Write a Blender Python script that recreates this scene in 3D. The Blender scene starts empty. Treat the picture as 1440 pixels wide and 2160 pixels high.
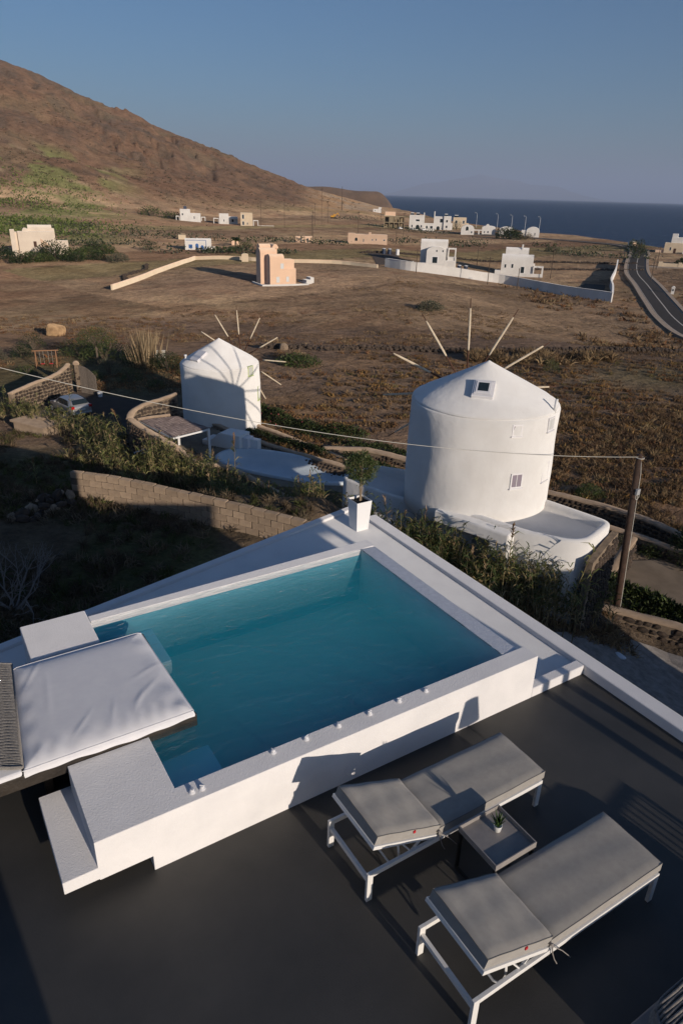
import bpy, bmesh, math, random
import numpy as np
from mathutils import Matrix, Vector
R = math.radians
scene = bpy.context.scene
col = scene.collection
# ------------------------------------------------------------------ camera
# World: terrace floor z = 0, X along the pool's long side, Y away from the viewer across the pool.
CAM_Z = 5.344
VIEW_AZ = R(32.45)          # heading of the lens, clockwise from +Y
PITCH, ROLL = R(24.7), R(1.69)
FW = (math.sin(VIEW_AZ), math.cos(VIEW_AZ)); RT = (FW[1], -FW[0])
_r = Vector((RT[0], RT[1], 0)); _f = Vector((FW[0]*math.cos(PITCH), FW[1]*math.cos(PITCH), -math.sin(PITCH))); _u = _r.cross(_f)
_r2 = _r*math.cos(ROLL) + _u*math.sin(ROLL); _u2 = _u*math.cos(ROLL) - _r*math.sin(ROLL)
cam_d = bpy.data.cameras.new('camera'); cam = bpy.data.objects.new('camera', cam_d); col.objects.link(cam)
cam.matrix_world = Matrix(((_r2.x, _u2.x, -_f.x, 0), (_r2.y, _u2.y, -_f.y, 0), (_r2.z, _u2.z, -_f.z, CAM_Z), (0, 0, 0, 1)))
cam_d.sensor_fit = 'VERTICAL'; cam_d.sensor_height = 36.0; cam_d.lens = 36.0*1462/2160
cam_d.clip_start = 0.05; cam_d.clip_end = 120000
scene.camera = cam
# ------------------------------------------------------------------ light
SUN_EL, SUN_AZ = R(13.0), R(174.8)      # azimuth clockwise from +Y: behind the lens, to its right
world = bpy.data.worlds.new('World'); scene.world = world; world.use_nodes = True
nt = world.node_tree; nt.nodes.clear()
sky = nt.nodes.new('ShaderNodeTexSky'); sky.sky_type = 'NISHITA'; sky.sun_disc = False
sky.sun_elevation = SUN_EL; sky.sun_rotation = SUN_AZ
sky.air_density = 1.08; sky.dust_density = 1.0; sky.ozone_density = 6.0; sky.altitude = 0
bg = nt.nodes.new('ShaderNodeBackground'); bg.inputs['Strength'].default_value = 0.066
wo = nt.nodes.new('ShaderNodeOutputWorld')
nt.links.new(sky.outputs[0], bg.inputs['Color']); nt.links.new(bg.outputs[0], wo.inputs['Surface'])
sd = bpy.data.lights.new('sun', 'SUN'); sun = bpy.data.objects.new('sun', sd); col.objects.link(sun)
sd.energy = 3.9; sd.angle = R(0.5); sd.color = (1.0, 0.87, 0.73)
_s = Vector((math.sin(SUN_AZ)*math.cos(SUN_EL), math.cos(SUN_AZ)*math.cos(SUN_EL), math.sin(SUN_EL)))
sun.rotation_euler = _s.to_track_quat('Z', 'Y').to_euler()
scene.view_settings.view_transform = 'Standard'; scene.view_settings.look = 'None'
scene.view_settings.exposure = 0.28; scene.view_settings.gamma = 1.0; scene.view_settings.use_curve_mapping = False
scene.cycles.max_bounces = 8; scene.cycles.transparent_max_bounces = 16; scene.cycles.volume_bounces = 1
scene.cycles.use_denoising = True
try: scene.cycles.denoiser = 'OPENIMAGEDENOISE'
except Exception: pass
rnd = random.Random(7); RG = np.random.default_rng(7)

# ------------------------------------------------------------------ materials
def lin(r, g, b): return tuple(((c/255+.055)/1.055)**2.4 if c > 10 else c/255/12.92 for c in (r, g, b))
def mat(name, c, rough=.8, c2=None, scale=4.0, detail=6.0, bump=0.0, bscale=40.0, bdist=.02, metal=0.0, spec=.5, attr=None, vary=.0, contrast=(.35, .65), trans=0.0):
    m = bpy.data.materials.new(name); m.use_nodes = True; n = m.node_tree.nodes; l = m.node_tree.links
    p = n['Principled BSDF']; p.inputs['Roughness'].default_value = rough; p.inputs['Metallic'].default_value = metal
    p.inputs['Specular IOR Level'].default_value = spec
    if rough > .65: p.inputs['Diffuse Roughness'].default_value = 1.0
    tc = n.new('ShaderNodeTexCoord'); co = tc.outputs['Object']
    out = None
    if attr:
        a = n.new('ShaderNodeAttribute'); a.attribute_name = attr; out = a.outputs['Color']
    if c2 is not None:
        nz = n.new('ShaderNodeTexNoise'); nz.inputs['Scale'].default_value = scale; nz.inputs['Detail'].default_value = detail; nz.inputs['Roughness'].default_value = .6
        l.new(co, nz.inputs['Vector'])
        mr = n.new('ShaderNodeMapRange'); mr.inputs[1].default_value = contrast[0]; mr.inputs[2].default_value = contrast[1]; l.new(nz.outputs['Fac'], mr.inputs[0])
        mx = n.new('ShaderNodeMix'); mx.data_type = 'RGBA'; l.new(mr.outputs[0], mx.inputs['Factor'])
        mx.inputs['A'].default_value = (*c, 1); mx.inputs['B'].default_value = (*c2, 1)
        if attr:
            mm = n.new('ShaderNodeMix'); mm.data_type = 'RGBA'; mm.blend_type = 'MULTIPLY'; mm.inputs['Factor'].default_value = 1
            l.new(out, mm.inputs['A']); l.new(mx.outputs['Result'], mm.inputs['B']); out = mm.outputs['Result']
        else: out = mx.outputs['Result']
    if vary:
        oi = n.new('ShaderNodeObjectInfo'); mr = n.new('ShaderNodeMapRange'); mr.inputs[3].default_value = 1-vary; mr.inputs[4].default_value = 1+vary
        l.new(oi.outputs['Random'], mr.inputs[0]); vm = n.new('ShaderNodeVectorMath'); vm.operation = 'SCALE'
        if out is None:
            rgb = n.new('ShaderNodeRGB'); rgb.outputs[0].default_value = (*c, 1); out = rgb.outputs[0]
        l.new(out, vm.inputs[0]); l.new(mr.outputs[0], vm.inputs['Scale']); out = vm.outputs[0]
    if out is not None: l.new(out, p.inputs['Base Color'])
    else: p.inputs['Base Color'].default_value = (*c, 1)
    if bump:
        nb = n.new('ShaderNodeTexNoise'); nb.inputs['Scale'].default_value = bscale; nb.inputs['Detail'].default_value = 4; l.new(co, nb.inputs['Vector'])
        b = n.new('ShaderNodeBump'); b.inputs['Strength'].default_value = bump; b.inputs['Distance'].default_value = bdist
        l.new(nb.outputs['Fac'], b.inputs['Height']); l.new(b.outputs['Normal'], p.inputs['Normal'])
    if trans:
        o = n['Material Output']; t = n.new('ShaderNodeBsdfTranslucent'); ms = n.new('ShaderNodeMixShader'); ms.inputs[0].default_value = trans
        if out is not None: l.new(out, t.inputs['Color'])
        else: t.inputs['Color'].default_value = (*c, 1)
        l.new(p.outputs[0], ms.inputs[1]); l.new(t.outputs[0], ms.inputs[2]); l.new(ms.outputs[0], o.inputs['Surface'])
    return m
M = {}
M['stucco'] = mat('white_stucco', (.80, .78, .75), .75, (.73, .71, .69), 1.7, 8, .4, 70, spec=.25, bdist=.006, contrast=(.45, .75))
M['coping'] = mat('white_rough_stucco', (.82, .805, .80), .7, (.74, .73, .73), 2.5, 8, .6, 80, spec=.3, bdist=.006, contrast=(.4, .75))
M['limewash'] = mat('white_limewash', (.81, .795, .77), .8, (.755, .735, .705), .9, 9, .5, 2.2, spec=.2, bdist=.04, contrast=(.4, .7))
M['house_white'] = mat('house_white', (.80, .775, .74), .85, (.72, .69, .65), .35, 6, spec=.2)
M['house_ivory'] = mat('house_ivory', (.78, .69, .58), .85, (.70, .61, .51), .35, 6, spec=.2)
M['house_cream'] = mat('house_cream', (.76, .64, .48), .85, (.68, .56, .41), .35, 6, spec=.2)
M['house_peach'] = mat('house_peach', (.86, .65, .48), .85, (.80, .60, .44), .3, 6, spec=.2)
M['house_pink'] = mat('house_pink', (.72, .54, .40), .85, (.64, .48, .35), .3, 6, spec=.2)
M['raw_concrete'] = mat('raw_concrete', (.40, .32, .21), .9, (.33, .26, .17), .6, 6, spec=.2)
M['floor'] = mat('dark_terrace_screed', (.072, .068, .062), .55, (.042, .041, .039), .8, 12, .25, 60, spec=.45, bdist=.006, contrast=(.35, .7))
M['deck'] = mat('white_deck', (.84, .83, .81), .7, (.77, .76, .75), 2.0, 8, .4, 90, spec=.3, bdist=.005, contrast=(.4, .7))
M['dark_wood'] = mat('dark_oiled_wood', (.045, .036, .028), .5, (.025, .020, .016), 6, 8, .3, 30)
M['white_fabric'] = mat('white_canvas', (.78, .78, .80), .9, (.74, .74, .77), 8, 4, .12, 300, spec=.15)
M['rope'] = mat('woven_grey_rope', (.30, .28, .26), .8, (.20, .19, .18), 60, 3, .4, 120, spec=.2)
M['metal_white'] = mat('white_powder_coat', (.80, .79, .77), .45, spec=.4)
M['cushion'] = mat('grey_cushion_fabric', (.40, .38, .35), .85, (.36, .34, .315), 14, 6, .15, 350, spec=.25)
M['piping'] = mat('grey_piping', (.20, .19, .175), .8)
M['black_metal'] = mat('black_steel', (.012, .012, .012), .4, spec=.4)
M['tray'] = mat('tray_concrete', (.30, .275, .255), .6, (.24, .22, .21), 7, 6, .1, 60)
M['red'] = mat('red_cloth_tag', (.55, .02, .03), .7)
M['pot_white'] = mat('white_glazed_pot', (.70, .70, .68), .25)
M['planter'] = mat('white_planter', (.82, .81, .80), .4, spec=.4)
M['soil'] = mat('dark_soil', (.012, .010, .009), .95, (.03, .025, .02), 40, 5, 1, 60)
M['bark_pale'] = mat('pale_bark', (.30, .23, .16), .9, (.20, .15, .10), 20, 5, .5, 50)
M['bark'] = mat('grey_bark', (.16, .12, .085), .9, (.10, .075, .055), 14, 5, .5, 40)
M['leaf_olive'] = mat('olive_leaf', (1, 1, 1), .5, attr='Col', trans=.25, spec=.4)
M['leaf'] = mat('garden_leaf', (1, 1, 1), .6, attr='Col', trans=.22, spec=.3)
M['dry'] = mat('dry_plant', (1, 1, 1), .85, attr='Col', trans=.2, spec=.1)
M['aloe'] = mat('aloe_leaf', (.022, .055, .012), .45, (.05, .10, .02), 30, 3)
M['steel'] = mat('brushed_steel', (.6, .6, .6), .3, metal=1)
M['glass_dark'] = mat('dark_window_glass', (.02, .03, .035), .08, spec=.6)
M['window_frame'] = mat('white_window_frame', (.78, .76, .76), .5)
M['recess_shade'] = mat('mauve_recess_shade', (.27, .23, .27), .4)  # pane colour stands for the shade inside the mill's window recesses
M['shutter_blue'] = mat('blue_paint', (.02, .11, .34), .5)
M['shutter_white'] = mat('pale_shutter', (.62, .62, .60), .6)
M['frame_green'] = mat('pale_green_frame', (.62, .70, .36), .6)
M['brown_wood'] = mat('brown_weathered_wood', (.115, .050, .028), .8, (.07, .032, .02), 9, 6, .4, 40)
M['spar_white'] = mat('cream_sailcloth', (.78, .68, .52), .8, (.66, .55, .40), 7, 5, .3, 20)
M['pole_wood'] = mat('creosoted_pole', (.085, .045, .028), .8, (.045, .025, .017), 5, 8, .6, 30)
M['far_pole'] = mat('distant_pole_wood', (.10, .07, .05), .9)
M['cable'] = mat('pale_cable', (.55, .53, .47), .6)
M['galv'] = mat('galvanised_steel', (.45, .46, .47), .5, metal=.3)
M['plank'] = mat('grey_weathered_plank', (.17, .14, .115), .85, (.11, .09, .075), 9, 6, .4, 30, vary=.15)
M['cap'] = mat('tan_cement_cap', (.46, .345, .245), .85, (.36, .265, .185), 2.5, 6, .3, 25, spec=.2)
M['joint'] = mat('dark_joint', (.10, .078, .058), .95)
M['mortar'] = mat('tan_mortar', (.27, .205, .145), .9, (.17, .13, .095), 5, 6, .5, 20, spec=.2)
M['stone'] = mat('dark_lava_stone', (.045, .036, .031), .85, (.105, .075, .055), 2.2, 5, .5, 14, spec=.25, vary=.3)
M['stone_pale'] = mat('pale_field_stone', (.36, .27, .19), .9, (.24, .18, .13), 3, 5, .5, 12, spec=.2, vary=.2)
M['stone_tan'] = mat('rock_tan', (.50, .33, .18), .9, (.30, .19, .10), 1.6, 6, .6, 6, spec=.2)
M['block'] = mat('tuff_block', (.34, .255, .18), .9, (.26, .195, .14), 5, 8, .6, 26, spec=.2, vary=.14)
M['concrete'] = mat('old_concrete', (.33, .25, .18), .9, (.24, .18, .13), 2, 7, .4, 20, spec=.2)
M['slab'] = mat('pale_slab', (.48, .45, .38), .85, (.40, .37, .31), 3, 6)
M['asphalt'] = mat('asphalt', (.042, .037, .034), .9, (.030, .027, .025), 1.5, 8, .4, 60, spec=.3)
M['drive'] = mat('paved_drive', (.070, .054, .044), .9, (.050, .040, .033), 1.2, 8, .5, 14, spec=.25)
M['gravel'] = mat('gravel_track', (.32, .29, .265), .95, (.20, .18, .165), 3.5, 10, .9, 18, spec=.2)
M['court'] = mat('courtyard_screed', (.26, .205, .15), .9, (.19, .148, .108), .9, 8, .3, 20, spec=.2)
M['villa_deck'] = mat('villa_deck', (.255, .215, .16), .9, (.18, .15, .115), 1.1, 8, .3, 16, spec=.2)
M['pave'] = mat('pale_pavement', (.30, .24, .19), .9, (.24, .19, .15), 1, 6, .2, 20)
M['paint'] = mat('road_paint', (.34, .32, .30), .8)
M['pool_pale'] = mat('pale_blue_pool_paint', (.60, .66, .70), .5, (.53, .60, .65), .8, 5, spec=.4)
M['pool_basin'] = mat('turquoise_pool_render', (.36, .66, .80), .5, (.32, .62, .77), 1.5, 5)
M['pool_wall'] = mat('turquoise_pool_wall_render', (.15, .42, .53), .5, (.12, .38, .49), 1.5, 5)  # deeper copy of the basin colour, put in to mute sun on the inner walls
M['mat_reed'] = mat('reed_matting', (.30, .235, .21), .9, (.17, .13, .12), 3, 8, .4, 40, vary=.15)
M['orange'] = mat('orange_varnished_wood', (.30, .15, .07), .6)
M['silver'] = mat('silver_car_paint', (.50, .49, .48), .28, metal=.55, spec=.6)
M['tyre'] = mat('tyre', (.012, .012, .012), .9)
M['tail'] = mat('tail_light_red', (.45, .012, .012), .2)
M['plate'] = mat('number_plate', (.70, .70, .68), .5)
M['tank'] = mat('dark_blue_tank', (.02, .035, .075), .5)
M['digger'] = mat('yellow_paint', (.62, .30, .02), .6)
M['plastic_white'] = mat('crumpled_white_plastic', (.62, .64, .68), .5)
M['white_road'] = mat('white_house_paint', (.8, .78, .75), .8)
M['purple_tile'] = mat('mauve_terrace_tiles', (.22, .15, .16), .8)
M['spout'] = mat('spout_white', (.74, .74, .76), .35)

# ------------------------------------------------------------------ mesh builder
class MB:
    def __init__(s): s.v = []; s.f = []; s.fc = []
    def add(s, vs, fs, c=None):
        o = len(s.v); s.v.extend([tuple(map(float, q)) for q in vs]); s.f.extend([tuple(o+i for i in f) for f in fs]); s.fc.extend([c]*len(fs)); return s
    def box(s, x0, x1, y0, y1, z0, z1, c=None):
        return s.add([(x0,y0,z0),(x1,y0,z0),(x1,y1,z0),(x0,y1,z0),(x0,y0,z1),(x1,y0,z1),(x1,y1,z1),(x0,y1,z1)],
                     [(0,3,2,1),(4,5,6,7),(0,1,5,4),(1,2,6,5),(2,3,7,6),(3,0,4,7)], c)
    def prism(s, poly, z0, z1, c=None):      # poly counter-clockwise; z0/z1 numbers or per-vertex lists
        n = len(poly); a = z0 if hasattr(z0, '__len__') else [z0]*n; b = z1 if hasattr(z1, '__len__') else [z1]*n
        return s.add([(p[0],p[1],a[i]) for i, p in enumerate(poly)]+[(p[0],p[1],b[i]) for i, p in enumerate(poly)],
                     [tuple(range(n-1,-1,-1)), tuple(range(n,2*n))]+[(i,(i+1)%n,n+(i+1)%n,n+i) for i in range(n)], c)
    def extrude_x(s, poly, x0, x1, c=None):  # poly in (y, z)
        n = len(poly)
        return s.add([(x0,p[0],p[1]) for p in poly]+[(x1,p[0],p[1]) for p in poly],
                     [tuple(range(n-1,-1,-1)), tuple(range(n,2*n))]+[(i,(i+1)%n,n+(i+1)%n,n+i) for i in range(n)], c)
    def extrude_y(s, poly, y0, y1, c=None):  # poly in (x, z)
        n = len(poly)
        return s.add([(p[0],y0,p[1]) for p in poly]+[(p[0],y1,p[1]) for p in poly],
                     [tuple(range(n)), tuple(range(2*n-1,n-1,-1))]+[(i,n+i,n+(i+1)%n,(i+1)%n) for i in range(n)], c)
    def bar(s, p0, p1, w, h, up=(0,0,1), c=None):
        p0, p1 = Vector(p0), Vector(p1); d = (p1-p0).normalized(); u = Vector(up)
        if abs(d.dot(u)) > .97: u = Vector((0,1,0)) if abs(d.y) < .9 else Vector((1,0,0))
        sd = d.cross(u).normalized(); u = sd.cross(d)
        q = [sd*(a*w/2)+u*(b*h/2) for a, b in ((-1,-1),(1,-1),(1,1),(-1,1))]
        return s.add([p0+k for k in q]+[p1+k for k in q], [(0,1,2,3),(7,6,5,4),(0,4,5,1),(1,5,6,2),(2,6,7,3),(3,7,4,0)], c)
    def tube(s, pts, r, n=8, c=None, cap=True):
        pts = [Vector(p) for p in pts]; rr = r if hasattr(r, '__len__') else [r]*len(pts); vs = []
        for i, p in enumerate(pts):
            d = (pts[min(i+1,len(pts)-1)]-pts[max(i-1,0)]).normalized(); a = Vector((0,0,1)) if abs(d.z) < .9 else Vector((1,0,0))
            e1 = d.cross(a).normalized(); e2 = d.cross(e1)
            vs += [p+(e1*math.cos(2*math.pi*k/n)+e2*math.sin(2*math.pi*k/n))*rr[i] for k in range(n)]
        fs = [(i*n+k, i*n+(k+1)%n, (i+1)*n+(k+1)%n, (i+1)*n+k) for i in range(len(pts)-1) for k in range(n)]
        if cap: fs += [tuple(range(n-1,-1,-1)), tuple(range((len(pts)-1)*n, len(pts)*n))]
        return s.add(vs, fs, c)
    def lathe(s, prof, n=32, cx=0, cy=0, wob=None, c=None):  # prof (r, z) bottom to top
        vs = []; fs = []
        for r, z in prof:
            for k in range(n):
                a = 2*math.pi*k/n; q = r*(1+(wob(a, z) if wob else 0)); vs.append((cx+q*math.cos(a), cy+q*math.sin(a), z))
        for i in range(len(prof)-1):
            for k in range(n): fs.append((i*n+k, i*n+(k+1)%n, (i+1)*n+(k+1)%n, (i+1)*n+k))
        fs += [tuple(range(n-1,-1,-1)), tuple(range((len(prof)-1)*n, len(prof)*n))]
        return s.add(vs, fs, c)
    def grid(s, P, c=None):     # P[i][j] points
        ni, nj = len(P), len(P[0])
        return s.add([P[i][j] for i in range(ni) for j in range(nj)], [(i*nj+j, (i+1)*nj+j, (i+1)*nj+j+1, i*nj+j+1) for i in range(ni-1) for j in range(nj-1)], c)
    def rot(s, az, ox=0, oy=0, oz=0):
        ca, sa = math.cos(az), math.sin(az); s.v = [(ca*x-sa*y+ox, sa*x+ca*y+oy, z+oz) for x, y, z in s.v]; return s
    def mesh(s, name, m, smooth=False):
        me = bpy.data.meshes.new(name); me.from_pydata(s.v, [], s.f); 
        if m is not None: me.materials.append(m)
        if any(c is not None for c in s.fc):
            at = me.color_attributes.new('Col', 'FLOAT_COLOR', 'CORNER')
            arr = np.ones((len(me.loops), 4), 'f'); k = 0
            for f, c in zip(s.f, s.fc):
                if c is not None: arr[k:k+len(f), :3] = c
                k += len(f)
            at.data.foreach_set('color', arr.ravel())
        if smooth: me.polygons.foreach_set('use_smooth', [True]*len(me.polygons))
        me.update(); return me
    def build(s, name, m, parent=None, bevel=0, seg=2, smooth=False, loc=None, rz=0):
        return obj(name, s.mesh(name, m, smooth), parent, bevel, seg, loc, rz)
def obj(name, me, parent=None, bevel=0, seg=2, loc=None, rz=0):
    o = bpy.data.objects.new(name, me); col.objects.link(o)
    if parent is not None: o.parent = parent
    if loc is not None: o.location = loc
    if rz: o.rotation_euler.z = rz
    if bevel:
        b = o.modifiers.new('bevel', 'BEVEL'); b.width = bevel; b.segments = seg; b.limit_method = 'ANGLE'; b.angle_limit = R(35)
        for p in me.polygons: p.use_smooth = True
        b.harden_normals = True
    return o
def tag(o, label=None, cat=None, group=None, kind=None):
    if label: o['label'] = label
    if cat: o['category'] = cat
    if group: o['group'] = group
    if kind: o['kind'] = kind
    return o
def thing(name, label, cat, loc=(0,0,0), rz=0, group=None):
    o = bpy.data.objects.new(name, None); o.empty_display_size = .2; col.objects.link(o); o.location = loc; o.rotation_euler.z = rz
    return tag(o, label, cat, group)
def structure(o): o['kind'] = 'structure'; return o
def copy_tree(o, loc=None, rz=None, label=None, parent=None, scale=None):
    c = o.copy(); col.objects.link(c)
    if parent is not None: c.parent = parent
    if loc is not None: c.location = loc
    if rz is not None: c.rotation_euler.z = rz
    if scale is not None: c.scale = scale
    if label: c['label'] = label
    for ch in list(o.children): copy_tree(ch, parent=c)
    return c
def np_mesh(name, V, F, m, C=None, smooth=False):   # V (n,3), F (k,4) or (k,3), C per-face colours (k,3)
    me = bpy.data.meshes.new(name); k, w = F.shape
    me.vertices.add(len(V)); me.vertices.foreach_set('co', np.asarray(V, 'f').ravel())
    me.loops.add(k*w); me.loops.foreach_set('vertex_index', F.astype('i').ravel())
    me.polygons.add(k); me.polygons.foreach_set('loop_start', np.arange(0, k*w, w, dtype='i'))
    if smooth: me.polygons.foreach_set('use_smooth', np.ones(k, bool))
    me.materials.append(m)
    if C is not None:
        at = me.color_attributes.new('Col', 'FLOAT_COLOR', 'CORNER')
        C = np.asarray(C)
        if len(C)*2 == k: C = np.repeat(C, 2, 0)
        cc = np.ones((k, w, 4), 'f'); cc[:, :, :3] = np.asarray(C)[:, None, :]; at.data.foreach_set('color', cc.ravel())
    me.update(calc_edges=True); me.validate(); return me
# --- blades: every leaf a bent tapered strip of two quads ---------------------------------
def union(name, mbs, m, parent=None, bevel=0, seg=2):
    obs = []
    for b in mbs: o = bpy.data.objects.new('tmp', b.mesh('tmp', m)); col.objects.link(o); obs.append(o)
    for o in obs[1:]: md = obs[0].modifiers.new('u', 'BOOLEAN'); md.operation = 'UNION'; md.solver = 'EXACT'; md.object = o
    dg = bpy.context.evaluated_depsgraph_get(); me = bpy.data.meshes.new_from_object(obs[0].evaluated_get(dg)); me.name = name
    for o in obs: bpy.data.objects.remove(o)
    bm = bmesh.new(); bm.from_mesh(me); bmesh.ops.remove_doubles(bm, verts=bm.verts, dist=1e-4); bmesh.ops.dissolve_limit(bm, angle_limit=.01, verts=bm.verts, edges=bm.edges); bm.to_mesh(me); bm.free(); me.materials.clear(); me.materials.append(m)
    return obj(name, me, parent, bevel, seg)
def unit(a): return a/np.maximum(np.linalg.norm(a, axis=1, keepdims=True), 1e-9)
def blades(P, D, L, W, droop, rg):
    """P roots, D unit directions, L lengths, W widths, droop 0..1 -> V, F (two quads each, the tip nearly a point)"""
    n = len(P); D = unit(D); L = np.broadcast_to(L, n)[:, None]; W = np.broadcast_to(W, n)[:, None]
    sdv = unit(np.cross(D, unit(rg.normal(size=(n, 3)))))
    mid = P+D*L*.5; D2 = unit(D+np.array([0, 0, -1.])*np.broadcast_to(droop, n)[:, None]); tip = mid+D2*L*.5
    V = np.stack([P-sdv*W*.3, P+sdv*W*.3, mid+sdv*W*.5, mid-sdv*W*.5, tip+sdv*W*.06, tip-sdv*W*.06], 1).reshape(-1, 3)
    b = (np.arange(n)*6)[:, None]; F = np.concatenate([b+np.array([[0,1,2,3]]), b+np.array([[3,2,4,5]])], 1).reshape(-1, 4)
    return V, F
def leaves(P, D, L, W, rg):
    """one diamond quad each"""
    n = len(P); D = unit(D); L = np.broadcast_to(L, n)[:, None]; W = np.broadcast_to(W, n)[:, None]
    sdv = unit(np.cross(D, unit(rg.normal(size=(n, 3)))))
    V = np.stack([P, P+D*L*.45+sdv*W*.5, P+D*L, P+D*L*.45-sdv*W*.5], 1).reshape(-1, 3)
    return V, (np.arange(n)*4)[:, None]+np.array([[0,1,2,3]])
def colmix(n, cols, rg, jit=.18):
    c = np.array(cols)[rg.integers(0, len(cols), n)]; return c*(1+rg.uniform(-jit, jit, (n, 1)))

# ------------------------------------------------------------------ ground
def sstep(a, b, x):
    t = np.clip((x-a)/(b-a), 0, 1); return t*t*(3-2*t)
def lat(x, y): return x*RT[0]+y*RT[1]
def fwd(x, y): return x*FW[0]+y*FW[1]
def uv(u, v): return (u*RT[0]+v*FW[0], u*RT[1]+v*FW[1])
def vnoise(x, y, s, seed=0):
    x = np.asarray(x, float)/s; y = np.asarray(y, float)/s
    xi = np.floor(x).astype(np.int64); yi = np.floor(y).astype(np.int64); fx = x-xi; fy = y-yi
    fx = fx*fx*(3-2*fx); fy = fy*fy*(3-2*fy)
    def h(a, b):
        n = (a*374761393+b*668265263+seed*1442695041) & 0x7fffffff
        n = ((n ^ (n >> 13))*1274126177) & 0x7fffffff
        n = ((n ^ (n >> 16))*2246822519) & 0x7fffffff
        return ((n ^ (n >> 15)) & 0xffff)/65535.0
    return (h(xi, yi)*(1-fx)+h(xi+1, yi)*fx)*(1-fy)+(h(xi, yi+1)*(1-fx)+h(xi+1, yi+1)*fx)*fy
def fbm(x, y, s, seed=0, o=4):
    t = 0; a = .5
    for k in range(o): t = t+a*vnoise(x, y, s/2**k, seed+k*17); a *= .5
    return t/(1-.5**o)
SHORE_AZ = np.radians([-90, 2.6, 3.1, 3.9, 6.4, 10, 13.3, 16.6, 19.8, 24.1, 35, 60, 180])
SHORE_R = 1.2*np.array([1250, 1250, 1200, 947, 711, 590, 514, 500, 457, 400, 330, 280, 260.])
SEA_Z = -23.7
def shore(x, y):
    return np.interp(np.arctan2(lat(x, y), fwd(x, y)), SHORE_AZ, SHORE_R)
def hill_h(u, v):
    hh = 240-0.34*np.hypot(u+689, v-983); return 12*np.logaddexp(0, hh/12)
def gz(x, y):
    x = np.asarray(x, float); y = np.asarray(y, float)
    u = lat(x, y); v = fwd(x, y); r = np.hypot(u, v)
    left = -6.2-0.25*sstep(20, 27, v)-3.3*sstep(26.8, 31.5, v)-0.9*sstep(37, 50, v)
    right = -10.45-0.21*sstep(44, 70, v)+2.55*(1-np.clip((u-5.5)/7.0, 0, 1))*(1-sstep(23.5, 27, v))
    w = sstep(-1.0, 3.0, u); z = left*(1-w)+right*w
    z = z-3.4*sstep(55, 125, v)
    z = z+sstep(60, 140, v)*((vnoise(x, y, 60, 3)-.5)*1.2)+sstep(40, 60, v)*(vnoise(x, y, 9, 5)-.5)*.25
    z = z+(1.3-5.0*sstep(5, 58, u))*sstep(90, 125, v)*(1-.55*sstep(230, 330, v))*sstep(-60, -25, u)   # TILT: the plain falls to the right
    ox, oy = x-18.2, y-35.1; oc, os_ = -.572, .820     # hollow for the villa's pool
    z = z-1.7*(1-sstep(.75, 1.25, ((ox*oc+oy*os_)/5.4)**2+((-ox*os_+oy*oc)/2.6)**2))
    hh = hill_h(u, v); hs = sstep(2, 30, hh)
    hh = hh+hs*((vnoise(x, y, 70, 11)-.5)*9+(vnoise(x, y, 25, 12)-.5)*4+(vnoise(x, y, 9, 13)-.5)*2.2+(vnoise(x, y, 4, 14)-.5)*1.3-5*sstep(.60, .70, fbm(x*1.6, y*.7, 40, 151, 4))*sstep(15, 50, hh))
    z = z+hh
    z = z+12*sstep(230, 500, v)*sstep(70, 220, -u)*(1-sstep(500, 670, v))
    Rr = shore(x, y)
    return z-5.0*sstep(Rr-100, Rr, r)-12*sstep(Rr, Rr+14, r)
def gz1(x, y): return float(gz(np.array([x]), np.array([y]))[0])

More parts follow.
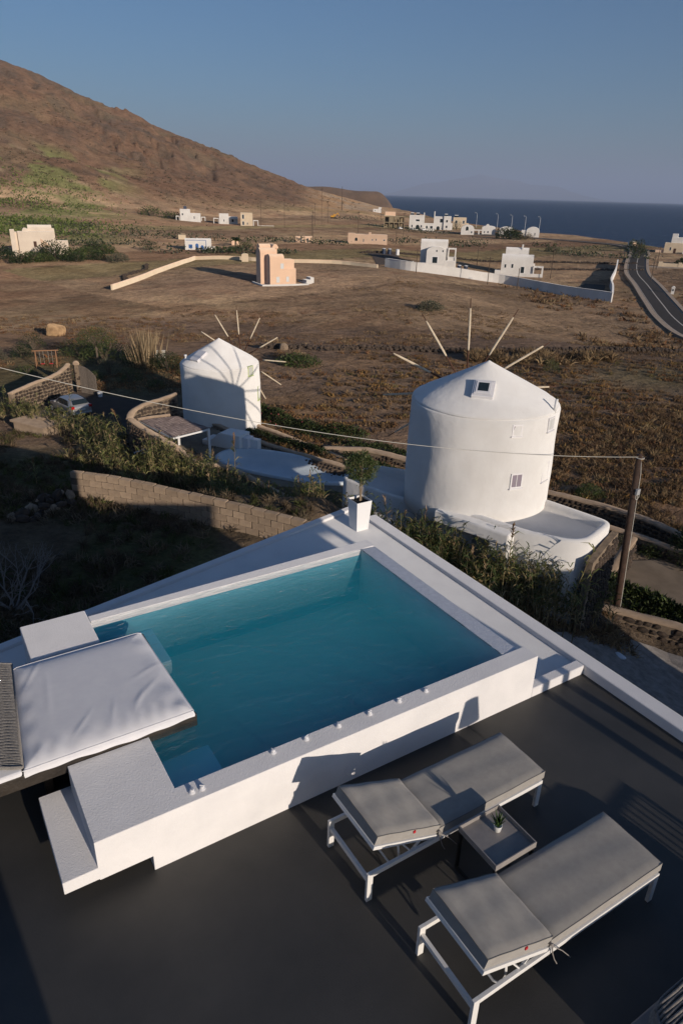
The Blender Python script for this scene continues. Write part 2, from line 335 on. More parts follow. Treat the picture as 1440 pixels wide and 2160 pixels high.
def ground_colour(x, y):
    u = lat(x, y); v = fwd(x, y)
    n1 = fbm(x, y, 40, 31, 5); n2 = fbm(x, y, 7, 41, 4); n3 = fbm(x, y, 160, 51, 3)
    brown = np.array([.31, .208, .128]); dark = np.array([.20, .138, .090]); ochre = np.array([.42, .30, .175]); red = np.array([.23, .115, .065]); green = np.array([.155, .150, .055])
    c = np.ones(x.shape+(3,))*brown
    def mixc(c, k, w): return c*(1-w[..., None])+np.array(k)*w[..., None]
    c = mixc(c, dark, sstep(.42, .68, n1)*.7); c = mixc(c, ochre, sstep(.50, .72, fbm(x, y, 24, 61, 4))*.55)
    c = mixc(c, red, sstep(.52, .7, n2)*.35)
    # old field strips
    wob = 14*(vnoise(x, y, 55, 71)-.5)
    a = .21; p = (x*math.cos(a)+y*math.sin(a))+wob; q = (-x*math.sin(a)+y*math.cos(a))+wob*.6
    fi = np.floor(p/64).astype(int); fj = np.floor(q/27).astype(int)
    hsh = ((fi*73856093 ^ fj*19349663) & 0xffff)/65535.0; hs2 = ((fi*83492791 ^ fj*29349661) & 0xffff)/65535.0
    far = sstep(95, 130, v)*(1-sstep(-4, 6, hill_h(u, v)-6))
    c = c*(1+far[..., None]*(hsh[..., None]-.5)*.55); c = mixc(c, green, far*sstep(.78, .86, hs2)*.45); c = mixc(c, red, far*sstep(.25, .15, hs2)*.3)
    edge = np.minimum(np.abs(q/27-np.round(q/27))*27, 3)/3
    c = c*(1-.45*far*(1-sstep(.0, .5, edge))*(n2 > .45))[..., None]
    # vineyard beyond the mills: dark cinders
    vy = sstep(38, 46, v)*(1-sstep(104, 112, v+4*(n1-.5)))*sstep(-60, -30, u-0*v)
    c = mixc(c, (.165, .112, .082), vy*.72); c = mixc(c, (.30, .19, .10), vy*sstep(.52, .66, n2)*.4)
    c = mixc(c, (.19, .17, .075), np.exp(-((u-33)/9)**2-((v-72)/8)**2)*.5)
    # ochre verge beyond the vineyard's dry wall
    c = mixc(c, (.29, .20, .125), sstep(107, 112, v)*(1-sstep(150, 175, v))*sstep(0, 12, u)*.75)
    c = mixc(c, (.24, .16, .11), np.exp(-((u+28)/22)**2-((v-165)/24)**2)*.8)
    # left garden in the terrace's shade: dark soil and weeds
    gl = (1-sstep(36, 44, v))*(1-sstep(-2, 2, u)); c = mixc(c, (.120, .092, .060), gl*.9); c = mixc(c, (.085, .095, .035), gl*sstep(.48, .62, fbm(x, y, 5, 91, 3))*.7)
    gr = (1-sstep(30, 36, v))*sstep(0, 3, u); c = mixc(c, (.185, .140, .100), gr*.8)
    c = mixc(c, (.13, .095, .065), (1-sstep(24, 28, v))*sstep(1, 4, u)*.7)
    # villa garden
    vg = np.exp(-((u+24)/13)**4-((v-64)/11)**4); c = mixc(c, (.085, .085, .040), vg*.75)
    # hill
    h = hill_h(u, v); hw = sstep(3, 14, h)
    hb = np.ones(x.shape+(3,))*np.array([.150, .090, .058])
    hb = mixc(hb, (.125, .082, .058), sstep(.45, .62, fbm(x+y*.4, y, 95, 131, 5))*.8); hb = mixc(hb, (.195, .12, .075), sstep(.52, .66, fbm(x, y, 22, 141, 5))*.55); hb = mixc(hb, (.085, .065, .048), sstep(.56, .66, fbm(x, y, 9, 145, 3))*.6)
    hb = mixc(hb, (.10, .075, .058), sstep(.62, .72, fbm(x*1.6, y*.7, 26, 151, 4))*sstep(20, 60, h)*.75)
    hb = mixc(hb, (.15, .125, .075), sstep(.5, .65, fbm(x, y, 60, 161, 3))*.3)
    c = c*(1-hw[..., None])+hb*hw[..., None]
    # green terraces at the foot, left
    tg = sstep(.25, .34, -u/np.maximum(v, 1)+.08*(n3-.5))*sstep(245, 290, v)*(1-sstep(26, 50, h+30*(n1-.5)))
    c = mixc(c, (.150, .165, .060), tg*sstep(.49, .56, fbm(x, y, 26, 171, 5))*.75)
    c = mixc(c, (.33, .24, .15), tg*sstep(.60, .68, fbm(x, y*2.6, 30, 181, 3))*.6)
    # quarried cliff at the hill's seaward toe
    az = np.degrees(np.arctan2(u, v)); r = np.hypot(u, v)
    cl = sstep(-4.5, -.8, az)*(1-sstep(3.2, 3.6, az))*sstep(560, 640, r)*(1-sstep(24, 40, h+16*(n1-.5)))*sstep(2.0, 5, h+4*(n2-.5)+3*sstep(1, 2.5, az))
    c = mixc(c, (.36, .225, .120), cl*.85); c = mixc(c, (.30, .24, .18), cl*sstep(.5, .65, fbm(x, y, 16, 191, 3))*.7)
    # shore rocks
    Rr = shore(x, y); sh = sstep(Rr-16, Rr-4, r); c = mixc(c, (.10, .07, .055), sh*.8)
    return np.clip(c, .01, .8)
# sheet in polar rings round the viewpoint, fine where the photograph looks
th = np.concatenate([np.linspace(-180, -48, 44, endpoint=False), np.linspace(-48, -33, 60, endpoint=False), np.linspace(-33, 33, 640, endpoint=False), np.linspace(33, 60, 90, endpoint=False), np.linspace(60, 180, 41)])
th = np.radians(th); rr = np.concatenate([[2.0, 5.0], np.geomspace(8, 2100, 400)])
TT, RR = np.meshgrid(th, rr, indexing='ij'); U = RR*np.sin(TT); Vv = RR*np.cos(TT)
X, Y = uv(U, Vv); Zg = gz(X, Y)
ni, nj = X.shape
Vt = np.stack([X, Y, Zg], -1).reshape(-1, 3); idx = np.arange(ni*nj).reshape(ni, nj)
Fq = np.stack([idx[:-1, :-1], idx[:-1, 1:], idx[1:, 1:], idx[1:, :-1]], -1).reshape(-1, 4)
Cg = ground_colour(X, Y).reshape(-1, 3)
def ground_material():
    m = bpy.data.materials.new('dry_ground'); m.use_nodes = True; n = m.node_tree.nodes; l = m.node_tree.links; p = n['Principled BSDF']
    p.inputs['Roughness'].default_value = .95; p.inputs['Specular IOR Level'].default_value = .1; p.inputs['Diffuse Roughness'].default_value = 1.0
    a = n.new('ShaderNodeAttribute'); a.attribute_name = 'Col'; tc = n.new('ShaderNodeTexCoord'); cur = a.outputs['Color']
    for sc_, lo, hi, dt in ((.12, .68, 1.52, 10), (.9, .66, 1.36, 8), (5.0, .70, 1.32, 6)):
        nz = n.new('ShaderNodeTexNoise'); nz.inputs['Scale'].default_value = sc_; nz.inputs['Detail'].default_value = dt; nz.inputs['Roughness'].default_value = .7; l.new(tc.outputs['Object'], nz.inputs['Vector'])
        mr = n.new('ShaderNodeMapRange'); mr.inputs[1].default_value = .3; mr.inputs[2].default_value = .7; mr.inputs[3].default_value = lo; mr.inputs[4].default_value = hi; l.new(nz.outputs['Fac'], mr.inputs[0])
        vm = n.new('ShaderNodeVectorMath'); vm.operation = 'SCALE'; l.new(cur, vm.inputs[0]); l.new(mr.outputs[0], vm.inputs['Scale']); cur = vm.outputs[0]
    l.new(cur, p.inputs['Base Color'])
    prev = None
    for sc_, st, di in ((.16, .9, 2.2), (.8, .9, .5), (4.0, .8, .12)):
        nb = n.new('ShaderNodeTexNoise'); nb.inputs['Scale'].default_value = sc_; nb.inputs['Detail'].default_value = 8; nb.inputs['Roughness'].default_value = .65; l.new(tc.outputs['Object'], nb.inputs['Vector'])
        b = n.new('ShaderNodeBump'); b.inputs['Strength'].default_value = st; b.inputs['Distance'].default_value = di; l.new(nb.outputs['Fac'], b.inputs['Height'])
        if prev: l.new(prev, b.inputs['Normal'])
        prev = b.outputs['Normal']
    l.new(prev, p.inputs['Normal']); return m
M['ground'] = ground_material()
gm = np_mesh('ground', Vt, Fq[:, ::-1], M['ground'], None, True)
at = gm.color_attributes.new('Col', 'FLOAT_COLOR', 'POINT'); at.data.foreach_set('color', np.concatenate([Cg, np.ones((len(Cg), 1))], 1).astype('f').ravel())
structure(obj('ground', gm))

# ------------------------------------------------------------------ sea, headland, island
def sea_material():
    m = bpy.data.materials.new('sea_water'); m.use_nodes = True; n = m.node_tree.nodes; l = m.node_tree.links; p = n['Principled BSDF']
    p.inputs['Roughness'].default_value = .3; p.inputs['IOR'].default_value = 1.33; p.inputs['Specular IOR Level'].default_value = .04
    tc = n.new('ShaderNodeTexCoord')
    def noise(scale, det, vec, rough=.6):
        z = n.new('ShaderNodeTexNoise'); z.inputs['Scale'].default_value = scale; z.inputs['Detail'].default_value = det; z.inputs['Roughness'].default_value = rough; l.new(vec, z.inputs['Vector']); return z.outputs['Fac']
    mp = n.new('ShaderNodeMapping'); mp.inputs['Rotation'].default_value = (0, 0, R(-30)); mp.inputs['Scale'].default_value = (1, 2.6, 1); l.new(tc.outputs['Object'], mp.inputs['Vector'])
    prev = None
    for s_, st, d in ((.035, .6, 3.0), (.22, .7, .7)):
        b = n.new('ShaderNodeBump'); b.inputs['Strength'].default_value = st; b.inputs['Distance'].default_value = d; l.new(noise(s_, 6, mp.outputs[0]), b.inputs['Height'])
        if prev: l.new(prev, b.inputs['Normal'])
        prev = b.outputs['Normal']
    l.new(prev, p.inputs['Normal'])
    w = n.new('ShaderNodeMapRange'); w.inputs[1].default_value = .645; w.inputs[2].default_value = .70; l.new(noise(.10, 5, mp.outputs[0], .62), w.inputs[0])
    b2 = n.new('ShaderNodeMapRange'); b2.inputs[1].default_value = .3; b2.inputs[2].default_value = .7; l.new(noise(.006, 4, mp.outputs[0]), b2.inputs[0])
    mx = n.new('ShaderNodeMix'); mx.data_type = 'RGBA'; mx.inputs['A'].default_value = (.004, .015, .050, 1); mx.inputs['B'].default_value = (.007, .022, .068, 1); l.new(b2.outputs[0], mx.inputs['Factor'])
    m2 = n.new('ShaderNodeMix'); m2.data_type = 'RGBA'; m2.inputs['B'].default_value = (.55, .57, .60, 1); l.new(w.outputs[0], m2.inputs['Factor']); l.new(mx.outputs['Result'], m2.inputs['A'])
    l.new(m2.outputs['Result'], p.inputs['Base Color'])
    return m
M['sea'] = sea_material()
thS = np.radians(np.linspace(-180, 180, 181)); rS = np.concatenate([[200.], np.geomspace(300, 70000, 44)])
TT, RR = np.meshgrid(thS, rS, indexing='ij'); X2, Y2 = uv(RR*np.sin(TT), RR*np.cos(TT)); ni, nj = X2.shape; idx = np.arange(ni*nj).reshape(ni, nj)
structure(obj('sea', np_mesh('sea', np.stack([X2, Y2, 0*X2+SEA_Z], -1).reshape(-1, 3), np.stack([idx[:-1, :-1], idx[1:, :-1], idx[1:, 1:], idx[:-1, 1:]], -1).reshape(-1, 4), M['sea'])))
M['headland'] = mat('headland_rock', (.17, .115, .08), .95, (.11, .08, .06), .03, 8, .6, .2, spec=.1)
uu = np.linspace(-420, 110, 120); vw = np.linspace(1560, 2100, 60); UU, VV = np.meshgrid(uu, vw, indexing='ij')
hz_ = -30+40*sstep(100+10*(vnoise(UU, VV, 40, 5)-.5), 58, UU)**.6*sstep(1570, 1650, VV+20*(vnoise(UU, VV, 30, 6)-.5))+5*(fbm(UU, VV, 60, 8)-.5)+6*sstep(20, -60, UU)
X2, Y2 = uv(UU, VV); ni, nj = X2.shape; idx = np.arange(ni*nj).reshape(ni, nj)
structure(obj('headland', np_mesh('headland', np.stack([X2, Y2, hz_], -1).reshape(-1, 3), np.stack([idx[:-1, :-1], idx[1:, :-1], idx[1:, 1:], idx[:-1, 1:]], -1).reshape(-1, 4), M['headland'], None, True)))
M['island'] = mat('island_rock', (.20, .17, .14), .95, (.14, .13, .11), .0006, 5, spec=.05)
uu = np.linspace(1600, 17600, 260); vw = np.linspace(42000, 54000, 60); UU, VV = np.meshgrid(uu, vw, indexing='ij')
prof = 1250*np.exp(-((UU-8600)/3000)**2)+560*np.exp(-((UU-12800)/2200)**2)+520*np.exp(-((UU-4600)/1900)**2)
hz_ = -60+prof*np.exp(-((VV-48000)/3000)**2)*(.62+.76*fbm(UU, VV, 2600, 9, 5))
X2, Y2 = uv(UU, VV); ni, nj = X2.shape; idx = np.arange(ni*nj).reshape(ni, nj)
structure(obj('island_hills', np_mesh('island_hills', np.stack([X2, Y2, hz_], -1).reshape(-1, 3), np.stack([idx[:-1, :-1], idx[1:, :-1], idx[1:, 1:], idx[:-1, 1:]], -1).reshape(-1, 4), M['island'], None, True)))

# ------------------------------------------------------------------ sheets laid on the ground
def smooth_path(pts, n):
    pts = [np.array(p, float) for p in pts]; P = [2*pts[0]-pts[1]]+pts+[2*pts[-1]-pts[-2]]; out = []
    for i in range(1, len(P)-2):
        for k in range(n):
            t = k/n; out.append(.5*(2*P[i]+(P[i+1]-P[i-1])*t+(2*P[i-1]-5*P[i]+4*P[i+1]-P[i+2])*t*t+(3*P[i]-3*P[i+1]+P[i+2]-P[i-1])*t**3))
    out.append(pts[-1]); return np.array(out)
def ribbon(name, path, offs, lift, m, parent=None, nx=3, thick=0):
    d = np.gradient(path[:, :2], axis=0); d /= np.linalg.norm(d, axis=1, keepdims=True); nrm = np.stack([d[:, 1], -d[:, 0]], 1)
    o = np.linspace(offs[0], offs[1], nx); P = path[:, None, :2]+nrm[:, None]*o[None, :, None]
    if path.shape[1] > 2: zz = np.repeat(path[:, 2:3], nx, 1)
    else: zz = np.repeat(gz(path[:, 0], path[:, 1])[:, None], nx, 1)
    top = np.concatenate([P, (zz+lift)[..., None]], -1)
    b = MB(); b.grid(top.tolist())
    if thick:
        for k in (0, -1):
            s = np.stack([top[:, k], top[:, k]-np.array([0, 0, thick])], 1); b.grid((s if k else s[:, ::-1]).tolist())
    o_ = b.build(name, m, parent); 
    return o_
def flat_sheet(name, poly, m, lift=.02, step=1.0):   # polygon draped on the ground
    me = bpy.data.meshes.new(name); b = bmesh.new(); vs = [b.verts.new((p[0], p[1], 0)) for p in poly]; b.faces.new(vs)
    n = max(2, int(max(max(p[0] for p in poly)-min(p[0] for p in poly), max(p[1] for p in poly)-min(p[1] for p in poly))/step))
    for ax in (0, 1):
        lo = min(p[ax] for p in poly); hi = max(p[ax] for p in poly)
        for k in range(1, n):
            c = lo+(hi-lo)*k/n; bmesh.ops.bisect_plane(b, geom=b.verts[:]+b.edges[:]+b.faces[:], plane_co=(c if ax == 0 else 0, c if ax == 1 else 0, 0), plane_no=(1, 0, 0) if ax == 0 else (0, 1, 0))
    for v in b.verts: v.co.z = gz1(v.co.x, v.co.y)+lift
    bmesh.ops.recalc_face_normals(b, faces=b.faces); b.normal_update()
    for f in b.faces:
        if f.normal.z < 0: f.normal_flip()
    b.to_mesh(me); b.free(); me.materials.append(m); return structure(obj(name, me))
rc = [(123.4, 67.5), (131.0, 80.0), (143.2, 93.0), (158.0, 106.2), (171.9, 118.3), (194.4, 137.7), (216.0, 157.1), (237.2, 173.8), (262.0, 192.0), (298.2, 218.4), (320.5, 238.0), (330.9, 258.1), (329.7, 287.8), (323.8, 324.9), (316.0, 357.1), (298.5, 387.6)]
rpath = smooth_path(rc, 6)
rz_ = gz(rpath[:, 0], rpath[:, 1]); rz_ = np.convolve(np.pad(rz_, 6, mode='edge'), np.ones(13)/13, 'valid')
rp3 = np.concatenate([rpath, rz_[:, None]], 1)
structure(ribbon('road', rp3, (-3.2, 3.2), .30, M['asphalt'], thick=1.0))
structure(ribbon('road_centre_line', rp3, (-.14, .14), .306, M['paint'], nx=2))
structure(ribbon('road_edge_line', rp3, (-3.0, -2.87), .306, M['paint'], nx=2)); structure(ribbon('road_edge_line', rp3, (2.87, 3.0), .306, M['paint'], nx=2))
structure(ribbon('pavement', rp3, (-4.3, -3.2), .42, M['pave'], thick=1.2)); structure(ribbon('pavement', rp3, (3.2, 4.2), .42, M['pave'], thick=1.2))
structure(ribbon('side_road', np.array([(237.2, 173.8), (244.3, 166.7), (252.4, 161.1), (263.5, 153.5)]), (-2, 2), .32, M['pave'], thick=.6))
flat_sheet('driveway', [(152.7, 119.9), (176.0, 138.1), (180.2, 141.5), (177.6, 146.6), (169.0, 142.3), (149.4, 127.7)], M['asphalt'], .06, 4)
flat_sheet('driveway', [(121.3, 175.5), (131.5, 177.3), (147.2, 200.5), (153.4, 212.8), (142.0, 212.9), (135.0, 198.3)], M['drive'], .06, 6)
flat_sheet('car_park', [(9.0, 60.5), (11.5, 61.8), (13.0, 59.4), (15.6, 55.5), (14.6, 48.0), (12.6, 46.0), (11.3, 41.5), (9.8, 44.0), (9.6, 51.5), (7.6, 57.6)], M['drive'], .03, 1.2)
flat_sheet('gravel_track', [(8, 8), (9, 1.5), (25, 1.5), (24.5, 9.5), (22.9, 11.4), (22.4, 12.3), (21.3, 12.9), (19.9, 13.2), (18.4, 13.35), (17.2, 13.4), (16.2, 13.2), (13.5, 13.9), (10, 14)], M['gravel'], .04, .7)
flat_sheet('courtyard', [(25.19, 16.72), (27.28, 17.71), (28.82, 16.94), (31.46, 13.42), (30.25, 8.25), (25.85, 8.80), (24.86, 13.64)], M['court'], .03, 1.0)

# ------------------------------------------------------------------ hotel terrace
structure(MB().prism([(-3.2, -6), (6.345, -6), (6.345, 4.29), (5.0, 4.40), (1.1, 4.40), (1.1, 8.0), (-3.2, 7.0)], -.25, 0).build('terrace_floor', M['floor']))
structure(MB().prism([(-3.3, -6.1), (6.50, -6.1), (6.50, 9.70), (-3.3, 7.38)], -12, -.255).build('terrace_base', M['stucco']))
t = thing('parapet_wall', 'low white parapet along the right edge of the dark terrace', 'parapet', (6.345, -6, 0))
w = MB().box(0, .225, 0, 15.2, -11.5, .13); w.build('wall', M['coping'], t, .018)
t = thing('parapet_wall', 'low white parapet along the far edge behind the pool', 'parapet', (0, 0, 0))
MB().prism([(-2.2, 7.53), (6.34, 9.60), (6.34, 9.73), (-2.2, 7.665)], -.25, .13).build('wall', M['coping'], t, .015)
# white deck round the pool's far and right sides, laid to a slight fall
structure(MB().prism([(5.40, 4.42), (6.34, 4.42), (6.34, 9.595), (-2.0, 7.575), (-2.0, 7.05), (.47, 7.05), (.47, 7.74), (1.2, 7.74), (5.40, 7.74)], -.24, [.060, .060, .085, .085, .085, .085, .085, .085, .075]).build('pool_deck', M['deck']))
pool = thing('swimming_pool', 'turquoise plunge pool raised in a white rendered surround', 'swimming pool', (1.235, 4.29, 0))
def pp(mb, name, m, bev=.012): 
    mb.v = [(x-1.235, y-4.29, z) for x, y, z in mb.v]; return mb.build(name, m, pool, bev)
# front wall: long lit face; a floating block and step at its left end
def sh(mb): mb.v = [(x-1.235, y-4.29, z) for x, y, z in mb.v]; return mb
union('front_wall', [sh(MB().box(.49, 5.45, 4.29, 4.512, .165, .594)), sh(MB().box(.935, 5.45, 4.29, 4.512, -.1, .3)), sh(MB().box(.49, 1.232, 4.4, 5.236, .165, .594)), sh(MB().box(.213, .6, 4.29, 5.29, .178, .309))], M['coping'], pool, .013, 3)
pp(MB().box(.935, 1.2, 4.5125, 7.0, -.1, .163), 'plinth', M['stucco'], .01)
pp(MB().box(.49, 1.232, 7.025, 7.765, .0, .594), 'end_block', M['coping'], .014)
pp(MB().box(1.10, 1.232, 5.238, 7.023, -.1, .50), 'end_wall', M['stucco'], .01)
pp(MB().prism([(1.234, 7.472), (5.352, 7.472), (5.352, 7.69), (1.234, 7.612)], -.6, .592), 'back_wall', M['coping'], .012)
pp(MB().extrude_y([(5.11, -.6), (5.352, -.6), (5.362, .560), (5.34, .576), (5.11, .5905)], 4.513, 7.471), 'overflow_edge', M['coping'], .01)
pp(MB().box(1.234, 5.109, 4.513, 7.471, -.72, -.60), 'basin_floor', M['pool_basin'], 0)
pp(MB().box(1.20, 1.236, 4.513, 7.471, -.60, .165), 'basin_wall', M['pool_wall'], 0)
pp(MB().box(1.237, 5.1, 4.5125, 4.520, -.60, .50), 'basin_wall', M['pool_wall'], 0)
pp(MB().box(1.237, 5.1, 7.464, 7.4715, -.60, .50), 'basin_wall', M['pool_wall'], 0)
pp(MB().box(1.237, 1.80, 4.521, 5.20, -.599, .27), 'underwater_step', M['pool_basin'], .02)
pp(MB().box(1.237, 1.95, 6.70, 7.463, -.599, .27), 'underwater_step', M['pool_basin'], .02)
# curb between pool and parapet
t = thing('curb', 'short low white curb joining the pool wall to the right parapet', 'curb', (5.452, 4.29, 0))
MB().box(0, .89, 0, .13, -.1, .127).build('wall', M['coping'], t, .012)
# water: closed body with a rippled top
def water_material(name, dens, colr, rough, bs, bd, scat=0.0):
    m = bpy.data.materials.new(name); m.use_nodes = True; n = m.node_tree.nodes; l = m.node_tree.links; n.clear()
    o = n.new('ShaderNodeOutputMaterial'); tr = n.new('ShaderNodeBsdfTransparent'); gl = n.new('ShaderNodeBsdfGlossy'); gl.inputs['Roughness'].default_value = rough
    fr = n.new('ShaderNodeFresnel'); fr.inputs['IOR'].default_value = 1.33; mx = n.new('ShaderNodeMixShader'); tc = n.new('ShaderNodeTexCoord')
    mp = n.new('ShaderNodeMapping'); mp.inputs['Rotation'].default_value = (0, 0, R(20)); mp.inputs['Scale'].default_value = (1, 2.2, 1); l.new(tc.outputs['Object'], mp.inputs['Vector'])
    nz = n.new('ShaderNodeTexNoise'); nz.inputs['Scale'].default_value = bs; nz.inputs['Detail'].default_value = 3; nz.inputs['Distortion'].default_value = .6; l.new(mp.outputs[0], nz.inputs['Vector'])
    b = n.new('ShaderNodeBump'); b.inputs['Strength'].default_value = .9; b.inputs['Distance'].default_value = bd; l.new(nz.outputs['Fac'], b.inputs['Height'])
    l.new(b.outputs[0], gl.inputs['Normal']); l.new(b.outputs[0], fr.inputs['Normal'])
    ge = n.new('ShaderNodeNewGeometry'); iv = n.new('ShaderNodeMapRange'); iv.inputs[3].default_value = 1.33; iv.inputs[4].default_value = 1/1.33; l.new(ge.outputs['Backfacing'], iv.inputs[0]); l.new(iv.outputs[0], fr.inputs['IOR']); l.new(fr.outputs[0], mx.inputs[0]); l.new(tr.outputs[0], mx.inputs[1]); l.new(gl.outputs[0], mx.inputs[2]); l.new(mx.outputs[0], o.inputs['Surface'])
    va = n.new('ShaderNodeVolumeAbsorption'); va.inputs['Color'].default_value = (*colr, 1); va.inputs['Density'].default_value = dens
    vs_ = n.new('ShaderNodeVolumeScatter'); vs_.inputs['Color'].default_value = (.05, .76, 1.0, 1); vs_.inputs['Density'].default_value = scat; ad = n.new('ShaderNodeAddShader'); l.new(va.outputs[0], ad.inputs[0]); l.new(vs_.outputs[0], ad.inputs[1]); l.new(ad.outputs[0], o.inputs['Volume']); return m
M['pool_water'] = water_material('pool_water', .50, (.05, .78, .985), .03, 5.0, .032, .75)
nx, ny = 150, 110; gx = np.linspace(1.228, 5.111, nx); gy = np.linspace(4.508, 7.473, ny); GX, GY = np.meshgrid(gx, gy, indexing='ij')
def ripple(x, y):
    a = 0
    for k, (dx, dy, f, am) in enumerate(((.9, .44, 7, 1), (.5, .86, 11, .7), (.98, -.2, 17, .45), (.2, .98, 23, .35), (.7, .7, 31, .25))):
        ph = 4*vnoise(x, y, .7, 300+k); a = a+am*np.sin(f*(dx*x+dy*y)+ph*2)*(.35+vnoise(x, y, 1.1, 400+k))
    return a
GZ = .588+.0034*ripple(GX, GY)
wb = MB(); wb.grid(np.stack([GX, GY, GZ], -1).tolist())
edge = [(i, 0) for i in range(nx)]+[(nx-1, j) for j in range(1, ny)]+[(i, ny-1) for i in range(nx-2, -1, -1)]+[(0, j) for j in range(ny-2, 0, -1)]
base = len(wb.v); wb.v += [(gx[i], gy[j], -.605) for i, j in edge]; ne = len(edge)
wb.f += [(base+k, base+(k+1) % ne, edge[(k+1) % ne][0]*ny+edge[(k+1) % ne][1], edge[k][0]*ny+edge[k][1]) for k in range(ne)]+[tuple(range(base+ne-1, base-1, -1))]; wb.fc += [None]*(ne+1)
structure(wb.build('pool_water', M['pool_water'], smooth=True))
# overflow film: thin wet sheet over the right lip
M['wet'] = mat('wet_render', (.62, .63, .66), .15, (.70, .71, .74), 14, 4, .8, 45, spec=.6, bdist=.007)
structure(MB().grid([[(5.112+.236*a, 4.53+2.93*b/40, .5935-.016*a+.0015*math.sin(b*2.1+a*7)) for b in range(41)] for a in (0, .25, .5, .75, 1)]).build('overflow_water', M['wet'], smooth=True))
# ------------------------------------------------------------------ hotel behind the lens (its shade falls across the left of the view)
t = thing('hotel_building', 'white hotel wing behind and left of the viewpoint', 'building', (0, 0, 0))
MB().box(-14, .36, -9, -1.2, -11, 9).build('wall', M['stucco'], t, .03)
t = thing('unseen_shade_block', 'unseen white block stepping down to the right, sized to shade the garden and reeds', 'building', (7, -8, 0))  # unseen stepped block, its heights set by the shade it throws on garden and reeds
MB().box(.0, 3.9, 0, 6, -11, .30).build('wall', M['stucco'], t, .03); MB().box(3.95, 16.2, 0, 5, -11, -2.75).build('lower_wall', M['stucco'], t, .03)

# ------------------------------------------------------------------ daybed
db = thing('daybed', 'white daybed on a dark wood platform with woven rope back', 'daybed', (.15, 5.24, .51))
def dp(mb, name, m, bev=0, seg=2, smooth=False, par=None):
    mb.v = [(x-.15, y-5.24, z-.51) for x, y, z in mb.v]; return mb.build(name, m, par or db, bev, seg, smooth)
dp(MB().box(-.75, 1.705, 5.285, 6.97, .512, .555), 'platform', M['dark_wood'], .006); dp(MB().box(-.75, 1.72, 5.241, 5.284, .512, .655), 'fascia', M['dark_wood'], .006); dp(MB().box(1.6605, 1.715, 5.285, 6.97, .512, .565), 'fascia', M['dark_wood'], .006)
for k in range(2): dp(MB().box(-.6+.9*k, -.52+.9*k, 5.6, 6.6, 0.001, .511), 'leg', M['dark_wood'], .005)
def mattress_z(a, b):    # a along x, b along y, both 0..1
    e = min(a, 1-a, b, 1-b); f = 1-math.exp(-e*22)
    z = .722+.042*f
    z += .007*math.exp(-((b-.08)/.06)**2)*math.sin(a*58+3*math.sin(a*9))*(.4+.6*math.sin(a*5)**2)*(1-a*.2)
    z += .003*math.exp(-((a-.93)/.07)**2)*math.sin(b*28+2*math.sin(b*6)) + .0025*math.exp(-((a-.06)/.04)**2)*math.sin(b*31)
    for (ca, cb, ang, am, wd, ln) in ((.12, .82, 1.1, .008, .018, .14), (.2, .55, 1.5, .006, .02, .2), (.8, .3, .7, .007, .02, .13), (.72, .22, 1.0, .007, .016, .1), (.55, .2, 1.25, .006, .015, .1), (.35, .18, .9, .007, .016, .1), (.88, .5, .4, .005, .02, .12)):
        dx, dy = a-ca, b-cb; p = dx*math.cos(ang)+dy*math.sin(ang); q = -dx*math.sin(ang)+dy*math.cos(ang); z += .55*am*math.exp(-(q/wd)**2-(p/ln)**2)
    z += .006*math.sin(a*3.1+.4)*math.sin(b*2.6)-.135*b
    return z
NA, NB = 90, 90; ms = []
x0, x1, y0, y1 = .13, 1.682, 5.228, 6.985
for i in range(NA+1):
    a = i/NA; row = []
    for j in range(NB+1):
        b = j/NB; xl = x0+.02+.15*b; row.append((xl+(x1-xl)*a, y0+(y1-y0)*b, mattress_z(a, b)))
    ms.append(row)
mb = MB(); mb.grid(ms)
per = [(i, 0) for i in range(NA+1)]+[(NA, j) for j in range(1, NB+1)]+[(i, NB) for i in range(NA-1, -1, -1)]+[(0, j) for j in range(NB-1, 0, -1)]
rows = []
for kz in range(3):
    base = len(mb.v)
    for q, (i, j) in enumerate(per):
        x, y, z = ms[i][j]; nxv = -1 if i == 0 else (1 if i == NA else 0); nyv = -1 if j == 0 else (1 if j == NB else 0)
        zz = [min(.692, z-.008), min(.674, z-.03), min(.642, z-.06)+.006*math.sin(q*.31)+.010*math.sin(q*.083)][kz]; o = [.010, .012, .008][kz]
        mb.v.append((x+nxv*o, y+nyv*o, zz))
    rows.append(base)
npz = len(per); first = [i*(NB+1)+j for i, j in per]
for ri, base in enumerate(rows):
    up = first if ri == 0 else [rows[ri-1]+k for k in range(npz)]
    mb.f += [(up[(k+1) % npz], up[k], base+k, base+(k+1) % npz) for k in range(npz)]; mb.fc += [None]*npz
mt = dp(mb, 'mattress', M['white_fabric'], smooth=True)
sm = MB(); sm.tube([(x0+(x1-x0)*a, y0-.004, mattress_z(a, 0)+.0) for a in np.linspace(0, 1, 60)], .004, 5); sm.tube([(x1+.003, y0+(y1-y0)*b, mattress_z(1, b)) for b in np.linspace(0, 1, 60)], .004, 5); sm.tube([(x0+.16+(x1-x0-.16)*a, y1-.05, mattress_z(a, .967)+.003) for a in np.linspace(0, 1, 60)], .003, 5)
dp(sm, 'piping', M['white_fabric'], smooth=True)
MBs = MB().box(-.75, .128, 5.232, 6.84, .656, .715); dp(MBs, 'side_cushion', M['white_fabric'], .02, 3)
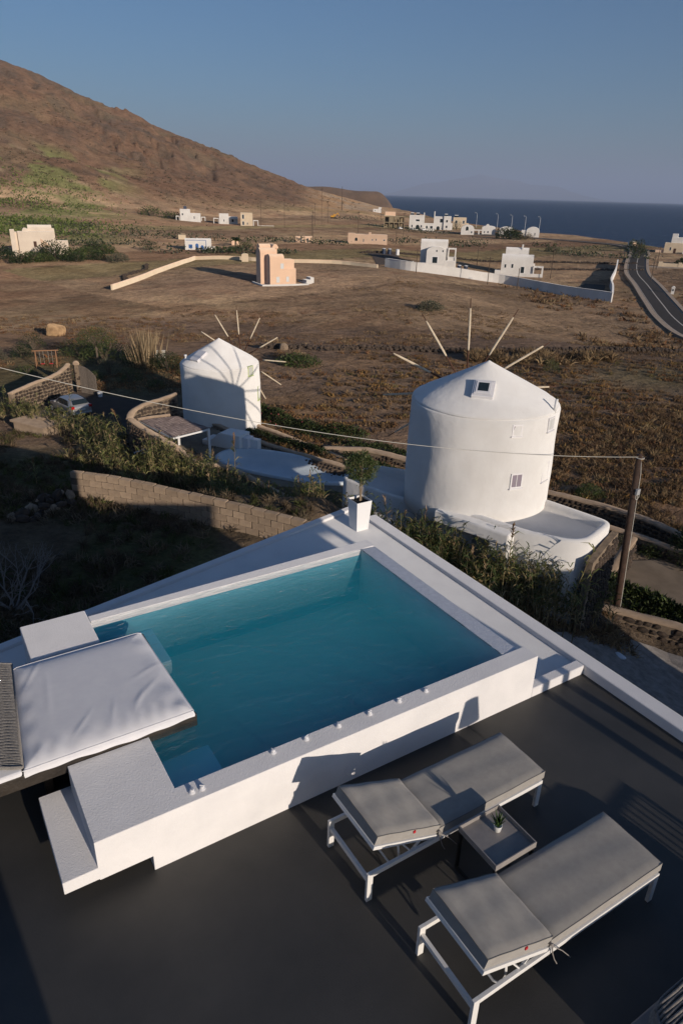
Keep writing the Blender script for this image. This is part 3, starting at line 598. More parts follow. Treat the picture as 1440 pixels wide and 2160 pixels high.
# woven back: cords strung between two rails, leaning out to the left
wk = MB(); nr = 74
for k in range(nr):
    y = 5.30+1.54*k/(nr-1); dz = .0
    pts = []
    for s in np.linspace(0, 1, 9):
        pts.append((.140+.15*k/(nr-1)-.62*s**.9, y+.010*math.sin(s*22+k*math.pi), .72+.62*s-.10*math.sin(s*math.pi)))
    wk.tube(pts, .0088, 5)
dp(wk, 'woven_back', M['rope'], smooth=True)
for s, r_ in ((0, .012), (1, .02)):
    mbq = MB(); mbq.tube([(.140-.62*s, 5.27, .72+.62*s), (.290-.62*s, 6.87, .72+.62*s)], r_, 8); dp(mbq, 'back_rail', M['rope'], smooth=True)
for y in (5.275, 6.865):
    mbq = MB(); mbq.tube([(.140+(.15 if y > 6 else 0)-.62*s**.9, y, .72+.62*s-.10*math.sin(s*math.pi)) for s in np.linspace(0, 1, 9)], .016, 8); dp(mbq, 'back_frame', M['rope'], smooth=True)

# ------------------------------------------------------------------ small white jets on the front coping
SP = [(1.345, 4.385), (1.435, 4.378), (2.16, 4.455), (2.51, 4.452), (2.87, 4.450), (3.23, 4.442), (3.60, 4.450), (3.94, 4.440)]
lab = ['left one of the pair of white jets by the pool corner', 'right one of the pair of white jets by the pool corner', 'white jet on the coping, nearest to the pair', 'white jet on the coping, second after the pair', 'white jet on the coping, third after the pair', 'white jet on the coping, fourth after the pair', 'white jet on the coping, fifth after the pair', 'white jet on the coping, farthest from the pair']
sp0 = None
for (x, y), lb in zip(SP, lab):
    z = .5975
    if sp0 is None:
        sp0 = thing('pool_jet', lb, 'pool fitting', (x, y, z), group='white jets on the pool coping')
        MB().lathe([(.030, 0), (.031, .006), (.024, .012), (.0235, .016)], 20).build('base', M['spout'], sp0, smooth=False)
        MB().lathe([(.019, .0161), (.021, .022), (.0205, .034), (.014, .040), (.006, .041)], 20).build('head', M['spout'], sp0)
        MB().box(-.003, .003, -.022, .022, .036, .046).build('grip', M['spout'], sp0, .001)
    else: copy_tree(sp0, (x, y, z), rnd.uniform(0, 3), lb)

# ------------------------------------------------------------------ olive in a tapered planter
pl = thing('planter', 'tall tapered square white planter on the far corner of the deck', 'planter', (6.06, 8.96, .078))
h = .545; b0, b1 = .118, .150; q = MB()
def ring(r, z): return [(-r,-r,z),(r,-r,z),(r,r,z),(-r,r,z)]
q.add(ring(b0, 0)+ring(b1, h)+ring(b1-.012, h)+ring(b1-.02, h-.06), [(3,2,1,0)]+[(i,(i+1)%4,4+(i+1)%4,4+i) for i in range(4)]+[(4+i,4+(i+1)%4,8+(i+1)%4,8+i) for i in range(4)]+[(8+i,8+(i+1)%4,12+(i+1)%4,12+i) for i in range(4)])
q.build('pot', M['planter'], pl, .004)
so = MB(); P_ = [[(-.128+.256*i/14, -.128+.256*j/14, h-.045+.022*rnd.random()) for j in range(15)] for i in range(15)]; so.grid(P_); so.build('soil', M['soil'], pl)
ol = thing('olive_tree', 'young round headed olive tree growing in the white planter', 'tree', (6.06, 8.96, .078+h-.04))
tk = MB()
tk.tube([(0,0,0),(.006,.004,.12),(-.004,.008,.26),(.004,.002,.42)], [.017,.015,.014,.012], 8); tk.tube([(.028,.006,0),(.022,.0,.14),(.028,-.006,.3),(.02,.0,.44)], [.012,.011,.010,.009], 8)
cr = np.array([.01, 0, .62])
tips = []
for k in range(26):
    d = unit(RG.normal(size=(1,3)))[0]; d[2] = abs(d[2])*.8+.1; e = cr+np.array([.26,.26,.22])*d*RG.uniform(.6, 1); tips.append(e)
    m_ = (np.array([.01,0,.40])+e)/2+RG.normal(size=3)*.02; tk.tube([(.01,0,.40+.03*RG.random()), tuple(m_), tuple(e)], [.008,.005,.002], 5)
tk.tube([(.0,0,.3),(.06,.02,.27),(.13,.05,.285)], [.004,.003,.002], 5)
tk.build('trunk', M['bark_pale'], ol, smooth=True)
n = 3600
D = unit(RG.normal(size=(n,3))); rad = RG.uniform(.25, 1, n)**.5
lump = 1+.16*np.sin(D[:,0]*5+1)*np.sin(D[:,1]*4+2)+.12*np.sin(D[:,2]*7)
Pp = cr+D*(rad*lump)[:,None]*np.array([.262,.262,.245]); Pp[:,2] = np.maximum(Pp[:,2], .38+.05*RG.random(n))
tw = np.concatenate([np.array([.13,.05,.285])+RG.normal(size=(30,3))*np.array([.035,.025,.012]), np.array([.02,0,.34])+RG.normal(size=(60,3))*np.array([.03,.03,.03])])
Dd = unit(D+RG.normal(size=(n,3))*.7+np.array([0,0,.35])); Pp = np.concatenate([Pp, tw]); Dd = np.concatenate([Dd, unit(RG.normal(size=(90,3)))])
Vl, Fl = leaves(Pp, Dd, RG.uniform(.035,.062,len(Pp)), RG.uniform(.010,.016,len(Pp)), RG)
obj('crown', np_mesh('crown', Vl, Fl, M['leaf_olive'], colmix(len(Pp), [(.085,.115,.030),(.055,.085,.022),(.12,.145,.05),(.045,.07,.02),(.16,.17,.075)], RG)), ol)

# ------------------------------------------------------------------ sun loungers
def lounger(label, loc):
    t = thing('sun_lounger', label, 'sun lounger', loc, 0, 'pair of grey sun loungers on the terrace')
    L, W = 2.0, .64; m = M['metal_white']
    def part(mb, name, mm=m, bev=.003, seg=2, smooth=False, par=None): return mb.build(name, mm, par or t, bev, seg, smooth)
    for x in (0, L-.055):
        for y in (0, W-.03): part(MB().box(x, x+.055, y, y+.03, 0, .318), 'leg')
    for y in (.0, W-.03): part(MB().box(.0551, L-.0551, y, y+.03, .272, .317), 'side_rail')
    part(MB().box(.008, .040, .0301, W-.0301, .205, .25), 'head_bar'); part(MB().box(L-.05, L-.01, .0301, W-.0301, .272, .315), 'foot_bar')
    for k in range(5): part(MB().box(.74+k*.26, .80+k*.26, .0301, W-.0301, .285, .303), 'slat')
    # tilted backrest frame: hinge at x=.70, head end .25 m higher
    hx, hz, ex, ez = .70, .325, .035, .585; dx, dz = (ex-hx), (ez-hz); ln = math.hypot(dx, dz); ux, uz = dx/ln, dz/ln; nx_, nz_ = (-uz, ux) if ux > 0 else (uz, -ux)
    def bp(s, o): return (hx+ux*s+nx_*o, hz+uz*s+nz_*o)
    for y in (.002, W-.030):
        part(MB().extrude_y([bp(0, 0), bp(0, .036), bp(ln, .036), bp(ln, 0)], y, y+.028), 'back_rail')
    part(MB().extrude_y([bp(ln-.036, 0), bp(ln-.036, .036), bp(ln, .036), bp(ln, 0)], .0302, W-.0302), 'back_end_bar')
    for k in range(3): part(MB().extrude_y([bp(.1+k*.18, .012), bp(.1+k*.18, .024), bp(.16+k*.18, .024), bp(.16+k*.18, .012)], .0302, W-.0302), 'back_slat')
    a = bp(.40, 0)
    st = MB(); st.tube([(a[0], .06, a[1]), (.36, .06, .24), (.30, .07, .20), (.285, .10, .19), (.285, W-.10, .19), (.30, W-.07, .20), (.36, W-.06, .24), (a[0], W-.06, a[1])], .010, 8); part(st, 'support_bar', bev=0, smooth=True)
    for y in (.035, W-.035):
        br = MB(); br.bar((.46, y, .285), (.36, y, .43), .03, .012); br.bar((.46, y, .285), (.56, y, .37), .022, .010); part(br, 'ratchet')
        part(MB().box(.40, .50, y-.014, y+.014, .240, .271), 'ratchet_plate')
    # cushions with rounded, slightly pillowed shape
    def cush(P0, ax, az, length, y0, y1, th, name):
        b = MB(); na, nb = 26, 16; top = []; bot = []
        for i in range(na+1):
            r1 = []; r2 = []
            for j in range(nb+1):
                s = i/na; q = j/nb; e = min(s*length, (1-s)*length, q*(y1-y0), (1-q)*(y1-y0)); rd = .012; ins = rd-math.sqrt(max(0, rd*rd-(rd-min(e, rd))**2)) if e < rd else 0
                o = th-ins+.010*(1-math.exp(-e*14)); wv = .0022*math.sin(s*17+q*5)+.002*math.sin(q*14+s*3)
                l = s*length; y = y0+(y1-y0)*q
                r1.append((P0[0]+ax[0]*l+az[0]*(o+wv), y, P0[1]+ax[1]*l+az[1]*(o+wv))); r2.append((P0[0]+ax[0]*l, y, P0[1]+ax[1]*l))
            top.append(r1); bot.append(r2)
        flip = ax[0] < 0
        b.grid(top if not flip else top[::-1]); b.grid([r[::-1] for r in (bot if not flip else bot[::-1])])
        for sec in ([(top[i][0], bot[i][0]) for i in range(na+1)], [(top[na][j], bot[na][j]) for j in range(nb+1)], [(top[i][nb], bot[i][nb]) for i in range(na, -1, -1)], [(top[0][j], bot[0][j]) for j in range(nb, -1, -1)]):
            b.grid([[p, q_] if not flip else [q_, p] for p, q_ in sec])
        o_ = part(b, name, M['cushion'], 0, smooth=True)
        pg = MB()
        loop = [top[i][0] for i in range(na+1)]+[top[na][j] for j in range(1, nb+1)]+[top[i][nb] for i in range(na-1, -1, -1)]+[top[0][j] for j in range(nb-1, -1, -1)]
        pg.tube(loop, .0032, 5, cap=False); part(pg, 'piping', M['piping'], 0, smooth=True, par=o_)
        return o_
    cush((.745, .319), (1, 0), (0, 1), 1.285, .018, W-.018, .098, 'seat_cushion')
    c0 = bp(-.01, .037); hc = cush(c0, (ux, uz), (nx_, nz_), ln+.0, .018, W-.018, .098, 'back_cushion')
    tg = bp(.30, .115); tgm = MB(); tgm.box(tg[0]-.012, tg[0]+.012, .0085, .0175, tg[1]-.020, tg[1]+.004); part(tgm, 'cloth_tag', M['red'], 0, par=hc)
    tie = MB(); tie.tube([(.73, .012, .40), (.735, -.010, .36), (.74, -.018, .30), (.755, -.03, .24), (.77, -.05, .205)], .005, 5); tie.tube([(.73, .012, .395), (.75, -.02, .365), (.80, -.05, .33), (.85, -.075, .27), (.875, -.08, .235)], .004, 5); tie.tube([(.72, .010, .385), (.73, -.006, .395), (.745, .0, .375)], .010, 5)
    part(tie, 'tie_string', M['piping'] if False else M['tray'], 0, smooth=True)
    return t
l1 = lounger('grey cushioned white lounger nearer the pool wall, shadow of the table on it', (2.335, 3.11, 0))
l2 = copy_tree(l1, (2.42, 1.925, 0), R(-.6), 'grey cushioned white lounger nearest the viewer, sunlit with a dark spot')
# ------------------------------------------------------------------ side table with a potted aloe
tb = thing('side_table', 'square tray table with black legs between the two loungers', 'table', (3.405, 2.775, 0))
hw = .228; zt = .495
MB().box(-hw, hw, -hw, hw, zt-.055, zt-.035).build('table_top', M['tray'], tb, .003)
for n_, bx in (('rim', (-hw, hw, -hw, -hw+.012)), ('rim', (-hw, hw, hw-.012, hw)), ('rim', (-hw, -hw+.012, -hw+.0121, hw-.0121)), ('rim', (hw-.012, hw, -hw+.0121, hw-.0121))):
    MB().box(*bx, zt-.0349, zt+.006).build(n_, M['tray'], tb, .003)
for sx in (-1, 1):
    for sy in (-1, 1): MB().box(sx*(hw-.02)-.0125, sx*(hw-.02)+.0125, sy*(hw-.02)-.0125, sy*(hw-.02)+.0125, 0, zt-.0555).build('leg', M['black_metal'], tb, .002)
    MB().box(sx*(hw-.02)-.012, sx*(hw-.02)+.012, -hw+.033, hw-.033, .0, .022).build('floor_bar', M['black_metal'], tb, .002)
MB().box(-hw+.033, hw-.033, -hw+.008, -hw+.032, zt-.08, zt-.056).build('top_bar', M['black_metal'], tb, .002)
ap = thing('aloe_pot', 'small glossy white pot holding a spiky green aloe on the tray table', 'potted plant', (3.455, 2.825, zt-.0345))
MB().lathe([(.026, 0), (.029, .004), (.036, .055), (.0375, .066), (.034, .066), (.032, .052)], 28).build('pot', M['pot_white'], ap, smooth=True)
MB().lathe([(.031, .046), (.012, .052)], 16).build('soil', M['soil'], ap)
for k in range(20):
    az = k*2.4; tl = .15+.55*(k/20); ln_ = .16-.05*(k/20)+rnd.uniform(-.02, .025); dirv = Vector((math.cos(az)*math.sin(tl), math.sin(az)*math.sin(tl), math.cos(tl))); sdv = dirv.cross(Vector((0,0,1))).normalized(); upv = sdv.cross(dirv)
    b = MB(); sec = []
    for s in np.linspace(0, 1, 6):
        c = Vector((0,0,.05))+dirv*ln_*s+Vector((dirv.x, dirv.y, 0))*(.03*s*s)*(1 if k % 3 else -1)+Vector((0,0,-.02*s*s*tl)); w_ = .013*(1-s)**.8+.0006; th_ = .006*(1-s)+.0005
        sec.append([c-sdv*w_+upv*th_*.4, c-upv*th_, c+sdv*w_+upv*th_*.4, c+upv*th_*.1])
    vs = [p for r_ in sec for p in r_]; b.add(vs, [(i*4+j, i*4+(j+1)%4, i*4+4+(j+1)%4, i*4+4+j) for i in range(5) for j in range(4)]+[(20,21,22,23)])
    b.build('leaf', M['aloe'], ap, smooth=True)

# ------------------------------------------------------------------ windmills
def mill(label, name_grp, cx, cy, zb, zt, za, Rm, hub_az, hub_z, sail_r, roll0, loc_label, shade_skip=(), nsail=12, body_m='limewash'):
    t = thing('windmill', label, 'windmill', (cx, cy, zb))
    H = zt-zb; wob = lambda a, z: .006*math.sin(a*5+z*1.3)+.004*math.sin(a*9-z*2.1)+.003*math.sin(a*3+z*3)
    prof = [(Rm*1.012, -.6), (Rm*1.010, 0)]+[(Rm*(1.008-.010*k/10), H*k/10) for k in range(1, 10)]+[(Rm*.997, H*.985), (Rm*.985, H)]
    MB().lathe(prof, 96, wob=wob).build('tower', M[body_m], t, smooth=True)
    hr = za-zt; Re = Rm*.984
    rp = [(Re, H+.004), (Re*1.003, H+.03), (Re*.985, H+.09), (Re*.93, H+.17)]+[(Re*(1-s), H+.10+(hr-.10)*s) for s in np.linspace(.12, .97, 14)]+[(.04, H+hr-.01), (.005, H+hr)]
    MB().lathe(rp, 96, wob=lambda a, z: .004*math.sin(a*4+z*5)+.003*math.sin(a*7)).build('roof', M[body_m], t, smooth=True)
    # sail wheel: axle leaves the tower on the side away from the lens
    ax = Vector((math.sin(hub_az), math.cos(hub_az), .10)).normalized(); sdv = ax.cross(Vector((0,0,1))).normalized(); upv = sdv.cross(ax)
    hub = Vector((ax.x*(Rm+.65), ax.y*(Rm+.65), hub_z-zb))
    MB().tube([hub-ax*1.4, hub+ax*.15], [.13, .10], 12).build('axle', M['brown_wood'], t, smooth=True)
    MB().tube([hub-ax*.1, hub+ax*.16], .26, 16).build('hub', M['brown_wood'], t)
    for k in range(nsail):
        a = roll0+2*math.pi*k/nsail; d = sdv*math.sin(a)+upv*math.cos(a)
        sp = MB(); sp.tube([hub+d*.1, hub+d*sail_r*.55, hub+d*sail_r], [.045, .036, .018], 7); s_ = sp.build('sail_spar', M['brown_wood'], t, smooth=True)
        r0, r1 = (.44+.03*rnd.random())*sail_r, (.90+.03*rnd.random())*sail_r
        cl = MB(); cl.tube([hub+d*(r0+(r1-r0)*q) for q in np.linspace(0, 1, 7)], [.038, .05, .046, .05, .046, .042, .03], 8); cl.build('furled_sail', M['spar_white'], s_, smooth=True)
    st = MB()
    return t, hub
ZB, ZTOP, ZAP = -5.59, -1.86, -.33
big, hubB = mill('large whitewashed round windmill with a square skylight in its cone roof', '', 18.93, 19.54, ZB, ZTOP, ZAP, 2.88, R(30), -2.45, 4.02, R(-4), '')
small, hubS = mill('smaller whitewashed windmill farther back, striped by the other mill\'s shadow', '', 18.94, 46.56, -10.7, -5.88, -4.17, 2.8, R(50), -6.27, 3.95, R(-1), '')
def wall_opening(t, Rm, px_az, z0, z1, half_w, framed=True, name='window', mfr='window_frame', recess=.10):
    """a small window let into a round tower, recess shade only in the mauve pane; px_az = heading of its face from the axis"""
    d = Vector((math.sin(px_az), math.cos(px_az), 0)); s_ = Vector((d.y, -d.x, 0))
    def P_(a, o, z): p = d*(Rm+o)+s_*a; return (p.x, p.y, z)
    b = MB()
    # frame ring just proud of the wall
    for a0, a1, za_, zb_ in ((-half_w, -half_w+.05, z0, z1), (half_w-.05, half_w, z0, z1), (-half_w+.05, half_w-.05, z0, z0+.05), (-half_w+.05, half_w-.05, z1-.05, z1)):
        b.add([P_(a0,-.12,za_),P_(a1,-.12,za_),P_(a1,-.12,zb_),P_(a0,-.12,zb_),P_(a0,.014,za_),P_(a1,.014,za_),P_(a1,.014,zb_),P_(a0,.014,zb_)], [(0,1,2,3),(7,6,5,4),(4,5,1,0),(5,6,2,1),(6,7,3,2),(7,4,0,3)])
    w = b.build(name, M[mfr], t)
    g = MB(); g.add([P_(-half_w+.05,.004,z0+.05),P_(half_w-.05,.004,z0+.05),P_(half_w-.05,.004,z1-.05),P_(-half_w+.05,.004,z1-.05)], [(3,2,1,0)]); g.build('pane', M['recess_shade'] if framed else M['shutter_white'], w)
    mb_ = MB(); mb_.add([P_(-.012,.0125,z0+.05),P_(.012,.0125,z0+.05),P_(.012,.0125,z1-.05),P_(-.012,.0125,z1-.05)], [(3,2,1,0)]); mb_.build('glazing_bar', M[mfr], w)
    sill = MB(); sill.add([P_(-half_w-.03,-.05,z0-.05),P_(half_w+.03,-.05,z0-.05),P_(half_w+.03,.05,z0-.05),P_(-half_w-.03,.05,z0-.05),P_(-half_w-.03,-.05,z0-.002),P_(half_w+.03,-.05,z0-.002),P_(half_w+.03,.05,z0-.002),P_(-half_w-.03,.05,z0-.002)], [(0,1,2,3),(7,6,5,4),(4,5,1,0),(5,6,2,1),(6,7,3,2),(7,4,0,3)]); sill.build('sill', M[mfr], w)
def az_of(cx, cy, x, y): return math.atan2(x-cx, y-cy)
for a, z0, z1, hw_, fr_ in ((-162, -2.42, -2.00, .20, True), (-167, -4.47, -3.89, .25, True), (161.5, -4.50, -3.77, .26, False), (164, -2.46, -1.95, .23, False)):
    wall_opening(big, 2.88, R(a), z0-ZB, z1-ZB, hw_, fr_)
for a, z0, z1, hw_ in ((154, -6.43, -5.76, .26), (130, -8.43, -7.42, .29)): wall_opening(small, 2.8, R(a), z0+10.7, z1+10.7, hw_, False, mfr='frame_green')
pb = MB(); pb.tube([(1.08, -2.58, ZTOP-ZB+.0), (1.09, -2.6, ZTOP-ZB+.52)], .055, 10); pb.build('vent_pipe', M['metal_white'], big, smooth=True)
pb = MB(); pb.tube([(-2.35, .5, 4.7), (-2.35, .5, 5.4)], .06, 8); pb.tube([(-2.35, .5, 5.35), (-2.35, .5, 5.47)], .11, 8); pb.build('vent_pipe', M['metal_white'], small, smooth=True)
_d = Vector((-.95, -.30, 0)).normalized(); _s = Vector((_d.y, -_d.x, 0)); _c = Vector((0,0,6.53))+_d*1.85+Vector((0,0,-1.06)); pb = MB()
_n = (_d*.5+Vector((0,0,.86))).normalized(); _t = _s.cross(_n); pb.add([_c+_s*(a*.42)+_t*(b_*.5)+_n*o for o in (-.1, .14) for a, b_ in ((-1,-1),(1,-1),(1,1),(-1,1))], [(3,2,1,0),(4,5,6,7),(0,1,5,4),(1,2,6,5),(2,3,7,6),(3,0,4,7)]); pb.build('skylight', M['window_frame'], small, .02)
# skylight on the near face of the cone
azk = math.atan2(-18.93, -19.54)+.0
slope = math.atan2(ZAP-ZTOP-.1, 3.0); d = Vector((math.sin(azk+.06), math.cos(azk+.06), 0)); s_ = Vector((d.y, -d.x, 0)); nrm = (d*math.sin(slope)+Vector((0,0,1))*math.cos(slope)); dn = (d*math.cos(slope)-Vector((0,0,1))*math.sin(slope))
c0 = Vector((0,0,ZAP-ZB))+dn*1.74
def slab(hw_, hh_, o0, o1, name, m, par, bev=.01):
    b = MB(); q = [c0+s_*(a*hw_)+dn*(b_*hh_)+nrm*o for o in (o0, o1) for a, b_ in ((-1,-1),(-1,1),(1,1),(1,-1))]
    b.add(q, [(3,2,1,0),(4,5,6,7),(0,1,5,4),(1,2,6,5),(2,3,7,6),(3,0,4,7)]); return b.build(name, m, par, bev)
sk = slab(.40, .47, -.12, .07, 'skylight', M['window_frame'], big, .03)
slab(.33, .39, .071, .10, 'skylight_kerb', M['window_frame'], sk, .015); slab(.27, .32, .1005, .125, 'skylight_frame', M['window_frame'], sk, .01); slab(.19, .235, .1255, .132, 'pane', M['glass_dark'], sk, 0)
# ------------------------------------------------------------------ low house round the big mill
an = thing('mill_annex', 'curved white annex with a flat roof terrace wrapping the large windmill', 'house', (0, 0, 0))
def rounded(poly, r, n=6):
    out = []; k = len(poly)
    for i in range(k):
        p0, p, p1 = np.array(poly[i-1]), np.array(poly[i]), np.array(poly[(i+1) % k]); a = (p0-p)/np.linalg.norm(p0-p); b = (p1-p)/np.linalg.norm(p1-p)
        rr_ = min(r[i] if hasattr(r, '__len__') else r, .45*np.linalg.norm(p0-p), .45*np.linalg.norm(p1-p))
        for s in np.linspace(0, 1, n): out.append(tuple((1-s)**2*(p+a*rr_)+2*s*(1-s)*p+s*s*(p+b*rr_)))
    return out
def rim_block(name, poly, r, z0, zr, rimw, drop, par, m, bev=.06):
    """solid block with a raised rounded rim round its flat top"""
    o = rounded(poly, r); n = len(o); c = np.mean(o, 0)
    inn = []
    for i in range(n):
        p0, p, p1 = np.array(o[i-1]), np.array(o[i]), np.array(o[(i+1) % n]); t_ = p1-p0; t_ /= np.linalg.norm(t_); inn.append(p+np.array([-t_[1], t_[0]])*rimw)
    zz = zr if hasattr(zr, '__len__') else None
    zt_ = [ (zr if zz is None else zr[min(int(i*len(zr)/n), len(zr)-1)]) for i in range(n)]
    lv = []
    lv.append([(p[0], p[1], z0) for p in o]); lv.append([(p[0], p[1], zt_[i]-.10) for i, p in enumerate(o)])
    mixp = lambda s: [np.array(o[i])*(1-s)+inn[i]*s for i in range(n)]
    for s, dz in ((.06, -.04), (.2, -.008), (.5, 0), (.8, -.008), (.94, -.04)): lv.append([(q[0], q[1], zt_[i]+dz) for i, q in enumerate(mixp(s))])
    lv.append([(q[0], q[1], zt_[i]-.12) for i, q in enumerate(mixp(1))]); lv.append([(q[0], q[1], zt_[i]-drop) for i, q in enumerate(mixp(1.02))])
    b = MB(); vs = [p for l_ in lv for p in l_]; b.add(vs, [(k*n+i, k*n+(i+1) % n, (k+1)*n+(i+1) % n, (k+1)*n+i) for k in range(len(lv)-1) for i in range(n)]+[tuple(range((len(lv)-1)*n, len(lv)*n)), tuple(range(n-1, -1, -1))])
    return b.build(name, m, par, smooth=True)
rim_block('roof_terrace', [(16.63, 18.28), (17.57, 15.30), (18.71, 13.60), (21.17, 14.35), (20.75, 16.39), (19.90, 19.90), (17.62, 20.27)], [.3, .5, 1.0, .5, .5, .5, .3], -11, -5.53, .30, .30, an, M['limewash'])
rim_block('side_terrace', [(15.35, 24.40), (15.87, 22.36), (16.72, 20.18), (18.85, 20.08), (19.33, 22.74), (17.62, 25.01)], [.5, .5, .3, .3, .3, .5], -11, -6.18, .26, .26, an, M['limewash'])
# porch cut into the front: dark recess, arched door, washbasin pipe
pv = np.array([17.57-16.63, 15.30-18.28]); pl_ = np.linalg.norm(pv); pv /= pl_; pn = np.array([pv[1], -pv[0]])   # along the front, outward normal
if pn @ np.array([-1, -1]) < 0: pn = -pn
def FR(a, o, z): q = np.array([16.63, 18.28])+pv*a+pn*o; return (q[0], q[1], z)
def fbox(a0, a1, o0, o1, z0, z1, name, m, par, bev=.0):
    b = MB(); b.add([FR(a0,o0,z0),FR(a1,o0,z0),FR(a1,o1,z0),FR(a0,o1,z0),FR(a0,o0,z1),FR(a1,o0,z1),FR(a1,o1,z1),FR(a0,o1,z1)], [(0,3,2,1),(4,5,6,7),(0,1,5,4),(1,2,6,5),(2,3,7,6),(3,0,4,7)])
    me = b.mesh(name, m); bm = bmesh.new(); bm.from_mesh(me); bmesh.ops.recalc_face_normals(bm, faces=bm.faces); bm.to_mesh(me); bm.free(); return obj(name, me, par, bev)
fbox(-.45, 2.75, .02, .55, -6.08, -5.59, 'porch_beam', M['limewash'], an, .08)
fbox(1.95, 2.75, .02, .50, -11, -6.085, 'porch_pier', M['limewash'], an, .05)
dr = fbox(1.05, 1.90, .021, .045, -8.9, -6.30, 'door', M['galv'], an, .01); fbox(.95, 1.049, .021, .06, -8.9, -6.25, 'door_frame', M['window_frame'], dr); fbox(1.42, 1.46, .0455, .07, -7.4, -7.2, 'door_handle', M['black_metal'], dr)
wp = MB(); wp.tube([FR(.55, .03, -6.82), FR(.55, .16, -6.82), FR(.55, .20, -6.88), FR(.55, .20, -7.05)], .03, 8); wp.tube([FR(.40, .12, -6.78), FR(.70, .12, -6.78)], .02, 8); wp.build('water_tap', M['black_metal'], an, smooth=True)
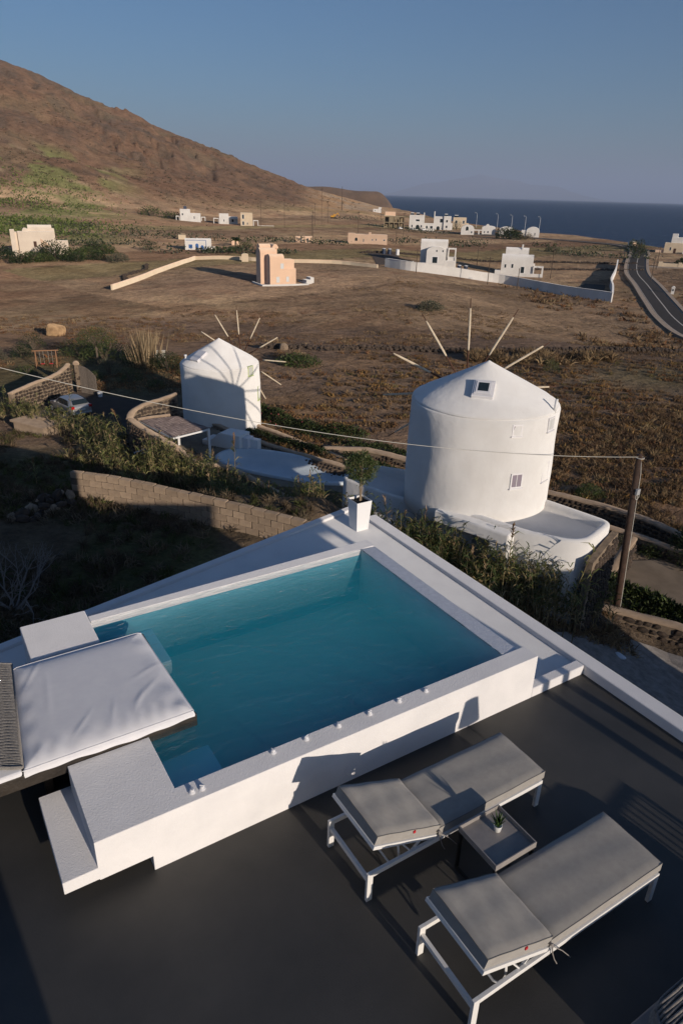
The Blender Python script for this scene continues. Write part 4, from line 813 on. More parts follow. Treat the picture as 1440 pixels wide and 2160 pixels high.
# ------------------------------------------------------------------ stone walls
STONE_ME = []
for k in range(7):
    bmq = bmesh.new(); bmesh.ops.create_icosphere(bmq, subdivisions=1, radius=.5)
    rk = random.Random(50+k)
    for v in bmq.verts:
        v.co = v.co.normalized()*(.5*(rk.uniform(.8, 1.08))); v.co.x = max(-.46, min(.46, v.co.x*1.15)); v.co.z = max(-.44, min(.44, v.co.z*1.1)); v.co.y = max(-.35, min(.40, v.co.y))
    me = bpy.data.meshes.new('stone'); bmq.to_mesh(me); bmq.free(); me.materials.append(M['stone']); STONE_ME.append(me)
STONE_NP = []
for me in STONE_ME:
    v = np.array([tuple(q.co) for q in me.vertices]); f = np.array([tuple(p.vertices) for p in me.polygons]); STONE_NP.append((v, f))
def stone_wall(label, path, zb, thick, ssz=(.26, .18), faces=(1,), cap_w=None, cap_h=.10, single=False, name='stone_wall', m_stone='stone', capless=False, cat='wall', fill=.88):
    """path: (x, y, ztop) polyline; zb bottom (number or 'g' = ground). Stones proud of a mortar core, rounded cement cap."""
    P = np.array(path, float); org = P[0].copy()
    seg = np.linalg.norm(np.diff(P[:, :2], axis=0), axis=1); S = np.concatenate([[0], np.cumsum(seg)]); n = max(2, int(S[-1]/.4)); ss = np.linspace(0, S[-1], n+1)
    Q = np.stack([np.interp(ss, S, P[:, k]) for k in range(3)], 1)
    ker = np.array([.25, .5, .25])
    for _ in range(2): Q[1:-1] = Q[:-2]*.25+Q[1:-1]*.5+Q[2:]*.25
    d = np.gradient(Q[:, :2], axis=0); d /= np.linalg.norm(d, axis=1, keepdims=True); nr = np.stack([d[:, 1], -d[:, 0]], 1)
    zbt = gz(Q[:, 0], Q[:, 1])-.4 if zb == 'g' else np.full(len(Q), zb, float)
    t = thing(name, label, cat, tuple(org))
    L = lambda o, z: np.concatenate([Q[:, :2]+nr*o-org[:2], (z-org[2])[:, None]], 1)
    b = MB(); h = thick/2; ctop = Q[:, 2]-cap_h
    rows = [L(h, zbt), L(h, ctop), L(-h, ctop), L(-h, zbt)]; G_ = np.stack(rows, 1); b.grid(G_[:, ::-1].tolist()); b.add([tuple(r[0]) for r in rows], [(0,1,2,3)]); b.add([tuple(r[-1]) for r in rows], [(3,2,1,0)])
    b.build('core', M['mortar'], t)
    if not capless:
        cw = (cap_w or thick+.06)/2; b = MB(); wv = .012*np.sin(ss*3.1)+.01*np.sin(ss*7.3)
        prof = [(cw, -cap_h+.002), (cw, -.04), (cw*.86, -.008), (0, .006), (-cw*.86, -.008), (-cw, -.04), (-cw, -cap_h+.002)]
        rows = [L(o, Q[:, 2]+dz+wv) for o, dz in prof]; G_ = np.stack(rows, 1); b.grid(G_[:, ::-1].tolist()); b.add([tuple(r[0]) for r in rows], [tuple(range(7))]); b.add([tuple(r[-1]) for r in rows], [tuple(range(6, -1, -1))])
        b.build('cap', M['cap'], t, smooth=True)
    VV, FF = [], []; base = 0; rs = random.Random(int(abs(org[0])*100)); cnt = 0
    for sgn in faces:
        z = 0; zlo = zbt.min()
        zc = zlo+ssz[1]*.5
        row = 0
        while zc < Q[:, 2].max()-cap_h:
            s = rs.uniform(0, ssz[0])
            while s < S[-1]:
                w_ = ssz[0]*rs.uniform(.65, 1.35); hh_ = ssz[1]*rs.uniform(.75, 1.2); sc = s+w_/2; s += w_*1.04
                i = min(int(sc/S[-1]*n), n); x, y, zt_ = Q[i]
                zz = zc+rs.uniform(-.03, .03)
                if zz+hh_*.4 > zt_-cap_h or zz < zbt[i] or sc > S[-1]: continue
                p = np.array([np.interp(sc, ss, Q[:, 0]), np.interp(sc, ss, Q[:, 1])])+nr[i]*sgn*(h+.005)-org[:2]
                az = math.atan2(d[i, 1], d[i, 0])+(math.pi if sgn > 0 else 0)*0
                ang = math.atan2(nr[i, 1]*sgn, nr[i, 0]*sgn)-math.pi/2; rl = rs.uniform(-.3, .3); k = rs.randrange(len(STONE_NP))
                if single:
                    o = bpy.data.objects.new('stone', STONE_ME[k] if m_stone == 'stone' else STONE_PALE[k]); col.objects.link(o); o.parent = t; o.location = (p[0], p[1], zz-org[2]); o.rotation_euler = (0, rl, ang); o.scale = (w_*fill*1.12, .20, hh_*fill*1.12); cnt += 1
                else:
                    v, f = STONE_NP[k]; v = v*np.array([w_*fill*1.14, .19, hh_*fill*1.16]); c_, s_r = math.cos(rl), math.sin(rl); v = np.stack([v[:, 0]*c_+v[:, 2]*s_r, v[:, 1], -v[:, 0]*s_r+v[:, 2]*c_], 1)
                    c_, s_r = math.cos(ang), math.sin(ang); v = np.stack([v[:, 0]*c_-v[:, 1]*s_r, v[:, 0]*s_r+v[:, 1]*c_, v[:, 2]], 1)+np.array([p[0], p[1], zz-org[2]])
                    VV.append(v); FF.append(f+base); base += len(v)
            zc += ssz[1]*.98; row += 1
    if VV: o = obj('stones', np_mesh('stones', np.concatenate(VV), np.concatenate(FF), M[m_stone]), t); o['kind'] = 'stuff'
    return t
STONE_PALE = []
for me in STONE_ME: m2 = me.copy(); m2.materials.clear(); m2.materials.append(M['stone_pale']); STONE_PALE.append(m2)
# villa with the oval pool
VT = [(11.2, 41.2), (12.1, 38.2), (13.3, 38.0), (14.9, 36.9), (15.5, 34.5), (15.9, 31.8), (16.9, 28.7), (18.4, 27.2), (20.6, 28.6), (21.4, 31.5), (21.3, 33.6), (18.5, 39.5), (16.9, 46.3), (14.6, 44.2), (12.0, 43.6)]
def oval_pts(a, b, z, ex=2.5, n=72):
    out = []
    for k in range(n):
        t_ = 2*math.pi*k/n; c, s = math.cos(t_), math.sin(t_); out.append((a*math.copysign(abs(c)**(2/ex), c), b*math.copysign(abs(s)**(2/ex), s), z))
    return out
OVA = math.atan2(31.76-38.92, 20.35-15.36); OVC = (18.2, 35.1)
bmq = bmesh.new(); es = []
for lp in ([(x, y) for x, y in VT], [(OVC[0]+x*math.cos(OVA)-y*math.sin(OVA), OVC[1]+x*math.sin(OVA)+y*math.cos(OVA)) for x, y, z in oval_pts(4.55, 1.78, 0)]):
    vs = [bmq.verts.new((x, y, -9.86)) for x, y in lp]; es += [bmq.edges.new((vs[i], vs[(i+1) % len(vs)])) for i in range(len(vs))]
    if len(lp) == len(VT):
        lo = [bmq.verts.new((x, y, -11.5)) for x, y in lp]
        for i in range(len(vs)): bmq.faces.new((vs[i], vs[(i+1) % len(vs)], lo[(i+1) % len(vs)], lo[i]))
bmesh.ops.triangle_fill(bmq, use_beauty=True, edges=es)
for f in bmq.faces:
    f.normal_update()
    if abs(f.normal.z) > .9 and f.normal.z < 0: f.normal_flip()
me = bpy.data.meshes.new('villa_terrace'); bmq.to_mesh(me); bmq.free(); me.materials.append(M['villa_deck']); structure(obj('villa_terrace', me))
stone_wall('tall curving lava stone wall with tan cap in front of the reed roofed pergola', [(10.9, 41.5, -7.55), (11.2, 40.2, -7.75), (11.55, 38.9, -7.9), (11.95, 37.2, -8.0), (12.3, 36.1, -8.25), (12.9, 35.9, -8.9), (13.7, 36.7, -9.35), (14.5, 36.4, -9.45), (15.1, 35.0, -9.5), (15.4, 33.2, -9.55), (15.8, 31.0, -9.6), (16.7, 28.9, -9.65), (18.0, 27.4, -9.7)], 'g', .34, (.30, .21), (1, -1), .42, .11)
stone_wall('curved lava stone wall with tan cap rising behind the pergola', [(10.85, 41.6, -7.55), (11.2, 42.5, -7.35), (12.1, 43.1, -7.2), (13.3, 43.3, -7.05), (14.5, 43.45, -6.85)], 'g', .34, (.34, .24), (1, -1), .42, .11)
stone_wall('low tan capped ledge along the pergola\'s back edge', [(11.45, 42.15, -7.82), (12.6, 42.35, -7.82), (13.6, 42.2, -7.82)], 'g', .26, (.28, .2), (1,), .34, .10)
stone_wall('lava stone garden wall with tan cap between the oval pool and the small windmill', [(16.4, 48.0, -9.5), (17.2, 45.2, -9.55), (18.0, 41.9, -9.6), (18.8, 39.0, -9.62), (19.6, 36.8, -9.62), (20.6, 34.6, -9.62), (21.5, 32.6, -9.65)], 'g', .32, (.3, .2), (1, -1), .38, .1)
stone_wall('lava stone pillar wall sweeping down beside the small windmill', [(16.55, 47.6, -8.15), (16.9, 47.55, -8.2), (17.2, 47.2, -8.9), (17.6, 46.8, -9.3), (18.3, 46.3, -9.55), (19.3, 45.8, -9.7)], 'g', .36, (.3, .22), (1, -1), .36, .08)
stone_wall('pale low garden curb behind the villa terrace', [(20.6, 45.2, -10.2), (21.4, 42.0, -10.2), (21.9, 39.2, -10.2), (22.3, 37.2, -10.15), (22.4, 34.8, -10.0)], 'g', .3, (.3, .2), (1,), .36, .1, name='garden_curb')
stone_wall('tan capped garden wall between the olive and the large mill', [(22.2, 37.4, -9.95), (23.4, 36.6, -9.92), (24.6, 35.7, -9.9), (25.6, 33.3, -9.88), (26.4, 31.0, -9.85)], 'g', .5, (.3, .22), (1,), .62, .12)
stone_wall('tan capped field wall running right from the large mill', [(27.6, 27.4, -9.45), (28.9, 23.9, -9.42), (29.5, 22.6, -9.4), (30.3, 20.4, -9.4), (30.7, 18.4, -9.4), (30.4, 16.2, -9.4), (29.9, 13.0, -9.35)], 'g', .36, (.32, .22), (1, -1), .46, .12)
stone_wall('second tan capped wall above the courtyard at right', [(28.35, 20.27, -9.66), (29.09, 18.48, -9.70), (29.51, 16.59, -9.72), (29.61, 14.28, -9.66)], 'g', .34, (.3, .22), (1, -1), .42, .11)
stone_wall('stone stair wall with sloping tan cap beside the annex', [(24.59, 16.34, -9.72), (25.52, 16.72, -9.28), (26.51, 17.05, -9.00), (27.28, 17.33, -8.95)], 'g', .34, (.28, .2), (1, -1), .40, .11)
stone_wall('rubble stone end wall under the annex terrace corner', [(18.81, 13.36, -6.11), (19.80, 13.69, -5.92), (21.13, 14.19, -5.83)], 'g', .24, (.26, .19), (1,), capless=True, cap_h=.02)
stone_wall('lava boulder wall with pale cap beside the gravel track', [(21.89, 14.69, -9.58), (22.44, 13.97, -9.61), (23.05, 13.14, -9.66), (23.65, 12.16, -9.66), (24.09, 10.78, -9.66), (24.31, 9.13, -9.66)], 'g', .36, (.36, .28), (1,), .46, .10, single=True, fill=.95)
stone_wall('lava stone wall with wavy tan cap behind the parked silver car', [(6.0, 56.3, -8.95), (7.4, 57.4, -8.75), (8.7, 58.2, -8.6), (9.8, 58.9, -8.5), (10.6, 59.5, -8.25), (11.1, 59.9, -7.95)], 'g', .34, (.34, .26), (1, -1), .42, .12)
# gate with its pillar
gt = thing('gate', 'grey arched plank gate standing open between stone pillar and drive', 'gate', (12.0, 60.4, -10.66), R(-57))
arc = [(s, 2.1-.55*s**2.2) for s in np.linspace(0, 1, 9)]
for k in range(9):
    s0, s1 = k/9, (k+1)/9-.012; f = lambda s: 2.35-.75*s**2.4
    MB().extrude_y([(s0*1.75, .05), (s1*1.75, .05), (s1*1.75, f(s1)), (s0*1.75, f(s0))], -.025, .025).build('plank', M['plank'], gt)
for z in (.4, 1.3): MB().box(.02, 1.7, .0255, .06, z, z+.12).build('rail', M['plank'], gt)
gp = thing('gate_pillar', 'lava stone gate pillar with rounded tan top', 'pillar', (11.85, 60.6, -10.7))
MB().box(-.2, .2, -.2, .2, 0, 2.45).build('core', M['mortar'], gp, .03); MB().lathe([(.27, 2.45), (.28, 2.52), (.22, 2.66), (.10, 2.74), (.01, 2.76)], 18).build('cap', M['cap'], gp, smooth=True)
VV, FF, base = [], [], 0
for k in range(90):
    v, f = STONE_NP[k % 7]; s = rnd.randrange(4); a = s*math.pi/2; p = np.array([rnd.uniform(-.17, .17), -.2, rnd.uniform(.1, 2.36)]); v = v*np.array([.22, .12, .17]); v = v+p
    v = np.stack([v[:, 0]*math.cos(a)-v[:, 1]*math.sin(a), v[:, 0]*math.sin(a)+v[:, 1]*math.cos(a), v[:, 2]], 1); VV.append(v); FF.append(f+base); base += len(v)
o = obj('stones', np_mesh('stones', np.concatenate(VV), np.concatenate(FF), M['stone']), gp); o['kind'] = 'stuff'
# tuff block wall
bw = thing('block_wall', 'pale tuff block wall crossing the shaded garden, its right end sunlit', 'wall', (4.72, 27.9, -6.6))
bp_ = smooth_path([(4.72, 27.95), (6.05, 26.55), (7.25, 24.95), (8.55, 22.95), (9.65, 21.3), (10.75, 19.45), (12.0, 17.3)], 8); bz = np.interp(np.linspace(0, 1, len(bp_)), [0, .25, .5, .75, 1], [-5.18, -5.2, -5.2, -5.22, -5.25])
sg = np.concatenate([[0], np.cumsum(np.linalg.norm(np.diff(bp_, axis=0), axis=1))]); BL, BH = .555, .272; BM = []
for k in range(6):
    bmq = bmesh.new(); bmesh.ops.create_cube(bmq, size=1); rk = random.Random(80+k)
    bmesh.ops.bevel(bmq, geom=bmq.edges[:], offset=.045, segments=1, affect='EDGES')
    for v in bmq.verts: v.co = Vector((v.co.x*BL*.955, v.co.y*.25, v.co.z*BH*.93))+Vector((rk.uniform(-.007, .007), rk.uniform(-.008, .008), rk.uniform(-.006, .006)))
    me = bpy.data.meshes.new('block'); bmq.to_mesh(me); bmq.free(); me.materials.append(M['block']); BM.append(me)
for row in range(5):
    s = (BL/2 if row % 2 else 0)+.02
    while s+BL < sg[-1]:
        sc = s+BL/2; x = np.interp(sc, sg, bp_[:, 0]); y = np.interp(sc, sg, bp_[:, 1]); z = np.interp(sc, sg, bz); i = min(int(np.searchsorted(sg, sc)), len(bp_)-1); dd = bp_[i]-bp_[i-1]
        o = bpy.data.objects.new('block', BM[rnd.randrange(6)]); col.objects.link(o); o.parent = bw; o.location = (x-4.72+rnd.uniform(-.01, .01), y-27.9+rnd.uniform(-.01, .01), z-BH*(row+.5)+6.6+(rnd.uniform(-.008, .02) if row == 0 else 0)); o.rotation_euler = (rnd.uniform(-.015, .015), rnd.uniform(-.012, .012), math.atan2(dd[1], dd[0])+rnd.uniform(-.012, .012)); s += BL
mo = ribbon('mortar_core', np.concatenate([bp_, bz[:, None]], 1)-np.array([4.72, 27.9, -6.6]), (-.09, .09), -.03, M['joint'], bw, 2, 1.5)
# rough stone heap at the block wall's left end
rp = thing('stone_heap', 'tumbled dark field stones at the shaded left end of the block wall', 'stones', (4.1, 28.2, -6.45))
for k in range(46):
    o = bpy.data.objects.new('stone', STONE_ME[k % 7] if k % 4 else STONE_PALE[k % 7]); col.objects.link(o); o.parent = rp; q = rnd.random(); o.location = (-1.7+2.2*q+rnd.uniform(-.3, .3), -.6+rnd.uniform(-.5, .7)-(1-q)*1.0, rnd.uniform(.05, .25+.5*q)); sc = rnd.uniform(.25, .55); o.scale = (sc*1.3, sc, sc*.8); o.rotation_euler = (rnd.uniform(-.6, .6), rnd.uniform(-.6, .6), rnd.uniform(0, 6))
# oval pool
ov = thing('oval_pool', 'pale blue empty looking oval pool on the villa terrace', 'swimming pool', (18.2, 35.1, -9.86))
ca = math.atan2(31.76-38.92, 20.35-15.36); N = 72
def oval(a, b, z, ex=2.5):
    out = []
    for k in range(N):
        t_ = 2*math.pi*k/N; c, s = math.cos(t_), math.sin(t_); out.append((a*math.copysign(abs(c)**(2/ex), c), b*math.copysign(abs(s)**(2/ex), s), z))
    return out
lv = [oval(4.72, 1.95, 0), oval(4.72, 1.95, .12), oval(4.66, 1.90, .17), oval(4.52, 1.76, .17), oval(4.46, 1.70, .13), oval(4.42, 1.67, -.20), oval(4.2, 1.48, -.62), oval(.5, .2, -.72)]
b = MB(); b.add([p for l_ in lv for p in l_], [(k*N+i, k*N+(i+1) % N, (k+1)*N+(i+1) % N, (k+1)*N+i) for k in range(len(lv)-1) for i in range(N)]+[tuple(range(7*N, 8*N))]); b.rot(ca); b.build('basin', M['pool_pale'], ov, smooth=True)
lf = MB(); lf.lathe([(.10, 0), (.11, .03), (.02, .04)], 14)
for k, (sx, sy) in enumerate(((.9, -.3), (-.95, .2))): copyp = MB().lathe([(.09, -.50), (.10, -.47), (.02, -.46)], 14, sx*3.9*math.cos(ca)-sy*1.6*math.sin(ca), sx*3.9*math.sin(ca)+sy*1.6*math.cos(ca)); copyp.build('pool_light', M['galv'], ov)
# pergola with reed mats
pg = thing('pergola', 'pergola roofed with grey reed mats beside the oval pool', 'pergola', (13.2, 40.2, -9.86))
cr_ = [(11.55, 42.2), (13.95, 41.9), (14.85, 38.7), (12.3, 38.05)]; cr_ = [(x-13.2, y-40.2) for x, y in cr_]; zr = 1.93
A_, B_, C_, D_ = [np.array(p) for p in cr_]
for half in range(2):
    q0, q1 = half*.5+.004, half*.5+.496; P_ = []
    for i in range(61):
        s = i/60; row = []
        for j in range(13):
            q = q0+(q1-q0)*j/12; p = (A_*(1-s)+B_*s)*(1-q)+(D_*(1-s)+C_*s)*q; row.append((p[0], p[1], zr+.02*math.sin(i*2.6)+.012*math.sin(i*5.1+j)+.02*math.sin(q*9)))
        P_.append(row)
    b = MB(); b.grid([r_[::-1] for r_ in P_]); b.grid([[(x, y, z-.03) for x, y, z in r_] for r_ in P_]); b.build('reed_mat', M['mat_reed'], pg)
def p3(p, z): return (p[0], p[1], z)
for p, q in ((A_, B_), (B_, C_), (C_, D_), (D_, A_), ((A_+D_)/2, (B_+C_)/2)): MB().bar(p3(p, zr-.10), p3(q, zr-.10), .08, .10).build('beam', M['metal_white'], pg)
for p in (C_*.97, B_*.97): MB().box(p[0]-.08, p[0]+.08, p[1]-.08, p[1]+.08, 0, zr-.16).build('post', M['metal_white'], pg, .01)
# white oven block by the pool
ob = thing('outdoor_oven', 'white rendered oven block with a curved ramp beside the pergola post', 'oven', (16.7, 40.3, -9.86), R(-57))
MB().extrude_y([(-1.6, 0), (1.3, 0), (1.3, 1.0), (-.15, 1.0), (-.35, .92), (-.75, .55), (-1.0, .36), (-1.6, .34)], -.62, .62).build('body', M['limewash'], ob, .04)
MB().box(1.31, 1.75, -.35, .35, 0, .85).build('side_cupboard', M['window_frame'], ob, .01)
wb_ = thing('water_tank', 'small white box beside the oven block', 'tank', (17.9, 38.7, -9.86), R(-57)); MB().box(-.3, .3, -.22, .22, 0, .7).build('body', M['metal_white'], wb_, .02); MB().box(-.31, .31, -.23, .23, .705, .74).build('lid', M['metal_white'], wb_, .01)
# concrete cistern and bits in the left garden
cb = thing('cistern', 'old concrete cistern roof among the reeds at left', 'cistern', (7.3, 51.0, -10.7), R(-62)); MB().box(-1.6, 1.6, -1.3, 1.3, 0, .85).build('body', M['concrete'], cb, .05); MB().box(-1.75, 1.75, -1.45, 1.45, .852, 1.0).build('roof_slab', M['concrete'], cb, .03); MB().box(-.3, .3, -.3, .3, 1.002, 1.12).build('hatch', M['concrete'], cb, .02)
fr = thing('broken_chair_frame', 'white bent tube frame dumped among the reeds', 'chair frame', (10.6, 39.0, gz1(10.6, 39.0)), R(20)); b = MB(); b.tube([(0,0,0),(.0,0,.75),(.9,.1,.8),(1.0,.1,.1)], .05, 8); fr2 = b.build('side_frame', M['metal_white'], fr, smooth=True); b = MB(); b.tube([(0,.6,0),(.0,.6,.7),(.8,.6,.75)], .05, 8); b.build('back_frame', M['metal_white'], fr, smooth=True)
# utility pole and its cable
px, py = 23.05, 14.64
up = thing('utility_pole', 'brown wooden utility pole leaning slightly among the reeds', 'utility pole', (px, py, -10.5))
top = Vector((.0, .52, 7.06)); base_ = Vector((0, 0, -.3))
MB().tube([base_, base_.lerp(top, .5), top], [.145, .13, .105], 14).build('shaft', M['pole_wood'], up, smooth=True)
b = MB(); b.box(-.09, .09, -.22, -.12, -.1, .14); o = b.build('junction_box', M['galv'], up, .01); o.location = base_.lerp(top, .80)
cb_ = MB(); cb_.tube([tuple(base_.lerp(top, s)+Vector((.12, -.10, 0))*(1 if s < .95 else .6)) for s in np.linspace(.02, .97, 14)], .014, 6); cb_.build('down_cable', M['cable'], up, smooth=True)
lp = MB(); lp.tube([tuple(base_.lerp(top, .79)+Vector((.10*math.sin(a)-.02, -.20, .16*math.cos(a)-.06))) for a in np.linspace(0, 6.28, 18)], .013, 6); lp.tube([tuple(base_.lerp(top, .985)+Vector((.14*math.cos(a), -.06+.14*math.sin(a), 0))) for a in np.linspace(0, 6.28, 18)], .018, 6); lp.build('cable_loop', M['cable'], up, smooth=True)
wr = thing('overhead_cable', 'pale overhead cable crossing from the left edge to the utility pole', 'cable', (px, py+.46, -3.52))
b = MB(); b.tube([(-6.8*k, 1.85*k, .5*k+.29*k*k) for k in np.linspace(0, 3.6, 60)], .0095, 6); b.build('cable', M['cable'], wr, smooth=True)
fp = thing('utility_pole', 'utility pole holding the far end of the overhead cable', 'utility pole', (-1.45, 21.8, gz1(-1.45, 21.8))); MB().tube([(0,0,-.3), (0,0,2.2-gz1(-1.45, 21.8))], [.15,.10], 10).build('shaft', M['pole_wood'], fp, smooth=True)
# rock, slab and litter in the field
def rock(label, x, y, s, m, seed, cat='rock', z=None, name='boulder'):
    bmq = bmesh.new(); bmesh.ops.create_icosphere(bmq, subdivisions=3, radius=.5); rk = np.random.default_rng(seed)
    dirs = unit(rk.normal(size=(14, 3))); offs = rk.uniform(.30, .46, 14)
    for v in bmq.verts:
        p = np.array(v.co); 
        for d_, o_ in zip(dirs, offs):
            e = p @ d_-o_
            if e > 0: p = p-d_*e*.9
        v.co = Vector(p*np.array(s))
    me = bpy.data.meshes.new(name); bmq.to_mesh(me); bmq.free(); me.materials.append(M[m]); o = obj(name, me, loc=(x, y, (gz1(x, y) if z is None else z)+s[2]*.22), rz=rnd.uniform(0, 6)); return tag(o, label, cat)
rock('large tan boulder alone in the field at left', 16.9, 96.2, (3.2, 2.4, 2.4), 'stone_tan', 3)
rock('pale field rock with a dark hole right of the small mill', 38.3, 74.2, (1.9, 1.2, 1.1), 'stone_pale', 5)
sl = thing('stone_trough', 'pale rectangular slab box standing in the field beside dry canes', 'trough', (22.8, 73.4, gz1(22.8, 73.4)), R(-16)); MB().box(-.8, .8, -.22, .22, 0, .72).build('body', M['slab'], sl, .03); MB().box(-.84, .84, -.26, .26, .722, .80).build('lid', M['slab'], sl, .02)
for x, y, lb, s in ((19.7, 12.0, 'crumpled white plastic litter below the reeds, nearer the parapet', .5), (21.2, 13.1, 'small white litter scrap below the reeds, nearer the pole', .34), (1.9, 16.2, 'crumpled plastic sheet in the dark garden left of the pool', .9)): rock(lb, x, y, (s, s*.7, s*.35), 'plastic_white', int(x*10), 'litter', name='plastic_litter')
# dry stone field walls beyond the vineyard
def dry_wall(label, path, hgt, n, sz, seed):
    P = np.array(path, float); S = np.concatenate([[0], np.cumsum(np.linalg.norm(np.diff(P, axis=0), axis=1))]); rg = np.random.default_rng(seed); VV, FF, base = [], [], 0
    org = np.array([P[0, 0], P[0, 1], gz1(*P[0])])
    for k in range(n):
        s = rg.uniform(0, S[-1]); x = np.interp(s, S, P[:, 0])+rg.normal()*.18; y = np.interp(s, S, P[:, 1])+rg.normal()*.18; v, f = STONE_NP[k % 7]; sc = sz*rg.uniform(.6, 1.4); a = rg.uniform(0, 6)
        v = v*sc*np.array([1.2, 1, .8]); v = np.stack([v[:, 0]*math.cos(a)-v[:, 1]*math.sin(a), v[:, 0]*math.sin(a)+v[:, 1]*math.cos(a), v[:, 2]], 1)+np.array([x, y, gz1(x, y)+rg.uniform(0, hgt)])-org; VV.append(v); FF.append(f+base); base += len(v)
    t = thing('dry_stone_wall', label, 'wall', tuple(org)); o = obj('stones', np_mesh('stones', np.concatenate(VV), np.concatenate(FF), M['stone']), t); o['kind'] = 'stuff'
dry_wall('dark dry stone wall crossing the field behind both mills', [(36.5, 76.6), (43, 71.5), (49.6, 70.4), (59.2, 63.8), (72.9, 60.9), (88, 54.5)], .55, 1500, .42, 21)
dry_wall('dry stone wall in the field beyond the white villas, longest', [(137.2, 208.6), (180.4, 214.3), (214.3, 194.0), (242.5, 178.2)], .5, 700, .8, 22)
dry_wall('dry stone wall behind the right white villa', [(188.4, 186.1), (208.7, 173.5), (227.7, 163.8)], .5, 360, .75, 23)
dry_wall('thin dry stone wall winding below the left house', [(44.3, 160.6), (46.6, 170.7), (55.4, 181.9), (59.7, 195.2)], .4, 320, .55, 24)

# ------------------------------------------------------------------ houses on the plain
def house(name, label, x, y, k, parts, cat='house', turn=0, group=None, z=None):
    """local X to the right as one looks from the hotel, local Y away; numbers in units of k metres"""
    az = math.atan2(x, y); t = thing(name, label, cat, (x, y, (gz1(x, y) if z is None else z)), -az+turn, group)
    wall = None
    for p in parts:
        kind, m = p[0], M[p[1]]; a = [v*k for v in p[2]]; nm = p[3] if len(p) > 3 else kind
        if kind == 'wall': wall = MB().box(*a).build(nm, m, t)
        elif kind == 'vault':      # barrel roof, axis along X: x0,x1,y0,y1,z0,rise
            x0, x1, y0, y1, z0, rise = a; q = [(y0+(y1-y0)*(.5-.5*math.cos(math.pi*i/14)), z0+rise*math.sin(math.pi*i/14)) for i in range(15)]; MB().extrude_x(q, x0, x1).build(nm if nm != 'vault' else 'roof', m, t)
        elif kind == 'vaulty':     # axis along Y
            x0, x1, y0, y1, z0, rise = a; q = [(x0+(x1-x0)*(.5-.5*math.cos(math.pi*i/14)), z0+rise*math.sin(math.pi*i/14)) for i in range(15)]; MB().extrude_y(q, y0, y1).build(nm if nm != 'vaulty' else 'roof', m, t)
        elif kind in ('window', 'door'):      # on the front: x,z,w,h,y of wall  -> frame + pane
            xx, zz, w, h, yy = a; f = .10*min(w, h); b = MB(); b.box(xx, xx+f, yy-.05, yy+.03, zz, zz+h); b.box(xx+w-f, xx+w, yy-.05, yy+.03, zz, zz+h); b.box(xx+f, xx+w-f, yy-.05, yy+.03, zz+h-f, zz+h); b.box(xx+f, xx+w-f, yy-.05, yy+.03, zz, zz+f)
            fo = b.build(kind, M['window_frame'] if p[1] == 'glass_dark' else m, t); MB().box(xx+f, xx+w-f, yy-.012, yy+.02, zz+f, zz+h-f).build('pane', m, fo)
        elif kind == 'arch':       # arched opening leaf on the front
            xx, zz, w, h, yy = a; q = [(xx, zz), (xx+w, zz)]+[(xx+w/2+w/2*math.cos(math.pi*i/10), zz+h-w/2+w/2*math.sin(math.pi*i/10)) for i in range(11)]; MB().extrude_y(q, yy-.05, yy+.02).build(nm if nm != 'arch' else 'door', m, t)
        elif kind == 'porch':      # x0,x1,y0,y1,z  post thickness
            x0, x1, y0, y1, z1, th = a
            for (u_, v_) in ((x0, y0), (x1-th, y0), (x0, y1-th), (x1-th, y1-th)): MB().box(u_, u_+th, v_, v_+th, 0, z1-th).build('porch_post', m, t)
            for bx in ((x0, x1, y0, y0+th), (x0, x1, y1-th, y1), (x0, x0+th, y0+th, y1-th), (x1-th, x1, y0+th, y1-th)): MB().box(*bx, z1-th+.001, z1).build('porch_beam', m, t)
        elif kind == 'chimney': b_ = MB().box(*a); b_.build('chimney', m, t)
        elif kind == 'solar':
            x0, x1, y0, y1, z0, z1 = a; MB().add([(x0,y0,z0),(x1,y0,z0),(x1,y1,z1),(x0,y1,z1),(x0,y0,z0+.08),(x1,y0,z0+.08),(x1,y1,z1+.08),(x0,y1,z1+.08)], [(0,3,2,1),(4,5,6,7),(0,1,5,4),(1,2,6,5),(2,3,7,6),(3,0,4,7)]).build('solar_panel', M['glass_dark'], t); MB().tube([(x0,y1,z1+.2),(x1,y1,z1+.2)], .22, 10).build('water_heater', M['metal_white'], t)
        elif kind == 'stair':
            x0, x1, y0, y1, z0, z1 = a; MB().extrude_y([(x0, z0), (x1, z0), (x0, z1)], y0, y1).build('stair', m, t)
    return t
W_, G_ = 'house_white', 'glass_dark'
